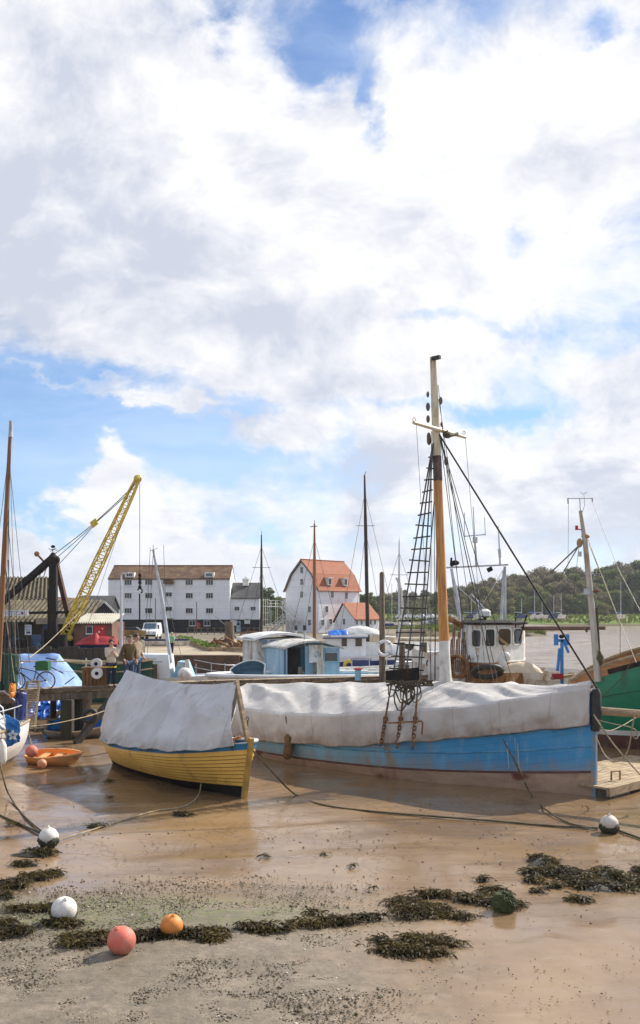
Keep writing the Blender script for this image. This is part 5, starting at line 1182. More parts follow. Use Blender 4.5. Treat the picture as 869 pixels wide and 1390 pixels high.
    for k in range(9):
        px = R.uniform(2, 98); c = at(px, 880, R.uniform(76, 82)); c.z = 1.3; s_ = R.uniform(.5, 1.1); o = thing('yard_drum' if k % 2 else 'oil_tank', 'dark %s among the stores in front of the boat shed' % ('steel drum' if k % 2 else 'square tank'), 'drum' if k % 2 else 'tank', c, R.uniform(0, 1.5), 'stores in front of the boat shed')
        mb = MB()
        if k % 2: mb.tube([c, c+V((0,0,s_*1.3))], s_*.38, 14); mb.torus(c+V((0,0,s_*.45)), (0,0,1), s_*.38, .03, 14, 5); mb.torus(c+V((0,0,s_*.9)), (0,0,1), s_*.38, .03, 14, 5)
        else: mb.box(c+V((0,0,s_*.6)), (s_*1.1, s_*.8, s_*1.2)); mb.box(c+V((0,0,s_*1.24)), (s_*.3, s_*.3, .1))
        mb.build('shell', M['dark'] if k % 3 else mat('dull_blue_door', (.025,.06,.12)), o, 40)
    # red sheeted boat in the yard
    l0 = at(105, 884, 73); l0.z = 1.3; root = thing('small_boat', 'small boat on chocks under a red cover near the brick outbuilding', 'boat', l0, math.radians(4))
    h = Hull(3.1, lambda t: .75*(1-abs((t-.45)/.56)**2.6), lambda t: .75, lambda v, t: .4+.6*max(0,v)**.6, zk=lambda t: .3); mb = MB(); h.both(mb, 0, 1, 20, 4); mb.build('hull', M['navy'], root, 50, True)
    mb = MB()
    for x in (.7, 1.6, 2.4): mb = MB(); mb.box((x, 0, .17), (.15, .9, .34)); mb.build('chock', M['oldwood'], root, None, True)
    def fn3(u, w):
        x = lerp(-.1, 3.2, u); a = abs(w); n1 = fbm((x, w*2, 3)); zt = pw([(-.1,.85), (.5,1.15), (1.5,1.65), (1.7,1.35), (2.6,1.3), (2.9,1.4), (3.2,1.0)], x)
        return V((x, (1 if w > 0 else -1)*(.82*a**.8)*(1-.5*abs(u*2-1)**3), lerp(zt, .68, a**1.2)+.05*n1-.06*math.sin(PI*a)))
    cloth('boat_cover', fn3, 40, 24, M['redcloth'], 'red sheet covering a small boat in the yard', 'boat cover', l0, math.radians(4))
    # stored hulls and van by the granary
    l0 = at(166, 867, 98); l0.z = 1.5; rb = thing('stored_hull', 'bare ochre boat hull stored on trestles beside the white van', 'boat', l0)
    h = Hull(2.5, lambda t: .62*(1-abs((t-.45)/.56)**2.8), lambda t: 1.15, lambda v, t: .35+.65*max(0,v)**.55, zk=lambda t: .5-.0); mb = MB(); shellpart(h, mb, 0, 1, 20, 4); mb.build('hull', M['ochre'], rb, 50, True)
    mb = MB()
    for x in (.5, 1.9):
        for s in (-.4, .4): mb.bar((x, s*1.4, -.2), (x, s*.7, .7), .07, .07)
    mb.build('trestle', M['oldwood'], rb, None, True)
    l0 = at(206, 867, 112); l0.z = 1.3; v = thing('parked_van', 'white van parked in front of the granary', 'van', l0, math.radians(-90))
    mb = MB(); prof = [(-2.1,.35), (-2.15,1.1), (-2.0,1.85), (-1.7,2.0), (.7,2.0), (1.35,1.25), (2.1,1.0), (2.2,.6), (2.15,.35)]
    rings = [[V((x, y*(.96-.1*max(0, z-1.0)), z)) for x, z in prof] for y in (-.95, -.9, .9, .95)]
    mb.loft(rings, True, True); mb.build('body', M['white_clean'], v, 30, True)
    mb = MB(); mb.add([(1.36, -.72, 1.3), (1.36, .72, 1.3), (.8, .68, 1.93), (.8, -.68, 1.93)], [(0,1,2,3)]); mb.v = [p+V((.03,0,.02)) for p in mb.v]; mb.build('windscreen', M['glassblue'], v, None, True)
    for s in (-1, 1):
        mb = MB(); mb.box((.45, s*.9, 1.5), (.9, .04, .5)); mb.build('side_window', M['glass'], v, None, True)
        mb = MB(); mb.ball((2.15, s*.65, .8), (.05, .16, .12), 10, 6); mb.build('headlight', M['steel'], v, 60, True)
        for x in (-1.3, 1.35):
            mb = MB(); mb.tube([(x, s*.72, .33), (x, s*.94, .33)], .33, 16); w = mb.build('wheel', M['black'], v, 40, True)
    mb = MB(); mb.box((2.17, 0, .5), (.1, 1.7, .2)); mb.build('bumper', M['dark'], v, None, True)
    l0 = at(196, 893, 85); l0.z = 1.32; rb = thing('laid_up_dinghy', 'slim blue and white dinghy laid up on the quay behind the lamp post', 'dinghy', l0, math.radians(20))
    h = Hull(4.2, lambda t: .65*(1-abs((t-.45)/.56)**2.5), lambda t: .72, lambda v, t: .3+.7*max(0,v)**.5, zk=lambda t: .08); mb = MB(); shellpart(h, mb, 0, .8, 20, 4); mb.build('hull', M['white_worn'], rb, 50, True); mb = MB(); h.both(mb, .8, 1, 20, 1, o0=.02, o1=.02); mb.build('top_strake', M['navy'], rb, 50, True)
    c = thing('parked_car', 'dark car parked in front of the granary left of the van', 'car', at(180, 866, 115)); l0 = at(180, 866, 115); l0.z = 1.3; c.location = l0
    mb = MB(); prof = [(-2,.3), (-2.05,.8), (-1.6,.9), (-1.1,1.4), (.5,1.45), (1.2,.95), (2,.8), (2.05,.3)]
    mb.loft([[V((x, y*(1-.15*max(0, z-.8)), z)) for x, z in prof] for y in (-.85, -.8, .8, .85)], True, True); mb.build('body', mat('dark_car_paint', (.05,.055,.06), (.04,.04,.045), 1, .25, 0), c, 30, True)
    mb = MB(); mb.box((-.3, -.76, 1.14), (1.7, .05, .36)); mb.build('side_window', M['glassblue'], c, None, True)
    for x in (-1.25, 1.3):
        mb = MB(); mb.tube([(x, -.86, .31), (x, -.66, .31)], .31, 14); mb.build('wheel', M['black'], c, 40, True)

# ------------------------------------------------------------------ smaller boats
def rowboat(name, label, cat, loc, rz, L, B, Hh, outer, inner, rim, rake=.2, stern=.65, tilt=0, thwarts=True):
    t_ = thing(name, label, cat, loc, rz); t_.rotation_euler.x = tilt
    h = Hull(L, lambda t: max(.02, B*(1-((t-.4)/.6)**2.4)) if t > .4 else B*(1-(1-stern)*((.4-t)/.4)**2), lambda t: Hh*(1+.25*t*t), lambda v, t: .45+.55*(1-(1-max(0,v))**2), zk=lambda t: 0, rake=rake)
    mb = MB(); h.both(mb, 0, 1, 30, 5); h.transom(mb, 0, 1); h.deck(mb, .03, inset=0); mb.build('hull', outer, t_, 50, True)
    mb = MB(); h.both(mb, .3, 1, 30, 4, o0=-.04, o1=-.04); h.deck(mb, .3, inset=-.04); p = h.P(.01, 1, 1, -.03); mb.box((p.x+.03, 0, Hh*.62), (.04, 2*p.y, Hh*.72)); mb.build('inside', inner, t_, 50, True)
    mb = MB()
    for sd in (-1, 1): mb.tube(h.line(1, sd, -.01, 30), .035, 6)
    p = h.P(0, 1, 1); mb.bar((p.x, -p.y, p.z), (p.x, p.y, p.z), .06, .06); mb.build('gunwale', rim, t_, 60, True)
    for t in (.3, .62) if thwarts else ():
        mb = MB(); p = h.P(t, .72, 1, -.05); mb.box((p.x, 0, p.z), (.2, 2*p.y, .03)); mb.build('thwart', rim, t_, None, True)
    return t_, h
def small_boats():
    l0 = gr(42, 1036); t, h = rowboat('dinghy', 'small orange dinghy lying on the mud by the jetty', 'dinghy', l0, math.radians(-12), 1.4, .46, .3, M['oranger'], M['orange'], M['oranger'], .3, tilt=.16)
    l0 = gr(64, 1001); l0.z = .04; rowboat('rowing_boat', 'dark rowing boat with blue inside under the jetty', 'dinghy', l0, math.radians(8), 2.2, .7, .42, mat('grey_brown_hull', (.3,.25,.2), (.2,.16,.13), 2, .6, .2), M['bluebright'], M['palewood'], .25, tilt=.3)
    # white day boat behind the tyre (grey cover) and the moored yacht beside the quay
    l0 = at(182, 930, 50); l0.z = 0
    r = thing('motor_yacht', 'white motor sailer with wheel and tall pale mast below the quay', 'boat', l0)
    h = Hull(5.6, lambda t: 1.15*(1-max(0, (t-.4)/.6)**2.4) if t > .4 else 1.15-.3*(.4-t), lambda t: .95+.3*t, lambda v, t: .5+.5*max(0,v)**.6, rake=.4)
    mb = MB(); h.both(mb, 0, 1, 30, 5); h.transom(mb, 0, 1); mb.build('hull', M['white_clean'], r, 50, True); mb = MB(); h.deck(mb, .93); mb.build('deck', M['white'], r, None, True)
    mb = MB(); mb.prism([(.1,-.95,.95), (.05,-.9,2.15), (.3,-.85,2.3), (2.0,-.85,2.26), (2.15,-.95,.95)], (0,1.75,0)); mb.build('cabin', M['white_clean'], r, None, True)
    mb = MB(); mb.box((1.2, -.885, 1.9), (1.0, .03, .06)); mb.box((1.1, -.89, 2.06), (.5, .03, .04)); mb.build('cabin_trim', M['steel'], r, None, True)
    mb = MB(); mb.torus((.95,-1.3,1.2), (.1,1,0), .46, .03, 24, 6)
    for k in range(6): mb.tube([(.95,-1.3,1.2), (.95+.46*math.cos(k*PI/3),-1.3,1.2+.46*math.sin(k*PI/3))], .014, 4)
    mb.build('steering_wheel', M['dark'], r, 50, True)
    mb = MB(); mb.box((1.35,-1.3,1.3), (.34,.3,1.0)); mb.build('helm_seat', M['oldwood'], r, None, True)
    mb = MB(); mb.prism([(2.2,-.8,.95), (2.5,-.8,1.9), (2.95,-.8,1.85), (3.3,-.8,.95)], (0,1.4,0)); mb.build('wheelhouse', M['bluegrey'], r, None, True)
    mb = MB(); mb.tube([(3.15,-.9,.95), (3.0,-.9,2.0)], .13, 10); mb.build('mast_tabernacle', M['white'], r, 50, True)
    mb = MB()
    for z in (1.35, 1.75): mb.tube([(3.4,-1.0,z+.25), (4.4,-.9,z+.05), (5.1,-.55,z-.05), (5.5,0,z-.08)], .025, 6)
    for x, y in ((3.5,-1), (4.3,-.92), (5.0,-.6)): mb.tube([(x,y,1.0), (x,y,1.8)], .02, 5)
    mb.build('pulpit', M['steel'], r, 50, True)
    i = lambda px, py, Y=49.5: at(px, py, Y)-l0
    mb = MB(); mb.tube([i(232, 900), i(221, 820), i(208, 746)], [.1, .1, .06], 8); mo = mb.build('mast', M['greyspar'], r, 50, True); mb = MB(); mb.tube([i(204,748), i(214,744)], .012, 4); mb.tube([i(204,748), i(204,743)], .012, 4); mb.tube([i(208,746), i(208,740)], .015, 4); mb.build('aerial', M['wire'], mo, None, True)
    for a, c in (((208,750), (200,893)), ((209,750), (250,905)), ((226,850), (222,740)), ((204,746),(196,893))):
        mb = MB(); mb.tube([i(*a), i(*c)], .012, 4); mb.build('stay', M['wire'], r, None, True)
    p = at(251, 915, 47.5); fb = thing('fender_ball', 'round white fender at the bow of the motor sailer', 'fender', p); mb = MB(); mb.ball(p, (.38,.36,.34), 16, 10); mb.build('ball', M['buoywhite'], fb, 60); mb = MB(); mb.tube([p+V((0,0,.3)), p+V((0,.3,.7))], .03, 5); mb.build('lanyard', M['rope_pale'], fb)

def cabin_boat():
    """old white boat with a faded blue wheelhouse, seen over the jetty"""
    Y = 44.0; p = lambda px, py, y=Y: at(px, py, y)
    o = p(400, 930); o.z = 0; r = thing('wheelhouse_boat', 'old white boat with faded blue wheelhouse and curved white roof', 'boat', o, math.radians(194)); Wi = wm(r).inverted(); q = lambda px, py, y=Y: Wi @ p(px, py, y)
    h = Hull(9.0, lambda t: max(.05, 1.8*(1-((t-.4)/.6)**4.5)) if t > .4 else 1.8-.2*(.4-t), lambda t: 1.5+.1*t, lambda v, t: .5+.5*max(0,v)**.6, rake=.5)


    mb = MB(); h.both(mb, 0, 1, 40, 6, o0=0, o1=0); h.transom(mb, 0, 1); mb.v = [v-V((5.3,0,0)) for v in mb.v]; mb.build('hull', M['white_worn'], r, 50, True)
    mb = MB(); h.both(mb, .5, .99, 40, 4, o0=-.07, o1=-.07); h.deck(mb, .62, inset=-.07); mb.v = [v-V((5.3,0,0)) for v in mb.v]; mb.build('inside', M['bluegrey'], r, 50, True)
    mb = MB()
    for sd in (-1, 1): mb.tube([v-V((5.3,0,0)) for v in h.line(1, sd, -.03, 40)], .1, 8)
    mb.build('gunwale', M['white'], r, 60, True)
    rowboat('propped_dinghy', 'white dinghy with blue inside propped on edge beside the blue wheelhouse', 'dinghy', p(361, 921, 43.4), math.radians(176), 1.35, .62, .6, M['white'], mat('dark_blue_grey_planks', (.09,.17,.22), (.05,.1,.14), 2, .6, .3, 8, stretch=(.4,4,4)), M['white'], .25, tilt=-.95, thwarts=False)
    # wheelhouse in world axes: front face towards the viewer, left side receding
    A, B_, zt, zb = p(388, 884), p(461, 884), 2.78, 1.3
    fx = (B_-A); fx.z = 0; dn = V((-1.15, 2.1, 0)); AL = A+dn
    def P(s, d, z): return V((A.x, A.y, 0))+fx*s+dn*d+V((0,0,z))
    th = .05
    mb = MB()
    mb.prism([P(.36,0,zb), P(1,0,zb), P(1,0,zt+.03), P(.36,0,zt+.14)], V((0,.06,0))); mb.prism([P(0,0,zb), P(.03,0,zb), P(.03,0,zt+.06), P(0,0,zt)], V((0,.06,0)))
    mb.prism([P(0,.03,zb), P(0,1,zb), P(0,1,zt), P(0,.03,zt)], V((.06,.0,0))); mb.prism([P(1,.03,zb), P(1,1,zb), P(1,1,zt), P(1,.03,zt)], V((-.06,0,0))); mb.prism([P(.02,1,zb), P(.98,1,zb), P(.98,1,zt), P(.02,1,zt)], V((0,.06,0)))
    mb.build('wheelhouse', M['bluecabin'], r)
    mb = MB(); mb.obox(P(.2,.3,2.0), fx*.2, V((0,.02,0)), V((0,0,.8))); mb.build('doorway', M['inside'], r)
    mb = MB(); mb.obox(P(.035,.12,2.0), V((.02,0,0)), V((0,.25,0)), V((0,0,.72))); mb.build('door', mat('dark_red_door', (.12,.03,.02), (.08,.02,.015), 2, .5, .1), r)
    mb = MB()
    def roof(u, w): 
        s, d = lerp(-.06, 1.05, u), lerp(-.09, 1.08, w); return P(s, d, zt+.07+.34*math.sin(PI*min(1, max(0, u)))**.9+.05*math.sin(PI*w))
    mb.grid(roof, 24, 10); mb.v += [v-V((0,0,.09)) for v in mb.v]; n_ = len(mb.v)//2
    mb.f += [[i_+n_ for i_ in f_] for f_ in mb.f]; mb.m += [0]*(len(mb.f)-len(mb.m))
    nv = 11
    for i_ in range(24): mb.f += [[i_*nv, (i_+1)*nv, (i_+1)*nv+n_, i_*nv+n_], [i_*nv+10, (i_+1)*nv+10, (i_+1)*nv+10+n_, i_*nv+10+n_]]; mb.m += [0, 0]
    for j_ in range(10): mb.f += [[j_, j_+1, j_+1+n_, j_+n_], [24*nv+j_, 24*nv+j_+1, 24*nv+j_+1+n_, 24*nv+j_+n_]]; mb.m += [0, 0]
    mb.build('roof', M['white_worn'], r, 40)
    mb = MB(); mb.obox(P(.83,-.02,2.4), fx*.12, V((0,.015,0)), V((0,0,.2))); w = mb.build('window', M['glass'], r)
    mb = MB()
    for k in (-1, 1): mb.obox(P(.83+k*.13,-.03,2.4), fx*.012, V((0,.03,0)), V((0,0,.23))); mb.obox(P(.83,-.03,2.4+k*.215), fx*.118, V((0,.028,0)), V((0,0,.02)))
    mb.build('frame', M['bluegrey'], w)
    mb = MB(); mb.obox(P(.52,-.1,2.55), fx*.13, V((0,.05,0)), V((0,0,.42))); mb.obox(P(.58,-.1,1.85), fx*.09, V((0,.06,0)), V((0,0,.4))); mb.build('white_locker', M['white_worn'], r)
    mb = MB(); mb.torus(P(.53,-.16,2.62), (0,1,0), .08, .03, 12, 6); mb.ball(P(.5,-.16,2.5), (.1,.05,.12), 8, 6); mb.build('tap_fitting', M['steel'], r, 50)
    mb = MB(); mb.bar(P(.5,-.1,1.3), P(.5,-.1,2.15), .17, .17); mb.build('post', M['oldwood'], r); mb = MB(); mb.bar(P(.16,-.25,1.3), P(.16,-.25,1.95), .22, .2); mb.build('post', M['oldwood'], r)
    for s, d0, t0, t1 in ((.44, .2, 2.9, 3.75), (.83, 1.5, 3.0, 3.7)):
        mb = MB(); a = P(s, d0, t0); mb.tube([a, V((a.x, a.y, t1))], .05, 8); fl = mb.build('flue_pipe', M['steel'], r, 50); mb = MB(); mb.tube([V((a.x, a.y, t1-.1)), V((a.x, a.y, t1+.15))], .085, 10); mb.build('cowl', M['black'], fl, 50)
    # higher coachroof behind
    mb = MB(); c = lambda s, d, z: P(s, d, z)
    mb.prism([c(-.1,1.1,1.4), c(.97,1.1,1.4), c(.97,1.1,3.3), c(-.1,1.1,3.15)], dn*.75); mb.build('after_cabin', M['white_worn'], r)
    mb = MB(); mb.grid(lambda u, w: c(lerp(-.2, 1.0, u), lerp(1.0, 1.95, w), 3.2+.3*math.sin(PI*u)**.8+.06*math.sin(PI*w)), 20, 6); mb.grid(lambda u, w: c(lerp(-.2, 1.0, u), lerp(1.0, 1.95, w), 3.1+.28*math.sin(PI*u)**.8), 20, 6); mb.grid(lambda u, w: c(lerp(-.2, 1.0, u), 1.0, lerp(3.1, 3.2, w)+(.28+.02*w)*math.sin(PI*u)**.8), 20, 1); mb.grid(lambda u, w: c(-.2, lerp(1.0, 1.95, u), lerp(3.1, 3.2, w)), 6, 1); mb.build('after_roof', M['white'], r, 40)
    for s in (.02, .2, .38, .58, .78):
        mb = MB(); mb.obox(c(s,1.07,3.06), fx*.06, V((0,.02,0)), V((0,0,.09))); mb.build('window', M['glassblue'], r)

def cruiser():
    Y = 56; p = lambda px, py, y=Y: at(px, py, y); o = p(440, 930); o.z = 0
    r = thing('cabin_cruiser', 'white cabin cruiser with navy stripe behind the lifebuoy post', 'boat', o); i = lambda px, py, y=Y: at(px, py, y)-o
    h = Hull(8.5, lambda t: max(.05, 1.5*(1-((t-.45)/.55)**2.4)) if t > .45 else 1.5-.2*(.45-t), lambda t: 1.85+.55*t**1.5, lambda v, t: .6+.4*max(0,v)**.7, rake=.9)
    mb = MB(); h.both(mb, 0, .72, 40, 5); h.transom(mb, 0, 1); mb.build('hull', M['white_clean'], r, 50, True); mb = MB(); h.both(mb, .72, .86, 40, 2, o0=.004, o1=.004); mb.build('navy_stripe', M['navy'], r, 50, True); mb = MB(); h.both(mb, .86, 1, 40, 2); h.deck(mb, .97); mb.build('topsides', M['white_clean'], r, 50, True)
    z0, z1 = 2.0, 3.1
    mb = MB(); mb.prism([i(441, 895, 55.2), i(441, 866, 55.2), i(497, 866, 55.2), i(497, 895, 55.2)], (0, 2.2, 0)); mb.build('cabin', M['white_clean'], r, None, True)
    mb = MB(); mb.prism([i(438, 865.6, 55), i(438, 862.5, 55), i(500, 862, 55), i(500, 865.3, 55)], (0, 2.6, 0)); mb.build('cabin_roof', M['white'], r, None, True); mb = MB(); mb.bar(i(438,866.3,54.97), i(500,865.8,54.97), .05, .07); mb.build('roof_trim', M['navy'], r, None, True)
    for px, w in ((467.5, .36), (487, .44)): 
        c = i(px, 872, 55.18); mb = MB(); mb.box(c, (w*1.0, .03, .5)); wn = mb.build('window', mat('brown_tinted_glass', (.05,.035,.025), (.09,.06,.04), 1, .15, 0), r, None, True); mb = MB()
        for k in (-1, 1): mb.box(c+V((k*w*.5, -.01, 0)), (.05, .05, .58)); mb.box(c+V((0, -.011, k*.26)), (w, .05, .05))
        mb.build('frame', M['white'], wn, None, True)
    mb = MB(); mb.prism([i(497, 895, 55.6), i(497, 872, 55.6), i(540, 876, 55.6), i(563, 886, 55.6), i(563, 895, 55.6)], (0, 1.6, 0)); mb.build('foredeck_cabin', M['white'], r, None, True)
    mb = MB(); mb.tube([i(545, 867, 55.4), i(600, 870, 55.4)], .1, 8); mb.build('boom', M['cream'], r, 50, True)
    def cov(u, w): n1 = fbm((u*5, w*3, 2)); return i(lerp(466, 537, u), 0, 56.4)*0+V(((lerp(466,537,u)-CX)/F*56.4-o.x, .5+lerp(-.8,.8,(w+1)/2), 3.05+.62*math.cos(w*1.35)*math.sin(PI*min(1,u*1.2+.12))**.4+.06*n1))
    mb = MB(); mb.grid(lambda a, c: cov(a, c*2-1), 30, 14); c_ = mb.build('canvas_cover', M['sailcover'], None, 60); c_.location = o; tag(c_, 'grey white canvas cover over the cabin cruiser', 'cover'); s = c_.modifiers.new('thickness', 'SOLIDIFY'); s.thickness = .02
    mb = MB(); mb.grid(lambda a, c: V((lerp(446,472,a)/F*56-CX/F*56-o.x+.0, lerp(-.9,.5,c), 3.16+.26*math.sin(PI*c)+.12*fbm((a*4,c*4,1)))), 14, 12); c_ = mb.build('blue_sheet', M['deepblue'], None, 60); c_.location = o; tag(c_, 'small blue plastic sheet thrown over the cabin cruiser roof', 'tarpaulin'); s = c_.modifiers.new('thickness', 'SOLIDIFY'); s.thickness = .02
    # gear on her side deck: yellow horseshoe, blue boxes
    mb = MB(); mb.torus(p(474, 904, 52.5), (.2,1,0), .26, .1, 16, 8); t = mb.build('yellow_buoyancy_ring', M['yellow'], None, 50); tag(t, 'yellow horseshoe ring hanging beside the dark blue box', 'life ring')
    mb = MB(); c = p(491, 903, 52.6); mb.box(c, (1.1, .5, .62)); mb.box(c+V((0,0,.34)), (1.2,.6,.06)); t = mb.build('deck_box', M['navy'], None); tag(t, 'dark blue deck box beside the yellow ring', 'box')
    # blue workboat pontoon just behind the jetty
    l0 = p(455, 930, 48); l0.z = 0; rb = thing('work_punt', 'long low grey white workboat moored behind the jetty', 'boat', l0, math.radians(3))
    h = Hull(7.0, lambda t: .95*(1-max(0,(t-.5)/.5)**3), lambda t: 1.55+.25*t, lambda v, t: .7+.3*max(0,v)); mb = MB(); shellpart(h, mb, 0, 1, 30, 4); h.deck(mb, .7, inset=-.05); h.transom(mb); mb.build('hull', M['white_worn'], rb, 50, True); mb = MB()
    for sd in (-1, 1): mb.tube(h.line(1, sd, 0, 30), .06, 6)
    mb.build('gunwale', M['white'], rb, 60, True)
    mb = MB()
    for x in (.8, 1.7, 2.6, 3.5): mb.tube([(x,-.85,1.5), (x,-.85,2.1)], .02, 5)
    mb.tube([(.8,-.85,2.1), (3.5,-.85,2.1)], .02, 5); mb.build('rail', M['steel'], rb, 50, True)

def trawler():
    Y = 39.0; p = lambda px, py, y=Y: at(px, py, y); o = p(560, 930, 41); o.z = 0
    r = thing('trawler', 'rusty white fishing boat with round cornered wheelhouse windows', 'fishing boat', o); i = lambda px, py, y=Y: at(px, py, y)-o
    h = Hull(9.6, lambda t: max(.05, 2.0*(1-((t-.4)/.6)**2.4)) if t > .4 else max(.05, 2.0*(1-.85*((.4-t)/.4)**2.4)), lambda t: 1.9+1.0*(1-t)**2.5, lambda v, t: .5+.5*max(0,v)**.6)
    mb = MB(); shellpart(h, mb, 0, .82, 40, 5); mb.build('hull', M['white_worn'], r, 50, True); mb = MB(); h.both(mb, .82, 1, 40, 2, o0=.02, o1=.02); h.both(mb, .82, 1, 40, 2, o0=-.06, o1=-.06); mb.build('bulwark', M['rusty_white'], r, 50, True); mb = MB(); h.deck(mb, .72, inset=-.06); mb.build('deck', M['rust'], r, None, True)
    # wheelhouse: faceted front around three sides
    z0, z1 = 2.5, 4.0; yb = 41.2
    cs = [at(626, 0, 40.6), at(636, 0, 38.6), at(655, 0, 38.0), at(693, 0, 38.3), at(711, 0, 39.1), at(713, 0, 41.2), at(627, 0, 41.4)]
    cs = [V((c.x, c.y, 0))-o for c in cs]
    ring = lambda z, k=1: [V((c.x, c.y, z)) for c in cs]
    mb = MB(); mb.loft([ring(1.5), ring(2.42)], True, False); mb.build('casing', M['rust'], r, None, True)
    mb = MB(); mb.loft([ring(2.42), ring(4.0)], True, True); mb.build('wheelhouse', M['rusty_white'], r, None, True)
    cen = sum(cs, V((0,0,0)))/len(cs); mb = MB(); a = [V((cen.x+(c.x-cen.x)*1.1, cen.y+(c.y-cen.y)*1.1, 4.0)) for c in cs]; mb.loft([[q+V((0,0,.02)) for q in a], [q+V((0,0,.1)) for q in a], [V((cen.x+(q.x-cen.x)*.8, cen.y+(q.y-cen.y)*.8, 4.2)) for q in a]], True, True); mb.build('roof', M['dark'], r, None, True)
    mb = MB(); mb.tube([q+V((0,0,2.47)) for q in [c*1 for c in cs]+[cs[0]]], .045, 6); mb.tube([V((q.x,q.y,3.25)) for q in cs+[cs[0]]], .02, 5); mb.build('belting', M['rusty_white'], r, 50, True)
    def pane(a, c, s0, s1, za, zc, gm):
        d = c-a; n = V((d.y, -d.x, 0)).normalized(); 
        if n.y > 0 and abs(n.y) > .2: n = -n
        def rr(s0, s1, za, zc, e):
            out = []; w = (s1-s0)*d.length/2; hh = (zc-za)/2; rad = min(w, hh)*.45; cx_ = a+d*(s0+s1)/2; cz = (za+zc)/2
            for k, (sx, sz) in enumerate(((1,1),(-1,1),(-1,-1),(1,-1))):
                for m in range(4): an = k*PI/2+m*PI/6; out.append(cx_+d.normalized()*(sx*(w+e-rad)+rad*math.cos(an))+V((0,0,cz+sz*(hh+e-rad)+rad*math.sin(an))))
            return out
        mb = MB(); mb.prism([q+n*.012 for q in rr(s0, s1, za, zc, 0)], n*.012); w = mb.build('window', gm, r, None, True)
        mb = MB(); q0, q1 = rr(s0, s1, za, zc, .0), rr(s0, s1, za, zc, .05); mb.loft([[q+n*.01 for q in q1], [q+n*.045 for q in q1], [q+n*.045 for q in q0], [q+n*.01 for q in q0]], True, False); mb.build('frame', M['rusty_white'], w, 50, True)
        return w
    pane(cs[0], cs[1], .25, .75, 3.2, 3.8, M['glass']); pane(cs[1], cs[2], .3, .92, 3.1, 3.78, M['glass']); w1 = pane(cs[2], cs[3], .1, .42, 3.12, 3.82, M['glass']); pane(cs[2], cs[3], .56, 1.0, 3.16, 3.84, mat('brown_tinted_glass', (.05,.035,.025))); pane(cs[3], cs[4], .2, .8, 3.2, 3.82, M['glass'])
    mb = MB(); mb.bar(i(676,865,38), i(690,876,38), .03, .1); mb.build('wiper_board', M['ochre'], r, None, True)
    mb = MB()   # two painted letters on the side
    for px, kind in ((636.5, 'A'), (649, '1')):
        b_ = i(px, 897, 38.3); yb_ = V((0,-.12,0)); b_ += yb_
        if kind == 'A': mb.bar(b_+V((-.06,0,0)), b_+V((0,0,.24)), .03, .03, (0,1,0)); mb.bar(b_+V((.06,0,0)), b_+V((0,0,.24)), .03, .03, (0,1,0)); mb.bar(b_+V((-.04,0,.09)), b_+V((.04,0,.09)), .025, .025, (0,1,0))
        else: mb.bar(b_+V((0,0,0)), b_+V((0,0,.24)), .035, .03, (0,1,0)); mb.bar(b_+V((0,0,.24)), b_+V((-.05,0,.18)), .025, .025, (0,1,0))
    mb.build('painted_letters', M['dark'], r, None, True)
    # roof gear: radar, floodlights
    mb = MB(); mb.tube([i(658.5, 856, 39.5), i(658.5, 836, 39.5)], .07, 8); rd = mb.build('radar_post', M['dark'], r, 50, True); mb = MB(); c = i(658.5, 833, 39.5); mb.tube([c+V((0,0,-.16)), c+V((0,0,-.1)), c+V((0,0,.1)), c+V((0,0,.2))], [.15,.24,.24,.1], 14); mb.build('radar_dome', M['white'], rd, 50, True)
    mb = MB(); c = i(652, 845, 39.3); mb.ball(c, (.2,.12,.18), 10, 7); mb.build('searchlight', M['dark'], r, 50, True)
    mb = MB(); mb.grid(lambda a, b_: i(lerp(662,676,a), lerp(856,852,b_), 39.2)+V((0, .4*b_, .08*math.sin(PI*a))), 6, 4); mb.box(i(670,855.5,39.4), (.42,.4,.06)); mb.build('hatch_cover', M['white_clean'], r, None, True)
    # gantry
    mb = MB(); Yg = 41.5
    mb.tube([i(634, 905, Yg), i(613, 772, Yg)], .065, 8); mb.tube([i(641, 905, Yg-.8), i(614, 775, Yg)], .05, 8)
    mb.tube([i(685.5, 870, Yg), i(685.5, 769, Yg)], .06, 8); mb.tube([i(679, 870, Yg+.8), i(684, 775, Yg)], .06, 8)
    mb.tube([i(606, 770.5, Yg), i(690, 766.5, Yg)], .04, 8); mb.tube([i(615, 790, Yg), i(668, 840, Yg)], .018, 5); mb.tube([i(684, 772, Yg), i(645, 838, Yg)], .014, 5); mb.tube([i(640, 806, Yg), i(668, 838, Yg)], .03, 5)
    g = mb.build('gantry', M['greyspar'], r, 50, True)
    mb = MB(); mb.tube([i(647, 768, Yg), i(644.5, 729, Yg)], [.06, .04], 8); mb.tube([i(631, 728, Yg), i(659.5, 725.5, Yg)], .025, 6); mb.tube([i(631, 729, Yg), i(630.5, 696, Yg)], .02, 5); mb.tube([i(659, 727, Yg), i(658, 702, Yg)], .02, 5); mb.tube([i(644.5, 730, Yg), i(642.5, 688, Yg)], [.035, .02], 5); mb.box(i(645, 733, Yg), (.2,.15,.25)); mb.build('aerial_array', M['greyspar'], g, 50, True)
    mb = MB(); mb.tube([i(679, 766, Yg), i(676.5, 714, Yg)], [.045, .02], 6); mb.tube([i(679,757,Yg), i(678,745,Yg)], .07, 8); mb.build('whip_aerial', M['greyspar'], g, 50, True)
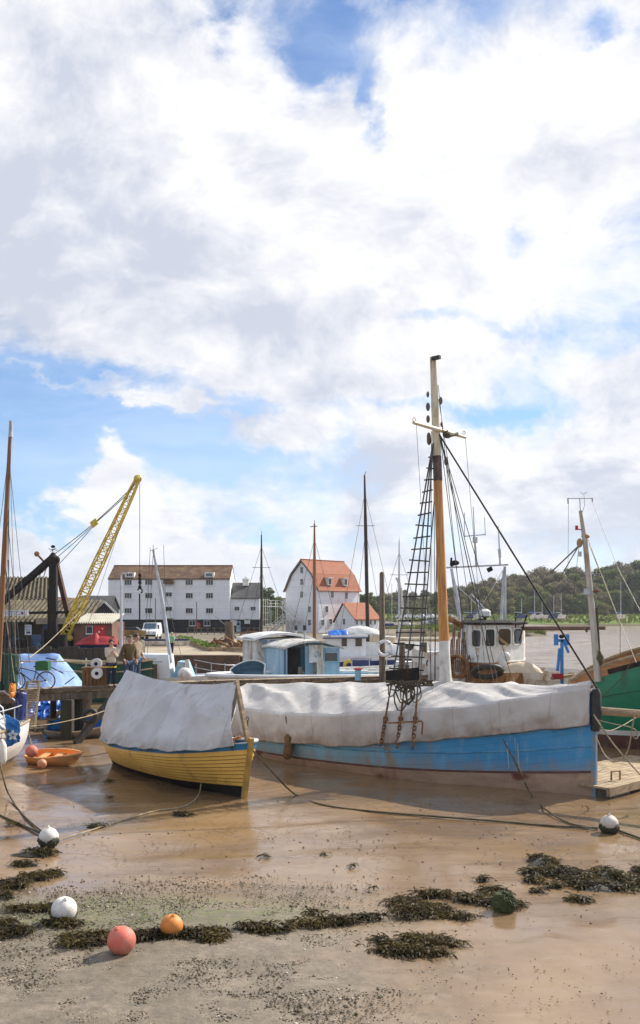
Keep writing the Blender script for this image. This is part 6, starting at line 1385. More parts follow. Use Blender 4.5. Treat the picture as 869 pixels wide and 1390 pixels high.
    mb = MB(); mb.ball(i(618, 764, Yg), (.2,.15,.12), 8, 6); mb.tube([i(612,768,Yg), i(622,764,Yg)], .06, 6); mb.tube([i(612,768,Yg), i(613,757,Yg)], .05, 6); mb.build('deck_light', M['dark'], g, 40, True); mb = MB(); mb.obox(i(665, 773, Yg), V((.1,0,.05)), V((0,.1,0)), V((-.04,0,.09))); mb.build('floodlight', M['dark'], g, None, True)
    mb = MB(); mb.tube([i(655, 853.5, 40), i(822, 852.5, 37)], [.1, .075], 8); mb.tube([i(794,853,37.3), i(797.5,858,37.3)], .05, 6); mb.build('derrick_boom', mat('brown_boom', (.16,.09,.06), (.1,.06,.045), 3, .6, .2), r, 50, True)
    mb = MB(); mb.tube([i(608, 838, 40), i(632, 852, 40)], .13, 8); mb.build('red_roller', M['rust'], r, 50, True)
    for a, c in (((705,870),(715,835)), ((700,838),(700,860)), ((700,836),(701,832))):
        mb = MB(); mb.tube([i(*a, 38.6), i(*c, 38.6)], .03, 6); mb.build('deck_fitting', M['dark'], r, 50, True)
    # net heap, winch, buff tarpaulin, life raft drum
    mb = MB()
    for k in range(6): mb.torus(i(617+k*1.5, 905, 38.5), (.2*k,1,.1), .45, .05, 16, 6)
    for k in range(10): mb.tube([i(610+k*2.6, 912, 39), i(613+k*2.4, 868-10*(k % 3), 39.5)], .03, 5)
    mb.build('trawl_gear', M['rust'], r, 50, True)
    c_ = p(704, 912, 37.2); nt = MB(); nt.grid(lambda a, b_: c_+V((lerp(-.7,.9,a), lerp(-.5,.5,b_), .42*math.sin(PI*a)**.6*math.sin(PI*b_)**.6+.05*fbm((a*5,b_*5,1)))), 16, 10); t = nt.build('net_cover', mat('buff_cloth', (.62,.5,.36), (.5,.39,.27), 2, .85, .5, 6), None, 60); tag(t, 'pale buff cloth heaped over the rusty boat side', 'cloth')
    rf = MB(); c_ = p(662, 912, 37); rf.torus(c_, (0,.5,1), .55, .12, 22, 8); t = rf.build('rubber_hoop', M['black'], None, 50); tag(t, 'black rubber hoop on deck below the rusty wheelhouse', 'hoop')
    ln = MB(); c_ = p(683, 893, 37.5); ln.tube([c_+V((0,0,-.35)), c_, c_+V((.02,0,.25))], [.16,.2,.12], 10); ln.ball(c_+V((.1,-.1,.05)), (.18,.14,.2), 8, 6); t = ln.build('life_jacket_bag', M['buoywhite'], None, 50); tag(t, 'dirty white bag hanging against the rusty wheelhouse', 'bag')
    # blue hauler on a stand
    hl = thing('net_hauler', 'blue net hauler arm standing right of the rusty wheelhouse', 'hauler', p(766, 930, 33.5)); q = lambda px, py: at(px, py, 33.5); mb = MB(); mb.bar(q(763, 940), q(763, 868), .1, .1); mb.bar(q(757, 911), q(760, 880), .09, .09); mb.bar(q(765, 870), q(772, 886), .09, .08); mb.bar(q(756,869.5), q(770,869.5), .1, .1); mb.build('arm', M['bluebright'], hl)
    for px in (755, 770):
        mb = MB(); mb.bar(q(px, 876), q(px, 861), .11, .14); mb.build('jaw', M['bluebright'], hl)
    mb = MB(); mb.ball(q(762.5, 864), (.1,.1,.08), 8, 6); mb.build('motor', M['dark'], hl, 50)
    bt = MB(); bt.bar(q(748, 921), q(800, 914), .22, .1); t = bt.build('wooden_plank', M['palewood'], None); tag(t, 'short wooden plank between the blue cover and the green boat', 'plank')
    rr_ = MB(); rr_.box(q(757, 918), (.36,.3,.2)); t = rr_.build('red_fuel_box', M['redcloth'], None); tag(t, 'small dark red box beside the blue hauler', 'box')

def packed_boats():
    # low boats packed between the mooring post and the mast of the blue boat
    l0 = at(500, 930, 45); l0.z = 0; r = thing('teal_launch', 'low teal and white launch moored between the mooring post and the tall mast', 'boat', l0, math.radians(-3))
    h = Hull(5.2, lambda t: max(.05, .95*(1-max(0, (t-.5)/.5)**2.6)), lambda t: 1.7+.35*t*t, lambda v, t: .6+.4*max(0,v), rake=.3)
    mb = MB(); h.both(mb, 0, .78, 30, 4); h.transom(mb); mb.build('hull', mat('faded_teal_paint', (.16,.4,.42), (.24,.46,.47), 2, .5, .1, dirt=(.5,.52,.5), dscale=3), r, 50, True); mb = MB(); h.both(mb, .78, 1, 30, 2, o0=.01, o1=.01); h.deck(mb, .95); mb.build('topsides', M['white_worn'], r, 50, True)
    mb = MB(); mb.prism([(1.2,-.55,1.6), (1.3,-.5,2.15), (3.0,-.45,2.1), (3.3,-.5,1.6)], (0,1.05,0)); mb.build('cuddy', M['white'], r, None, True)
    for x in (1.7, 2.5): mb = MB(); mb.box((x, -.545, 1.9), (.5,.04,.2)); mb.build('window', M['glass'], r, None, True)
    for px, t, b, Y, w, lab in ((546, 872, 912, 42.4, .16, 'short brown mooring post left of the ladder rigging'), (575, 872, 918, 41.5, .2, 'brown mooring post just left of the tall varnished mast')):
        a = at(px, b, Y); a.z = -.1; c = at(px, t, Y); mb = MB(); mb.tube([a, c], [w, w*.85], 9); tag(mb.build('mooring_post', M['oldwood'], None, 50), lab, 'post')
    mb = MB(); q = at(592, 903, 40.2); mb.bar(q+V((-.25,0,.2)), q+V((.3,0,-.2)), .12, .1); mb.torus(q+V((-.2,0,.1)), (0,1,.2), .2, .035, 14, 6); mb.bar(q+V((.2,0,.1)), q+V((.05,0,-.3)), .06, .06); tag(mb.build('anchor', M['dark'], None, 40), 'black anchor lying on the white bow beside the tall mast', 'anchor')
    mb = MB(); mb.tube([at(540, 868, 43), at(602, 868.5, 43)], .09, 8); tag(mb.build('spare_spar', M['cream'], None, 50), 'pale spar lying level behind the ladder rigging', 'spar')
    for k, (a, c) in enumerate(((( 527,893),(562,880)), ((536,905),(600,884)), ((520,885),(602,905)))):
        mb = MB(); mb.tube(sag(at(*a, 41.8), at(*c, 41.2), .05, 8), .016, 5); tag(mb.build('mooring_line', M['rope'], None, 50), ('dark line from the lifebuoy post to the ladder rigging', 'dark line rising to the tall mast behind the ladder rigging', 'dark line falling to the foot of the tall mast')[k], 'rope')
def pontoon():
    p0, p1 = gr(818, 1071, .25), gr(905, 1049, .25); pt = thing('pontoon', 'low floating wooden pontoon at the bow of the blue boat', 'pontoon', (p0.x, p0.y, 0)); d = (p1-p0); d.z = 0; d.normalize(); n = V((-d.y, d.x, 0))
    mb = MB(); b = V((p0.x+.12, p0.y+.0, .25))
    for k in range(11): mb.obox(b+d*2.6+n*(.1+k*.2), d*2.6, n*.09, V((0,0,.025)))
    mb.build('deck_planks', M['palewood'], pt); mb = MB()
    for o in (-.02, 2.15): mb.bar(b+n*o+V((0,0,-.08)), b+n*o+d*4.8+V((0,0,-.08)), .09, .2)
    mb.build('frame', M['palewood'], pt)
    for k in (.3, 1.75, 3.3):
        mb = MB(); c = b+d*(k+.4)+n*.5+V((0,0,-.15)); mb.box(c, (.95,.9,.24), math.atan2(d.y, d.x)); mb.build('float', mat('dirty_float', (.28,.24,.19), (.1,.085,.06), 2, .8, .4, 8, dirt=(.05,.05,.03)), pt)
    mb = MB(); c = b+d*.9+n*.4+V((0,0,.04)); mb.tube([c, c+V((0,0,.22)), c+V((.25,.1,.22)), c+V((.25,.1,0))], .025, 6); mb.build('mooring_ring', M['rust'], pt, 50)

def masts():
    specs = [(355, 726, 858, 100, .16, 'wetwood', 'thin dark wooden mast between the granary and the mill'), (427, 711, 858, 62, .13, 'mastbrown', 'orange brown wooden mast in front of the mill'),
             (497, 645, 846, 90, .2, 'wetwood', 'tall dark mast standing right of the mill'), (542, 733, 845, 75, .1, 'greyspar', 'grey mast left of the rope ladder rigging')]
    for px, t, b, Y, r, m, lab in specs:
        root = thing('moored_sailing_boat', lab, 'mast', at(px, b, Y)); root.name = 'boat_mast'; base = at(px+(3 if px in (497,) else 0), b, Y); base.z = .3; top = at(px-(2 if px == 497 else 0), t, Y); mid = base.lerp(top, .72)
        mb = MB(); mb.tube([base, mid, top], [r, r*.85, r*.4], 8); mb.build('spar', M[m], root, 50)
        mb = MB(); mb.tube([top, at(px, t-5, Y)], r*.15, 4); mb.bar(top.lerp(base, .28)+V((-.9,0,0))*(Y/90), top.lerp(base, .28)+V((.9,0,0))*(Y/90), .06, .05) if px != 427 else mb.bar(top.lerp(base,.02)-V((.3,0,0)), top.lerp(base,.02)+V((.2,0,.05)), .05, .05)
        mb.build('spreader', M['wetwood'] if m != 'greyspar' else M['greyspar'], root)
        mb = MB()
        for dx in (-2.6, -1.3, 1.5, 2.8): mb.tube([top.lerp(base, .1 if abs(dx) > 2 else .3), V((base.x+dx*Y/75, base.y+.5, base.z+.5))], .012*Y/60, 4)
        mb.build('rigging', M['wire'], root)
        if px in (497, 542):
            h = Hull(7, lambda t: max(.05, 1.2*(1-abs((t-.45)/.56)**2.5)), lambda t: 1.3+.2*t, lambda v, t: .4+.6*max(0,v)**.6, rake=.5); mb = MB(); h.both(mb, 0, 1, 24, 4); h.deck(mb, .95); o = V((base.x-3, base.y-.5, 0)); mb.v = [v+o for v in mb.v]; mb.build('hull', M['white_worn'] if px == 542 else M['wetwood'], root, 50)
        root['category'] = 'boat mast'
    # boom and spar bundle on the grey mast
    mb = MB(); mb.tube([at(538, 784, 75), at(545, 800, 75), at(547, 842, 75)], [.09,.1,.12], 7); tag(mb.build('furled_sail', M['sailcover'], None, 50), 'furled grey sail bundled along the grey mast', 'sail')
    # far yachts on the other shore and cars
    for k, (px, t, Y) in enumerate(((532, 792, 220), (554, 800, 230), (579, 800, 280), (592, 790, 250), (603, 806, 290), (650, 800, 300), (708, 812, 305), (726, 800, 306), (736, 815, 308), (752, 808, 308), (762, 805, 308), (843, 790, 306), (640, 812, 305))):
        o = at(px, 838, Y); z = 2.4 if Y >= 300 else .2; fs = .55 if Y >= 300 else 1; o.z = z; r = thing('laid_up_yacht', 'far yacht with pale hull and thin bare mast on the other shore', 'yacht', o, R.uniform(-.6,.6), 'far yachts on the other shore')
        h = Hull(6.5*fs, lambda t: max(.05, 1.0*fs*(1-abs((t-.45)/.56)**2.5)), lambda t: 1.3+.2*t, lambda v, t: .3+.7*max(0,v)**.6, zk=lambda t: .25, rake=.4); mb = MB(); h.both(mb, 0, 1, 14, 3); h.deck(mb, .95, 10); mb.box((2.6*fs,0,1.55), (2.2*fs,1.1*fs,.5)); mb.v = [v-V((3.2*fs,0,0)) for v in mb.v]
        mb.build('hull', M['white_worn'] if k % 3 else M['navy'], r, 50, True); mb = MB(); top = H-(t-HY)/F*Y-z; mb.tube([(0,0,1.0), (0,0,top)], [.11,.07], 5); mb.build('mast', M['greyspar'], r, 50, True); mb = MB(); mb.tube([(0,0,2.2), (-2.6,0,2.3)], .09, 5); mb.build('boom', M['deepblue'] if k % 2 else M['greyspar'], r, 50, True)
    first = None
    for k, (px, Y) in enumerate(((545, 315), (557, 318), (572, 316), (585, 319), (596, 317), (611, 318), (735, 322))):
        lab = ('pale car parked on the far river bank' if k < 6 else 'dark car parked alone on the far river bank'); o = at(px, 838, Y); o.z = 2.6 if k < 6 else 3.4; r = thing('parked_car', lab, 'car', o, R.uniform(-.4,.4), 'cars parked on the far bank')
        prof = [(-2,.3), (-2.05,.8), (-1.6,.9), (-1.1,1.45), (.5,1.5), (1.2,.95), (2,.8), (2.05,.3)]; mb = MB(); mb.loft([[V((x, y*(1-.15*max(0, z-.8)), z)) for x, z in prof] for y in (-.85, -.8, .8, .85)], True, True)
        mb.build('body', M['white_clean'] if k < 6 else M['dark'], r, 30, True); mb = MB(); mb.box((-.3,-.78,1.16), (1.7,.05,.4)); mb.build('side_window', M['glass'], r, None, True); mb = MB()
        for x in (-1.25, 1.3): mb = MB(); mb.tube([(x,-.87,.31), (x,-.66,.31)], .31, 10); mb.build('wheel', M['black'], r, 40, True)
# ------------------------------------------------------------------ people
def skin_mesh(name, verts, edges, mat_, parent, sub=1, root=0):
    bm = bmesh.new(); ly = bm.verts.layers.skin.verify()
    vs = []
    for k, (p, r) in enumerate(verts):
        v = bm.verts.new(p); r = r if isinstance(r, tuple) else (r, r); v[ly].radius = r; v[ly].use_root = (k == root); vs.append(v)
    for a, c in edges: bm.edges.new((vs[a], vs[c]))
    me = bpy.data.meshes.new(name); bm.to_mesh(me); bm.free()
    o = bpy.data.objects.new(name, me); C.objects.link(o)
    m = o.modifiers.new('skin', 'SKIN'); m.use_smooth_shade = True
    s = o.modifiers.new('sub', 'SUBSURF'); s.levels = sub; s.render_levels = sub
    dg = bpy.context.evaluated_depsgraph_get(); dg.update()
    me2 = bpy.data.meshes.new_from_object(o.evaluated_get(dg)); o.modifiers.clear(); o.data = me2
    me2.materials.clear(); me2.materials.append(mat_); me2.polygons.foreach_set('use_smooth', [True]*len(me2.polygons))
    if parent: o.parent = parent
    return o
def person(label, loc, rz, sc, top, legs, hair, hands, hem=None, cap=None, lean=0.0, head_turn=0.0):
    """faces local -y. hands: two wrist positions (left, right) with elbows worked out"""
    r = thing('person', label, 'person', loc, rz); r.scale = (sc,)*3
    sh = [V((.19, 0, 1.42)), V((-.19, 0, 1.42))]; J = {}
    verts = []; edges = []
    def v(p, rad): verts.append((V(p), rad)); return len(verts)-1
    pel = v((0,0,.95), (.15,.11)); sp = v((0,-.0-lean*.4,1.15), (.135,.1)); ch = v((0,-.01-lean,1.36), (.16,.11)); nk = v((0,-.02-lean,1.5), .055); hd0 = v((0,-.035-lean,1.56), .07); hd1 = v((0,-.045-lean,1.64), (.085,.1)); hd2 = v((0,-.035-lean,1.72), (.07,.085))
    edges += [(pel,sp),(sp,ch),(ch,nk),(nk,hd0),(hd0,hd1),(hd1,hd2)]
    nose = v((0,-.15-lean,1.635), .014); edges.append((hd1, nose))
    arms = []
    for s, w in zip((1,-1), hands):
        S = V((.185*s,-lean,1.42)); Wr = V(w); d = Wr-S; L = .29; D = min(d.length, .56); mid = S+d/2; hh = math.sqrt(max(0, L*L-D*D/4)); bd = V((.5*s,.75,-.5)); bd -= d.normalized()*bd.dot(d.normalized()); E = mid+bd.normalized()*hh
        a = v(S, .062); e = v(E, .045); wr = v(Wr, .032); edges += [(ch,a),(a,e),(e,wr)]; arms.append((S,E,Wr))
        f = (Wr-E).normalized(); u = f.cross(V((s*1.0,0,0))); u = u.normalized() if u.length > .1 else V((0,0,1)); n_ = f.cross(u).normalized()
        pm = v(Wr+f*.06, (.036,.02)); edges.append((wr, pm))
        for k, (ln) in enumerate((.07,.082,.078,.06)):
            b = Wr+f*.09+u*(k-1.5)*.021; q0 = v(b, .0095); q1 = v(b+f*ln*.55-n_*.008, .0088); q2 = v(b+f*ln*.95-n_*.026, .0075); edges += [(pm,q0),(q0,q1),(q1,q2)]
        t0 = v(Wr+f*.04-u*.035, .011); t1 = v(Wr+f*.075-u*.055-n_*.012, .0095); edges += [(pm,t0),(t0,t1)]
    lg = []
    for s in (1,-1):
        h_ = v((.09*s,0,.9), .09); k_ = v((.1*s,-.015,.5), .06); an = v((.11*s,.02,.1), .042); he = v((.11*s,.02,.05), .04); to = v((.125*s,-.15,.04), .035); edges += [(pel,h_),(h_,k_),(k_,an),(an,he),(he,to)]
    skin_mesh('body', verts, edges, M['skin'], r, 1)
    # jacket
    verts = []; edges = []
    a = v((0,0,.86), (.2,.145)); b = v((0,-lean*.4,1.12), (.18,.135)); c = v((0,-.01-lean,1.38), (.185,.13)); d = v((0,-.01-lean,1.475), (.085,.075)); edges += [(a,b),(b,c),(c,d)]
    for S, E, Wr in arms:
        q0 = v(S, .082); q1 = v(E, .068); q2 = v(E.lerp(Wr,.85), .052); edges += [(c,q0),(q0,q1),(q1,q2)]
    skin_mesh('jacket', verts, edges, top, r, 2)
    if hem: 
        mb = MB(); mb.tube([(0,0,.74), (0,0,.79)], [.2,.198], 16); mb.v = [V((p.x, p.y*.78, p.z)) for p in mb.v]; mb.build('jacket_hem', hem, r, 60, True)
    verts = []; edges = []; a = v((0,0,.92), (.16,.125))
    for s in (1,-1):
        h_ = v((.095*s,0,.84), (.108,.11)); k_ = v((.105*s,-.012,.5), .08); an = v((.112*s,.02,.1), .068); edges += [(a,h_),(h_,k_),(k_,an)]
    skin_mesh('trousers', verts, edges, legs, r, 2)
    for s in (1,-1):
        mb = MB(); mb.ball((.118*s,-.05,.045), (.052,.145,.05), 12, 8, fn=lambda p: V((p.x, p.y, max(.002, p.z)))); mb.build('shoe', M['dark'], r, 60, True)
        mb = MB(); mb.ball((.034*s,-.131-lean,1.655), (.012,.006,.008), 8, 5); mb.build('eye', M['dark'], r, 60, True)
        mb = MB(); mb.ball((.088*s,-.03-lean,1.63), (.012,.024,.034), 8, 6); mb.build('ear', M['skin'], r, 60, True)
    mb = MB(); mb.ball((0,-.138-lean,1.592), (.026,.006,.006), 8, 5); mb.build('mouth', mat('lips', (.4,.14,.11)), r, 60, True)
    mb = MB(); mb.ball((0,-.012-lean,1.695), (.1,.118,.105), 16, 10, fn=lambda p: V((p.x, max(p.y, -.105-lean+.4*max(0, 1.72-p.z)) , max(p.z, 1.585 if p.y > -.02-lean else 1.665)))); mb.build('hair', hair, r, 60, True)
    if cap:
        mb = MB(); mb.ball((0,-.02-lean,1.735), (.108,.125,.07), 16, 8, fn=lambda p: V((p.x, p.y, max(p.z, 1.715)))); mb.ball((0,-.14-lean,1.72), (.08,.07,.012), 12, 6); mb.build('cap', cap, r, 60, True)
    return r
def people():
    def stand(px, Y, z): X = (px-CX)/F*Y; return V((X, Y, z))
    grey = mat('grey_hair', (.4,.38,.35), (.3,.28,.26), 20, .6, .4, 60)
    person('person in cream jacket and navy trousers standing on the jetty', stand(151, 33.9, JZ+.03), math.radians(24), 1.0, M['cloth_cream'], M['cloth_navy'], M['hair'], [(.06,-.24,1.28), (-.04,-.25,1.3)], M['cloth_yellow'])
    person('person in brown coat and cap standing on the jetty', stand(175, 34.4, JZ+.03), math.radians(38), 1.07, M['cloth_brown'], M['jeans'], grey, [(.24,-.1,.9), (-.23,-.14,.92)], None, M['cloth_brown'], .03)
    person('person in pale tan jacket standing close behind the brown coat', stand(184.5, 35.2, JZ+.03), math.radians(60), 1.1, M['cloth_tan'], M['jeans'], M['hair'], [(.22,-.16,.95), (-.24,-.1,.92)])
    person('distant person in pale green jacket standing on the quay', stand(233, 70.5, 1.36), math.radians(150), .93, M['cloth_green'], M['cloth_navy'], grey, [(.2,-.2,1.1), (-.22,-.12,.95)], None, None, .02)

# ------------------------------------------------------------------ buoys, ropes, weed
def buoy_mat(name, c1, c2, dirt=(.2,.15,.09), lo=-.35):
    t = NT(name); co = t.coord(); z = t.sep(t.tc.outputs['Object'])[2]; n1 = t.noise(co, 9, 7, .65); n2 = t.noise(t.vmath('MULTIPLY', co, (1,1,.5)), 16, 8, .7)
    col = t.mix(t.ss(.38, .66, n1), c1, c2); col = t.mix(t.math('MULTIPLY', t.ss(.55, .72, n2), .5), col, dirt)
    mz = t.ss(.1, -.12, t.math('ADD', z, t.math('MULTIPLY', t.math('SUBTRACT', n1, .5), .3))); col = t.mix(t.math('MULTIPLY', mz, .75), col, dirt)
    return t.fin(col, t.math('ADD', .45, t.math('MULTIPLY', n2, .3)), t.bump(n2, .25, .01))
def buoy(name, label, px, py, dia, m, weedy=.35, tilt=(0,0), weedm='weed'):
    """(px, py): the ball's centre in the photo"""
    r = dia/2*.93; gz = .05*sm(15.6,13.2,gr(px,py).y); cz = r*.9+gz; Y = (H-cz)*F/(py-HY); c = V(((px-CX)/F*Y, Y, cz)); t = thing(name, label, 'buoy', c); t.rotation_euler = (tilt[0], tilt[1], 0)
    l = V((0,0,0)); mb = MB(); mb.ball(l, r, 28, 18, fn=lambda p: p+(p-l)*.02*noise.noise(p*6+c)); mb.build('ball', m, t, 70, True)
    mb = MB(); mb.tube([l+V((0,0,r*.96)), l+V((0,0,r*1.06)), l+V((0,0,r*1.1))], [r*.2, r*.17, r*.06], 12); mb.torus(l+V((0,0,r*1.1)), (1,0,0), r*.12, r*.04, 10, 5); mb.build('eye_ring', m if weedm == 'weed' else M['algae'], t, 50, True)
    if weedy:
        mb = MB()
        for i in range(int(420*weedy/.35)):
            a = R.uniform(0, 2*PI); el = -PI/2+R.random()**.8*(PI*weedy+.18*math.sin(a*3+px)); n = V((math.cos(a)*math.cos(el), math.sin(a)*math.cos(el), math.sin(el))); p = l+n*r*1.01
            tg = n.cross(V((0,0,1))).normalized() if abs(n.z) < .97 else V((1,0,0)); dn = n.cross(tg); dn = dn if dn.z < 0 else -dn; ln = R.uniform(.03,.08); w = R.uniform(.008,.02); e = p+dn*ln+n*R.uniform(.0,.02)+tg*R.uniform(-.03,.03); mb.add([p-tg*w, p+tg*w, e+tg*w*.6+n*.01, e-tg*w*.6], [(0,1,2,3)])
        mb.build('weed_fringe', M[weedm], t, None, True)
    return c
def ropes():
    def rp(name, label, pts, r, m='rope', n=5):
        # smooth through the points
        P = [V(p) for p in pts]; out = []
        for i in range(len(P)-1):
            p0, p1, p2, p3 = P[max(0,i-1)], P[i], P[i+1], P[min(len(P)-1,i+2)]
            for k in range(6):
                t = k/6; out.append(.5*((2*p1)+(p2-p0)*t+(2*p0-5*p1+4*p2-p3)*t*t+(3*p1-p0-3*p2+p3)*t**3))
        out.append(P[-1]); mb = MB(); mb.tube(out, r, 6); return tag(mb.build(name, M[m], None, 60), label, 'rope')
    g = lambda px, py: gr(px, py, .03)
    rp('mooring_rope', 'long rope from the yellow bow across the mud to the right buoy', [at(341,1016,22.3), at(365,1043,21.9)-V((0,0,0)), g(400,1078), g(440,1093), g(500,1101), g(600,1109), g(700,1117), g(760,1122), g(812,1124)], .022)
    rp('mooring_rope', 'green rope from the blue side down to the half weedy buoy', [at(683,1003,22.95), at(700,1036,22.4), g(722,1080), g(745,1102), g(775,1118), g(812,1125)], .02)
    rp('mooring_rope', 'dark rope running off the right edge from the white buoy', [g(836,1126), g(850,1131), g(869,1138), g(900,1150)], .024)
    rp('mooring_rope', 'short rope hanging from the keel of the yellow boat onto the mud', [at(273,1064,22.7), g(270,1078), g(262,1088), g(245,1096), g(205,1102), g(120,1128), g(80,1140)], .016, 'rope_pale')
    rp('mooring_rope', 'weedy rope from the left yacht down to the white buoy', [at(0,1035,23.0), at(6,1062,22.2), g(12,1078), g(30,1105), g(58,1130)], .02)
    rp('mooring_rope', 'dark rope from the left edge of the mud to the white buoy', [g(-20,1098), g(12,1112), g(35,1122), g(58,1132)], .026)
    rp('mooring_rope', 'thin pale rope from the jetty across to the yacht at the left edge', [at(42,986,26), at(75,982,27), at(120,972,29), at(150,962,31.3)], .013, 'rope_pale')
    rp('mooring_rope', 'thin rope from the orange dinghy up towards the yellow boat', [at(104,1027,26.4), at(125,1026,26.5), at(160,1019,26.9)], .012, 'rope_pale')
    rp('mooring_rope', 'pale rope slanting from the blue bow down to the pontoon', [at(806,970,22.4), at(830,1006,22.0), at(855,1036,21.8), at(885,1068,21.6)], .018, 'rope_pale')
    rp('mooring_rope', 'slack pale rope looping below the bowsprit', [at(810,1002,22.6), at(822,1026,22.4), at(838,1034,22.2), at(852,1020,21.9), at(858,990,21.6), at(862,966,21.4)], .016, 'rope_pale')
    rp('mooring_rope', 'taut pale rope from the blue stem to the bowsprit lashing', [at(806,976,22.6), at(830,982,22.2), at(858,988,21.6), at(866,996,21.5), at(864,1003,21.4), at(857,997,21.6)], .013, 'rope_pale')
    rp('mooring_rope', 'pale rope sagging from the blue stem towards the green hull', [at(806,981,22.7), at(825,992,23.5), at(845,985,24.5), at(862,975,25.5), at(869,972,26)], .011, 'rope_pale')
    rp('hull_line', 'thin pale line hanging down the blue bow', [at(699,1002,22.88), at(702,1030,22.7), at(712,1062,22.5)], .009, 'rope_pale')
    rp('crane_line', 'slanting pale line from the quay winch to the jetty rail', [at(40,893,34), at(70,868,50), at(109,830,79)], .02, 'rope_pale')
    rp('white_cord', 'thin pale cord lying in the shade under the yellow stern', [g(62,1047), g(78,1050), g(96,1046)], .008, 'rope_pale')

def seaweed():
    mb = MB(); base = MB()
    pats = [(47,1160,30,6,.9),(20,1202,22,9,.8),(50,1192,24,7,.7),(74,1187,16,4,.7),(34,1175,18,5,.5),(12,1220,14,7,.5),(130,1123,14,3,.3),(245,1108,16,4,.5),(16,1121,8,2,.5),(30,1240,34,5,.6),(68,1239,22,5,.7),(82,1262,26,8,.9),(20,1273,28,9,1),(8,1260,14,5,.6),
        (125,1281,38,10,1),(110,1290,28,9,.9),(200,1278,34,9,1),(235,1276,26,9,1),(275,1275,34,11,1),(320,1268,40,9,1),(370,1267,36,8,1),(415,1262,34,7,.9),(455,1258,28,6,.9),(490,1254,22,4,.7),(514,1251,14,3,.6),(426,1247,11,3,.7),(300,1283,30,7,.8),
        (575,1243,45,11,1),(545,1231,18,8,.9),(590,1218,26,5,.8),(632,1224,14,6,.8),(628,1251,16,4,.7),(672,1216,24,7,1),(668,1228,22,8,.9),(700,1234,12,6,.7),(572,1290,60,12,1),(545,1284,36,8,1),(560,1300,60,8,1),
        (735,1172,22,9,1),(722,1186,14,4,.8),(760,1186,28,8,1),(725,1197,14,4,.8),(790,1196,34,11,1),(825,1192,32,12,1),(860,1200,26,12,1),(815,1208,34,8,1),(752,1205,16,3,.7),(786,1227,15,5,.8),(882,1190,24,12,1),(655,1196,9,3,.5),(728,1213,14,2,.3),(505,1209,5,2,.3),(360,1166,6,2,.3),(440,1162,4,1,.3),(372,1198,4,2,.3),(478,1178,4,2,.2),(148,1062,5,2,.2),(150,1085,5,2,.2)]
    for px, py, rx, ry, dn in pats:
        c = gr(px, py); rx *= 1.05; ry *= (.68 if px < 530 else .9); sx = rx/F*c.y; sy = ry*c.y*c.y/(H*F); n = int(min(1900, 900*dn*(sx*sy)**.75*4.2))+12
        hh = .05+.085*min(1, sy*1.6)*dn
        for i in range(n):
            a = R.uniform(0, 2*PI); q = math.sqrt(R.random())*(1+.5*noise.noise(V((math.cos(a)*2+px, math.sin(a)*2+py, 0))))*(1.0+.5*(R.random() < .15)*R.random())
            x, y = c.x+math.cos(a)*q*sx, c.y+math.sin(a)*q*sy
            if noise.noise(V((x*2.2, y*2.2, 3))) < -.28+.5*max(0, q-.6): continue
            z = hh*max(0, 1-q*q)*R.random()+.04+.05*sm(15.6,13.2,y); th = R.uniform(0, 2*PI); l = R.uniform(.05,.15); w = R.uniform(.004,.0095); d = V((math.cos(th), math.sin(th), R.uniform(-.15,.5))); s = V((-math.sin(th), math.cos(th), R.uniform(-.8,.8)))*w; bd_ = V((-math.sin(th), math.cos(th), 0))*R.uniform(-.05,.05)
            p = V((x, y, z)); m_ = p+d*l*.4+bd_*.5; m2 = p+d*l*.75+bd_; e = p+d*l+bd_*1.6; m2.z = max(.025, m2.z-.015); e.z = max(e.z-.05, .015)+R.uniform(0,.01); mb.add([p-s*.6, p+s*.6, m_+s*1.2, m_-s*1.2, m2+s*1.3, m2-s*1.3, e+s*.5, e-s*.5], [(0,1,2,3), (3,2,4,5), (5,4,6,7)])
        if rx > 9:
            k = len(base.v); nn = 22; ctr = V((c.x, c.y, hh*.75+.03)); rim = []
            for m in range(nn):
                a = 2*PI*m/nn; q = .86+.3*noise.noise(V((math.cos(a)*2.5+px, math.sin(a)*2.5+py, 5))); rim.append(V((c.x+math.cos(a)*q*sx, c.y+math.sin(a)*q*sy, .0)))
            mid = [ctr.lerp(p, .55)+V((0,0,.012*R.uniform(-1,1))) for p in rim]
            base.add([ctr]+mid+rim, [(0, 1+m, 1+(m+1) % nn) for m in range(nn)]+[(1+m, 1+nn+m, 1+nn+(m+1) % nn, 1+(m+1) % nn) for m in range(nn)])
    n0 = len(mb.v); wm_ = leafmat('bladder_wrack', (.04,.029,.009), (.11,.077,.017), (.016,.012,.006), 2.2, .6)
    for f, m in zip(base.f, base.m): mb.f.append([i+n0 for i in f]); mb.m.append(1)
    mb.v += base.v
    o = mb.build('seaweed', [wm_, mat('dark_weed_mat', (.03,.024,.01), (.015,.013,.007), 14, .7, .9, 40)], None, 'keep'); tag(o, 'dark brown bladder wrack scattered over the shore', None, None, 'stuff')
    # shingle, shells and bits of weed on the nearest shore
    pb = MB()
    oc = [V(p) for p in ((1,0,0),(-1,0,0),(0,1,0),(0,-1,0),(0,0,1),(0,0,-1))]; of = [(0,2,4),(2,1,4),(1,3,4),(3,0,4),(2,0,5),(1,2,5),(3,1,5),(0,3,5)]
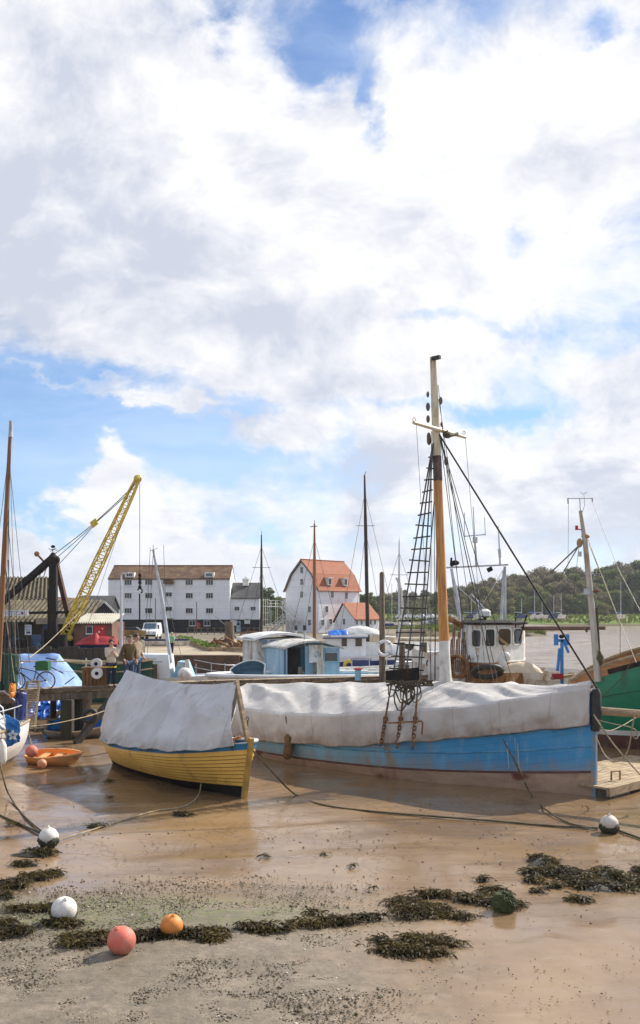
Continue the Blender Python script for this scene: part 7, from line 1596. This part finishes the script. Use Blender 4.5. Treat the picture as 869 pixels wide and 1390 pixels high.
    for i in range(62000):
        y = 9.6+R.random()**1.15*6.2; x = R.uniform(-.38, .38)*y; 
        dens = sm(16.2, 14.4, y+.6*noise.noise(V((x*.8, y, 4))))*(.05+.95*sm(1.6, -.6, x+.8*noise.noise(V((x, y*1.5, 6)))))*(.55+.8*noise.noise(V((x*1.7, y*2.4, 2))))
        if R.random() > dens: continue
        s = R.uniform(.006,.015)*(2.0 if R.random() < .05 else 1); rz = R.uniform(0, PI); k = V((s*R.uniform(.7,1.5), s*R.uniform(.7,1.3), s*R.uniform(.4,.8)))
        ca, sa = math.cos(rz), math.sin(rz); zz = .05*sm(15.6,13.2,y)+.005
        mi = 0 if R.random() < .8 else (1 if R.random() < .55 else 2)
        pb.add([V((x+ca*q.x*k.x-sa*q.y*k.y, y+sa*q.x*k.x+ca*q.y*k.y, zz+q.z*k.z)) for q in oc], of, mi)
    o = pb.build('shingle', [mat('wet_stone', (.17,.135,.095), (.08,.065,.042), 3, .65, 0, spec=.25), mat('pale_shell', (.5,.44,.36), (.36,.3,.23), 3, .5, 0), mat('weed_scrap', (.06,.07,.018), (.09,.1,.025), 3, .6, 0)], None, 'keep'); tag(o, 'small stones and shells scattered over the near shore', None, None, 'stuff')
    # a few worm-cast lumps on the wet mud
    pb = MB()
    for i in range(500):
        y = R.uniform(14.5, 22); x = R.uniform(-.36,.36)*y; s = R.uniform(.008,.03); pb.add([V((x+q.x*s*R.uniform(.6,1.6), y+q.y*s, .01+q.z*s*.5)) for q in oc], of)
    o = pb.build('mud_casts', mat('dark_mud_lump', (.14,.09,.05), (.09,.06,.035), 3, .5, 0), None, 'keep'); tag(o, 'little dark lumps of mud and weed on the wet flat', None, None, 'stuff')

def buoys():
    M['buoywhite'] = buoy_mat('scuffed_white_buoy', (.76,.72,.66), (.6,.55,.48)); M['pink'] = buoy_mat('faded_red_buoy', (.68,.13,.09), (.6,.19,.13), (.32,.14,.09))
    buoy('mooring_buoy', 'white buoy fringed with weed below the yacht at the left', 66, 1137, .41, M['buoywhite'], .5)
    buoy('mooring_buoy', 'dirty white buoy left of the red buoy', 87, 1235, .4, M['buoywhite'], .5, (.35,.25))
    buoy('mooring_buoy', 'faded red buoy, the lowest ball on the near shore', 165, 1277, .4, M['pink'], .0, (.3,-.3))
    buoy('mooring_buoy', 'small orange buoy just right of the red buoy', 233, 1257, .335, buoy_mat('dirty_orange_buoy', (.74,.26,.04), (.6,.2,.035), (.16,.11,.03)), .1, (.2,.2))
    buoy('mooring_buoy', 'grey white half weed covered buoy at the right', 827, 1119, .41, buoy_mat('grey_white_buoy', (.6,.55,.48), (.44,.38,.31), (.2,.15,.09)), .5)
    buoy('mooring_buoy', 'old buoy entirely covered in green algae among the seaweed', 684, 1226, .33, M['algae'], 1.0, (0,0), 'algae')
    buoy('fender_buoy', 'faded orange ball beside the small orange dinghy', 57, 1037, .3, mat('faded_orange_ball', (.66,.26,.12), (.5,.2,.1), 3, .5, .1, dirt=(.5,.32,.22), dscale=4, damt=.4), .0)
    p = at(43, 1020, 25.4); t = thing('fender_buoy', 'pinkish red ball hanging at the side of the left yacht', 'fender', p); mb = MB(); mb.ball(p, .17, 20, 12); mb.build('ball', M['pink'], t, 60); mb = MB(); mb.tube([p+V((0,0,.15)), p+V((-.1,0,.55))], .012, 5); mb.build('lanyard', M['rope_pale'], t)

# ------------------------------------------------------------------ trees
def tree_proto(name, n, hgt, wid, leaf, bare, seed, lm, trunk='wetwood', leafs=.5):
    rr = random.Random(seed); t = thing(name, 'tree', 'tree', (0,0,0)); tb = MB(); tips = []
    def branch(p, d, L, r, lv):
        pts = [p]; q = p
        for i in range(3):
            d = (d+V((rr.uniform(-.2,.2), rr.uniform(-.2,.2), rr.uniform(-.05,.15)))).normalized(); q = q+d*L/3; pts.append(q)
        tb.tube(pts, [r, r*.85, r*.65, r*.45], 5 if lv < 2 else 3)
        tips.append((q, lv))
        if lv < (4 if bare else 3):
            for k in range(3 if lv else 5):
                a = rr.uniform(0, 2*PI); sp = .75 if lv else .6; nd = (d*.75+V((math.cos(a)*sp, math.sin(a)*sp, rr.uniform(0,.35)))).normalized(); branch(pts[rr.choice((2,3))] if lv else pts[1+k % 3], nd, L*rr.uniform(.6,.78), r*.5, lv+1)
    branch(V((0,0,-.5)), V((0,0,1)), hgt*.42, hgt*.022, 0)
    tb.build('trunk', M[trunk], t, 50, True)
    mb = MB(); cl = []
    for i in range(rr.randint(17, 22)):
        a = rr.uniform(0, 2*PI); q = rr.random()**.6; z = rr.uniform(.1, .95); w = math.sin(PI*min(1, .12+.86*z**.9))**.5
        cl.append((V((math.cos(a)*q*wid/2*w*.8, math.sin(a)*q*wid/2*w*.8, z*hgt*.94)), rr.uniform(.13,.24)*wid))
    for i in range(n):
        c, rad = rr.choice(cl); g = V((rr.gauss(0,1), rr.gauss(0,1), rr.gauss(0,.8))).normalized()*rad*(rr.random()**.4); p = c+g
        if p.z < hgt*.03: continue
        s = leaf*rr.uniform(.5,1.3); u = V((rr.gauss(0,1), rr.gauss(0,1), rr.gauss(0,1))).normalized(); w_ = u.orthogonal().normalized(); 
        w_ = (w_*math.cos(i)+u.cross(w_)*math.sin(i)); k = u.cross(w_)
        mb.add([p-w_*s, p+k*s*.6, p+w_*s, p-k*s*.55], [(0,1,2,3)])
    mb.build('crown', lm, t, None, True)
    return t
def trees():
    L1 = leafmat('fresh_green_leaves', (.18,.22,.06), (.12,.165,.045), (.22,.25,.08), .12); L2 = leafmat('dark_green_leaves', (.085,.12,.045), (.11,.145,.05), (.06,.085,.035), .12); L3 = leafmat('bare_brown_twigs', (.2,.17,.11), (.16,.135,.09), (.22,.2,.12), .12); L4 = leafmat('olive_spring_leaves', (.22,.21,.085), (.16,.155,.06), (.25,.23,.11), .12)
    protos = [tree_proto('broadleaf_tree', 3000, 14, 11, .55, False, 1, L1), tree_proto('broadleaf_tree', 3000, 14, 10.5, .55, False, 2, L2), tree_proto('bare_tree', 2400, 14, 10.5, .46, True, 3, L3), tree_proto('broadleaf_tree', 2600, 14, 11, .52, False, 4, L4), tree_proto('bare_tree', 2400, 14, 9, .46, True, 5, L3)]
    labs = [('fresh green leafy tree in the wood across the river', 'fresh green trees of the far wood'), ('dark green leafy tree in the wood across the river', 'dark green trees of the far wood'), ('spreading bare brown tree in the wood across the river', 'spreading bare trees of the far wood'), ('olive spring tree in the wood across the river', 'olive trees of the far wood'), ('narrow bare brown tree in the wood across the river', 'narrow bare trees of the far wood')]
    sky = [(480,806),(520,803),(560,801),(600,798),(630,792),(660,784),(690,781),(710,777),(735,772),(760,768),(790,768),(815,772),(840,765),(870,757),(900,752),(960,745)]
    used = set()
    def put(k, px, Y, hgt, zb, lab=None):
        o = V(((px-CX)/F*Y, Y, zb)); s = hgt/14*R.uniform(.94,1.06); rz = R.uniform(0, 2*PI)
        if k not in used and lab is None:
            used.add(k); p = protos[k]; p.location = o; p.rotation_euler = (0,0,rz); p.scale = (s*1.15, s*1.15, s); p['label'], p['group'] = labs[k]; return p
        l, g = labs[k]
        c = dup(protos[k], o, rz, (s*1.15, s*1.15, s), lab or l, g if lab is None else None)
        if lab and 'group' in c: del c['group']
        return c
    for row, (Y, fr, zb) in enumerate(((352, .48, 3.6), (366, .72, 4.0), (384, .9, 5), (405, 1.0, 8))):
        px = 496+R.uniform(0,8)
        while px < 930:
            ty = pw(sky, px)+R.uniform(-3,5)*(1 if row > 1 else 1.6); top = H+(HY-ty)/F*Y; zz = zb+max(0, (px-640)/F*Y)*.06*(row+.3)/3; hgt = max(4.5, (top-zz)*fr)
            if row == 3: hgt = max(6, top-zz)
            if px < 640: k = R.choice((0,3,3,1,2))
            elif px < 805: k = R.choice((2,4,3,0,3,2) if row else (2,4,3,0,0))
            else: k = R.choice((0,1,3,1,0,2))
            put(k, px, Y+R.uniform(-5,5), hgt, zz); px += R.uniform(13.5, 18) if row < 3 else R.uniform(12,16)
    for px, Y, hgt, k, lab in ((360, 230, 9, 1, 'tall dark tree between the granary annexe and the mill'), (372, 235, 7, 0, 'green tree just left of the mill'), (382, 232, 6, 3, 'olive bush at the foot of the mill stairs'), (366, 240, 5, 0, 'low green bush between the granary and the mill'), (352, 238, 7.5, 3, 'olive tree half hidden behind the granary annexe'), (820, 322, 5, 3, 'small olive bush on the grassy bank right of the green boat mast'), (655, 330, 4, 0, 'round light green bush on the far bank'), (497, 240, 8, 1, 'dark green tree at the right corner of the mill'), (508, 250, 7, 2, 'bare tree close to the right corner of the mill')):
        put(k, px, Y, hgt, 1.4 if px < 600 else 3.2, lab)

# ------------------------------------------------------------------ sky, light, camera
SUN = V((.79, .61, .77)).normalized()
def world():
    w = bpy.data.worlds.new('World'); bpy.context.scene.world = w; w.use_nodes = True; nt = w.node_tree; nt.nodes.clear()
    t = NT.__new__(NT); t.t = nt; t.m = None; t.b = None; t.tc = nt.nodes.new('ShaderNodeTexCoord')
    el = math.asin(SUN.z); az = math.atan2(SUN.x, SUN.y)
    sk = t.n('TexSky', sky_type='NISHITA', sun_disc=False, sun_elevation=el, sun_rotation=az, altitude=0, air_density=1.0, dust_density=.4, ozone_density=3.5)
    d = t.vmath('NORMALIZE', t.tc.outputs['Generated']); s = t.sep(d)
    a = t.math('ARCTAN2', s[0], s[1]); e = t.math('ARCSINE', s[2])
    ae = t.n('CombineXYZ', {0: a, 1: e, 2: 0.0}).outputs[0]
    # clouds thin towards the zenith view and are squashed towards the horizon
    sq = t.vmath('MULTIPLY', d, (1, 1, 1.55))
    wp = t.noise(sq, 2.3, 4, .5, out='Color'); wv = t.vmath('SUBTRACT', wp, (.5,.5,.5)); 
    vs = t.n('VectorMath', {0: wv}, operation='SCALE'); vs.inputs['Scale'].default_value = .22
    q = t.vmath('ADD', sq, vs.outputs[0])
    big = t.noise(q, 3.1, 12, .57); billow = t.noise(q, 8.5, 12, .66); 
    q2 = t.vmath('ADD', q, (.035, .02, .06)); big2 = t.noise(q2, 3.1, 8, .57); bil2 = t.noise(q2, 8.5, 8, .6)
    def blob(px, py, rx, ry, warp=.0):
        u = (px-CX)/F; v = (HY-py)/F; A = math.atan(u); E = math.atan(v/math.sqrt(1+u*u))
        p = t.vmath('MULTIPLY', t.vmath('SUBTRACT', aw, (A, E, 0)), (F/rx, F/ry, 1)); r2 = t.vmath('DOT_PRODUCT', p, p, out='Value')
        return t.math('EXPONENT', t.math('MULTIPLY', r2, -1.0))
    w2 = t.noise(sq, 5.0, 6, .6, out='Color'); wv2 = t.n('VectorMath', {0: t.vmath('SUBTRACT', w2, (.5,.5,.5))}, operation='SCALE'); wv2.inputs['Scale'].default_value = .22
    aw = t.vmath('ADD', ae, wv2.outputs[0])
    def total(lst):
        acc = None
        for amp, *b in lst:
            x = t.math('MULTIPLY', blob(*b), amp); acc = x if acc is None else t.math('ADD', acc, x)
        return acc
    cov = total([(-.4,462,82,36,48),(-.3,515,150,14,34),(-.2,345,60,26,26),(-.2,410,100,26,40),(-.32,840,48,32,24),(-.24,705,280,34,26),(-.3,590,425,120,22),(-.46,60,595,130,50),(-.42,60,655,90,40),(-.3,250,610,80,30),(-.2,200,535,200,22),(-.3,470,600,40,40),(-.25,640,560,60,20),(-.2,560,545,70,14),(.28,330,535,130,16),(.3,170,560,110,9),(.26,60,540,90,8),(.22,150,600,30,8),(.2,290,585,50,10),(-.2,390,735,60,12),(-.2,220,770,60,12),(-.18,620,700,50,30),
        (-.3,275,655,55,45),(-.2,330,560,40,20),(.5,155,645,42,40),(.3,190,690,38,34),(.34,130,700,40,35),(.42,420,598,85,32),(.3,250,560,60,10),(.3,300,430,420,90),(.35,200,250,420,160),(.4,700,180,260,120),(.25,760,640,170,90),(.12,340,690,120,40),(.16,45,715,50,18),(.3,840,520,50,35),(.25,520,640,60,50),(.3,435,780,600,45)])
    dens = t.math('ADD', t.math('ADD', t.math('MULTIPLY', big, 1.15), t.math('MULTIPLY', billow, .6)), t.math('SUBTRACT', cov, .09))
    alpha = t.ss(.6, .95, dens)
    # sides towards the light are white, the thick and lower parts grey
    lit = t.math('ADD', t.math('MULTIPLY', t.math('SUBTRACT', big, big2), 2.6), t.math('MULTIPLY', t.math('SUBTRACT', billow, bil2), 1.7))
    sh = total([(.62,150,330,300,120),(.4,60,250,160,90),(.5,330,430,250,50),(.45,120,690,40,40),(.6,520,650,40,55),(.55,770,640,90,45),(.4,800,690,120,30),(.5,310,690,70,35),(.4,45,725,60,18),(.3,250,730,120,30),(.25,150,130,200,60),(-.4,330,180,110,60),(-.5,165,630,40,28),(-.4,640,160,240,110),(-.35,440,600,100,40),(-.3,700,370,200,70),(.25,640,720,160,40)])
    shade = t.math('ADD', t.math('ADD', .2, t.math('MULTIPLY', sh, .7)), t.math('MULTIPLY', lit, -1.15), None); shade = t.math('ADD', shade, t.math('MULTIPLY', t.math('SUBTRACT', billow, .5), -1.7), None, True)
    low = t.noise(t.vmath('MULTIPLY', d, (1,1,3.2)), 9.0, 10, .62, .4); shade = t.math('ADD', shade, t.math('MULTIPLY', t.math('MULTIPLY', t.math('SUBTRACT', low, .48), 2.4), t.ss(.3, .12, e)), None, True)
    cc = t.mix(shade, (.73,.73,.74), (.46,.49,.57))
    hz = t.ss(.16, .0, e)
    cc = t.mix(t.math('MULTIPLY', hz, .35), cc, (.58,.62,.72))
    # deep blue gaps from the sky model, lightened by thin veil low down
    skc = t.n('VectorMath', {0: sk.outputs[0]}, operation='SCALE'); skc.inputs['Scale'].default_value = .1; skc = t.n('VectorMath', {0: skc.outputs[0], 1: (.8,.94,1.08)}, operation='MULTIPLY')
    veil = t.mix(t.ss(.3, .02, e, 0, .2), skc.outputs[0], (.44,.57,.8))
    veil = t.mix(t.math('MULTIPLY', t.ss(.35, .75, t.noise(t.vmath('MULTIPLY', q, (1,1,2.6)), 3.4, 8, .6)), .4), veil, (.62,.7,.84))
    col = t.mix(t.math('MULTIPLY', alpha, .97), veil, cc)
    below = t.ss(-.02, .0, e); col = t.mix(below, (.2,.16,.12), col)
    bg = t.n('Background', {'Color': col, 'Strength': 1.0}); out = t.n('OutputWorld'); nt.links.new(bg.outputs[0], out.inputs[0])
    w.cycles.sampling_method = 'MANUAL'; w.cycles.sample_map_resolution = 512
    l = bpy.data.lights.new('sun', 'SUN'); l.energy = 4.8; l.angle = math.radians(.6); l.color = (1, .94, .84)
    o = bpy.data.objects.new('sun', l); C.objects.link(o); o.rotation_euler = (-SUN).to_track_quat('-Z', 'Y').to_euler()
def camera():
    c = bpy.data.cameras.new('camera'); o = bpy.data.objects.new('camera', c); C.objects.link(o); o.location = (0, 0, H); o.rotation_euler = (PI/2, 0, 0)
    c.sensor_fit = 'HORIZONTAL'; c.sensor_width = 36; c.lens = 36*F/869; c.shift_y = (HY-695)/869; c.clip_end = 9000; c.clip_start = .1
    s = bpy.context.scene; s.camera = o; s.view_settings.view_transform = 'Standard'; s.view_settings.look = 'None'; s.view_settings.gamma = 1; s.view_settings.use_curve_mapping = False; s.view_settings.exposure = EXPOSURE
    s.render.resolution_x, s.render.resolution_y = 640, 1024
def haze():
    mb = MB(); mb.box((0, 1215, 29), (5200, 2700, 61)); o = mb.build('haze', [], None); t = bpy.data.materials.new('river_haze'); t.use_nodes = True; n = t.node_tree.nodes; n.clear()
    v = n.new('ShaderNodeVolumePrincipled'); v.inputs['Color'].default_value = (.93,.95,1,1); v.inputs['Density'].default_value = .00016; v.inputs['Anisotropy'].default_value = .3; out = n.new('ShaderNodeOutputMaterial'); t.node_tree.links.new(v.outputs[0], out.inputs['Volume']); o.data.materials.append(t)
    tag(o, 'thin pale haze over the river and the far wood', None, None, 'stuff')
EXPOSURE = .5
setup_materials(); world(); camera(); setting(); quay(); granary(); mill(); workshop(); crane(); jetty(); bicycle(); clutter(); small_boats(); cabin_boat(); cruiser(); trawler(); packed_boats(); pontoon(); masts(); green_boat(); left_yacht(); blue_boat(); yellow_boat(); people(); buoys(); ropes(); seaweed(); trees(); haze()
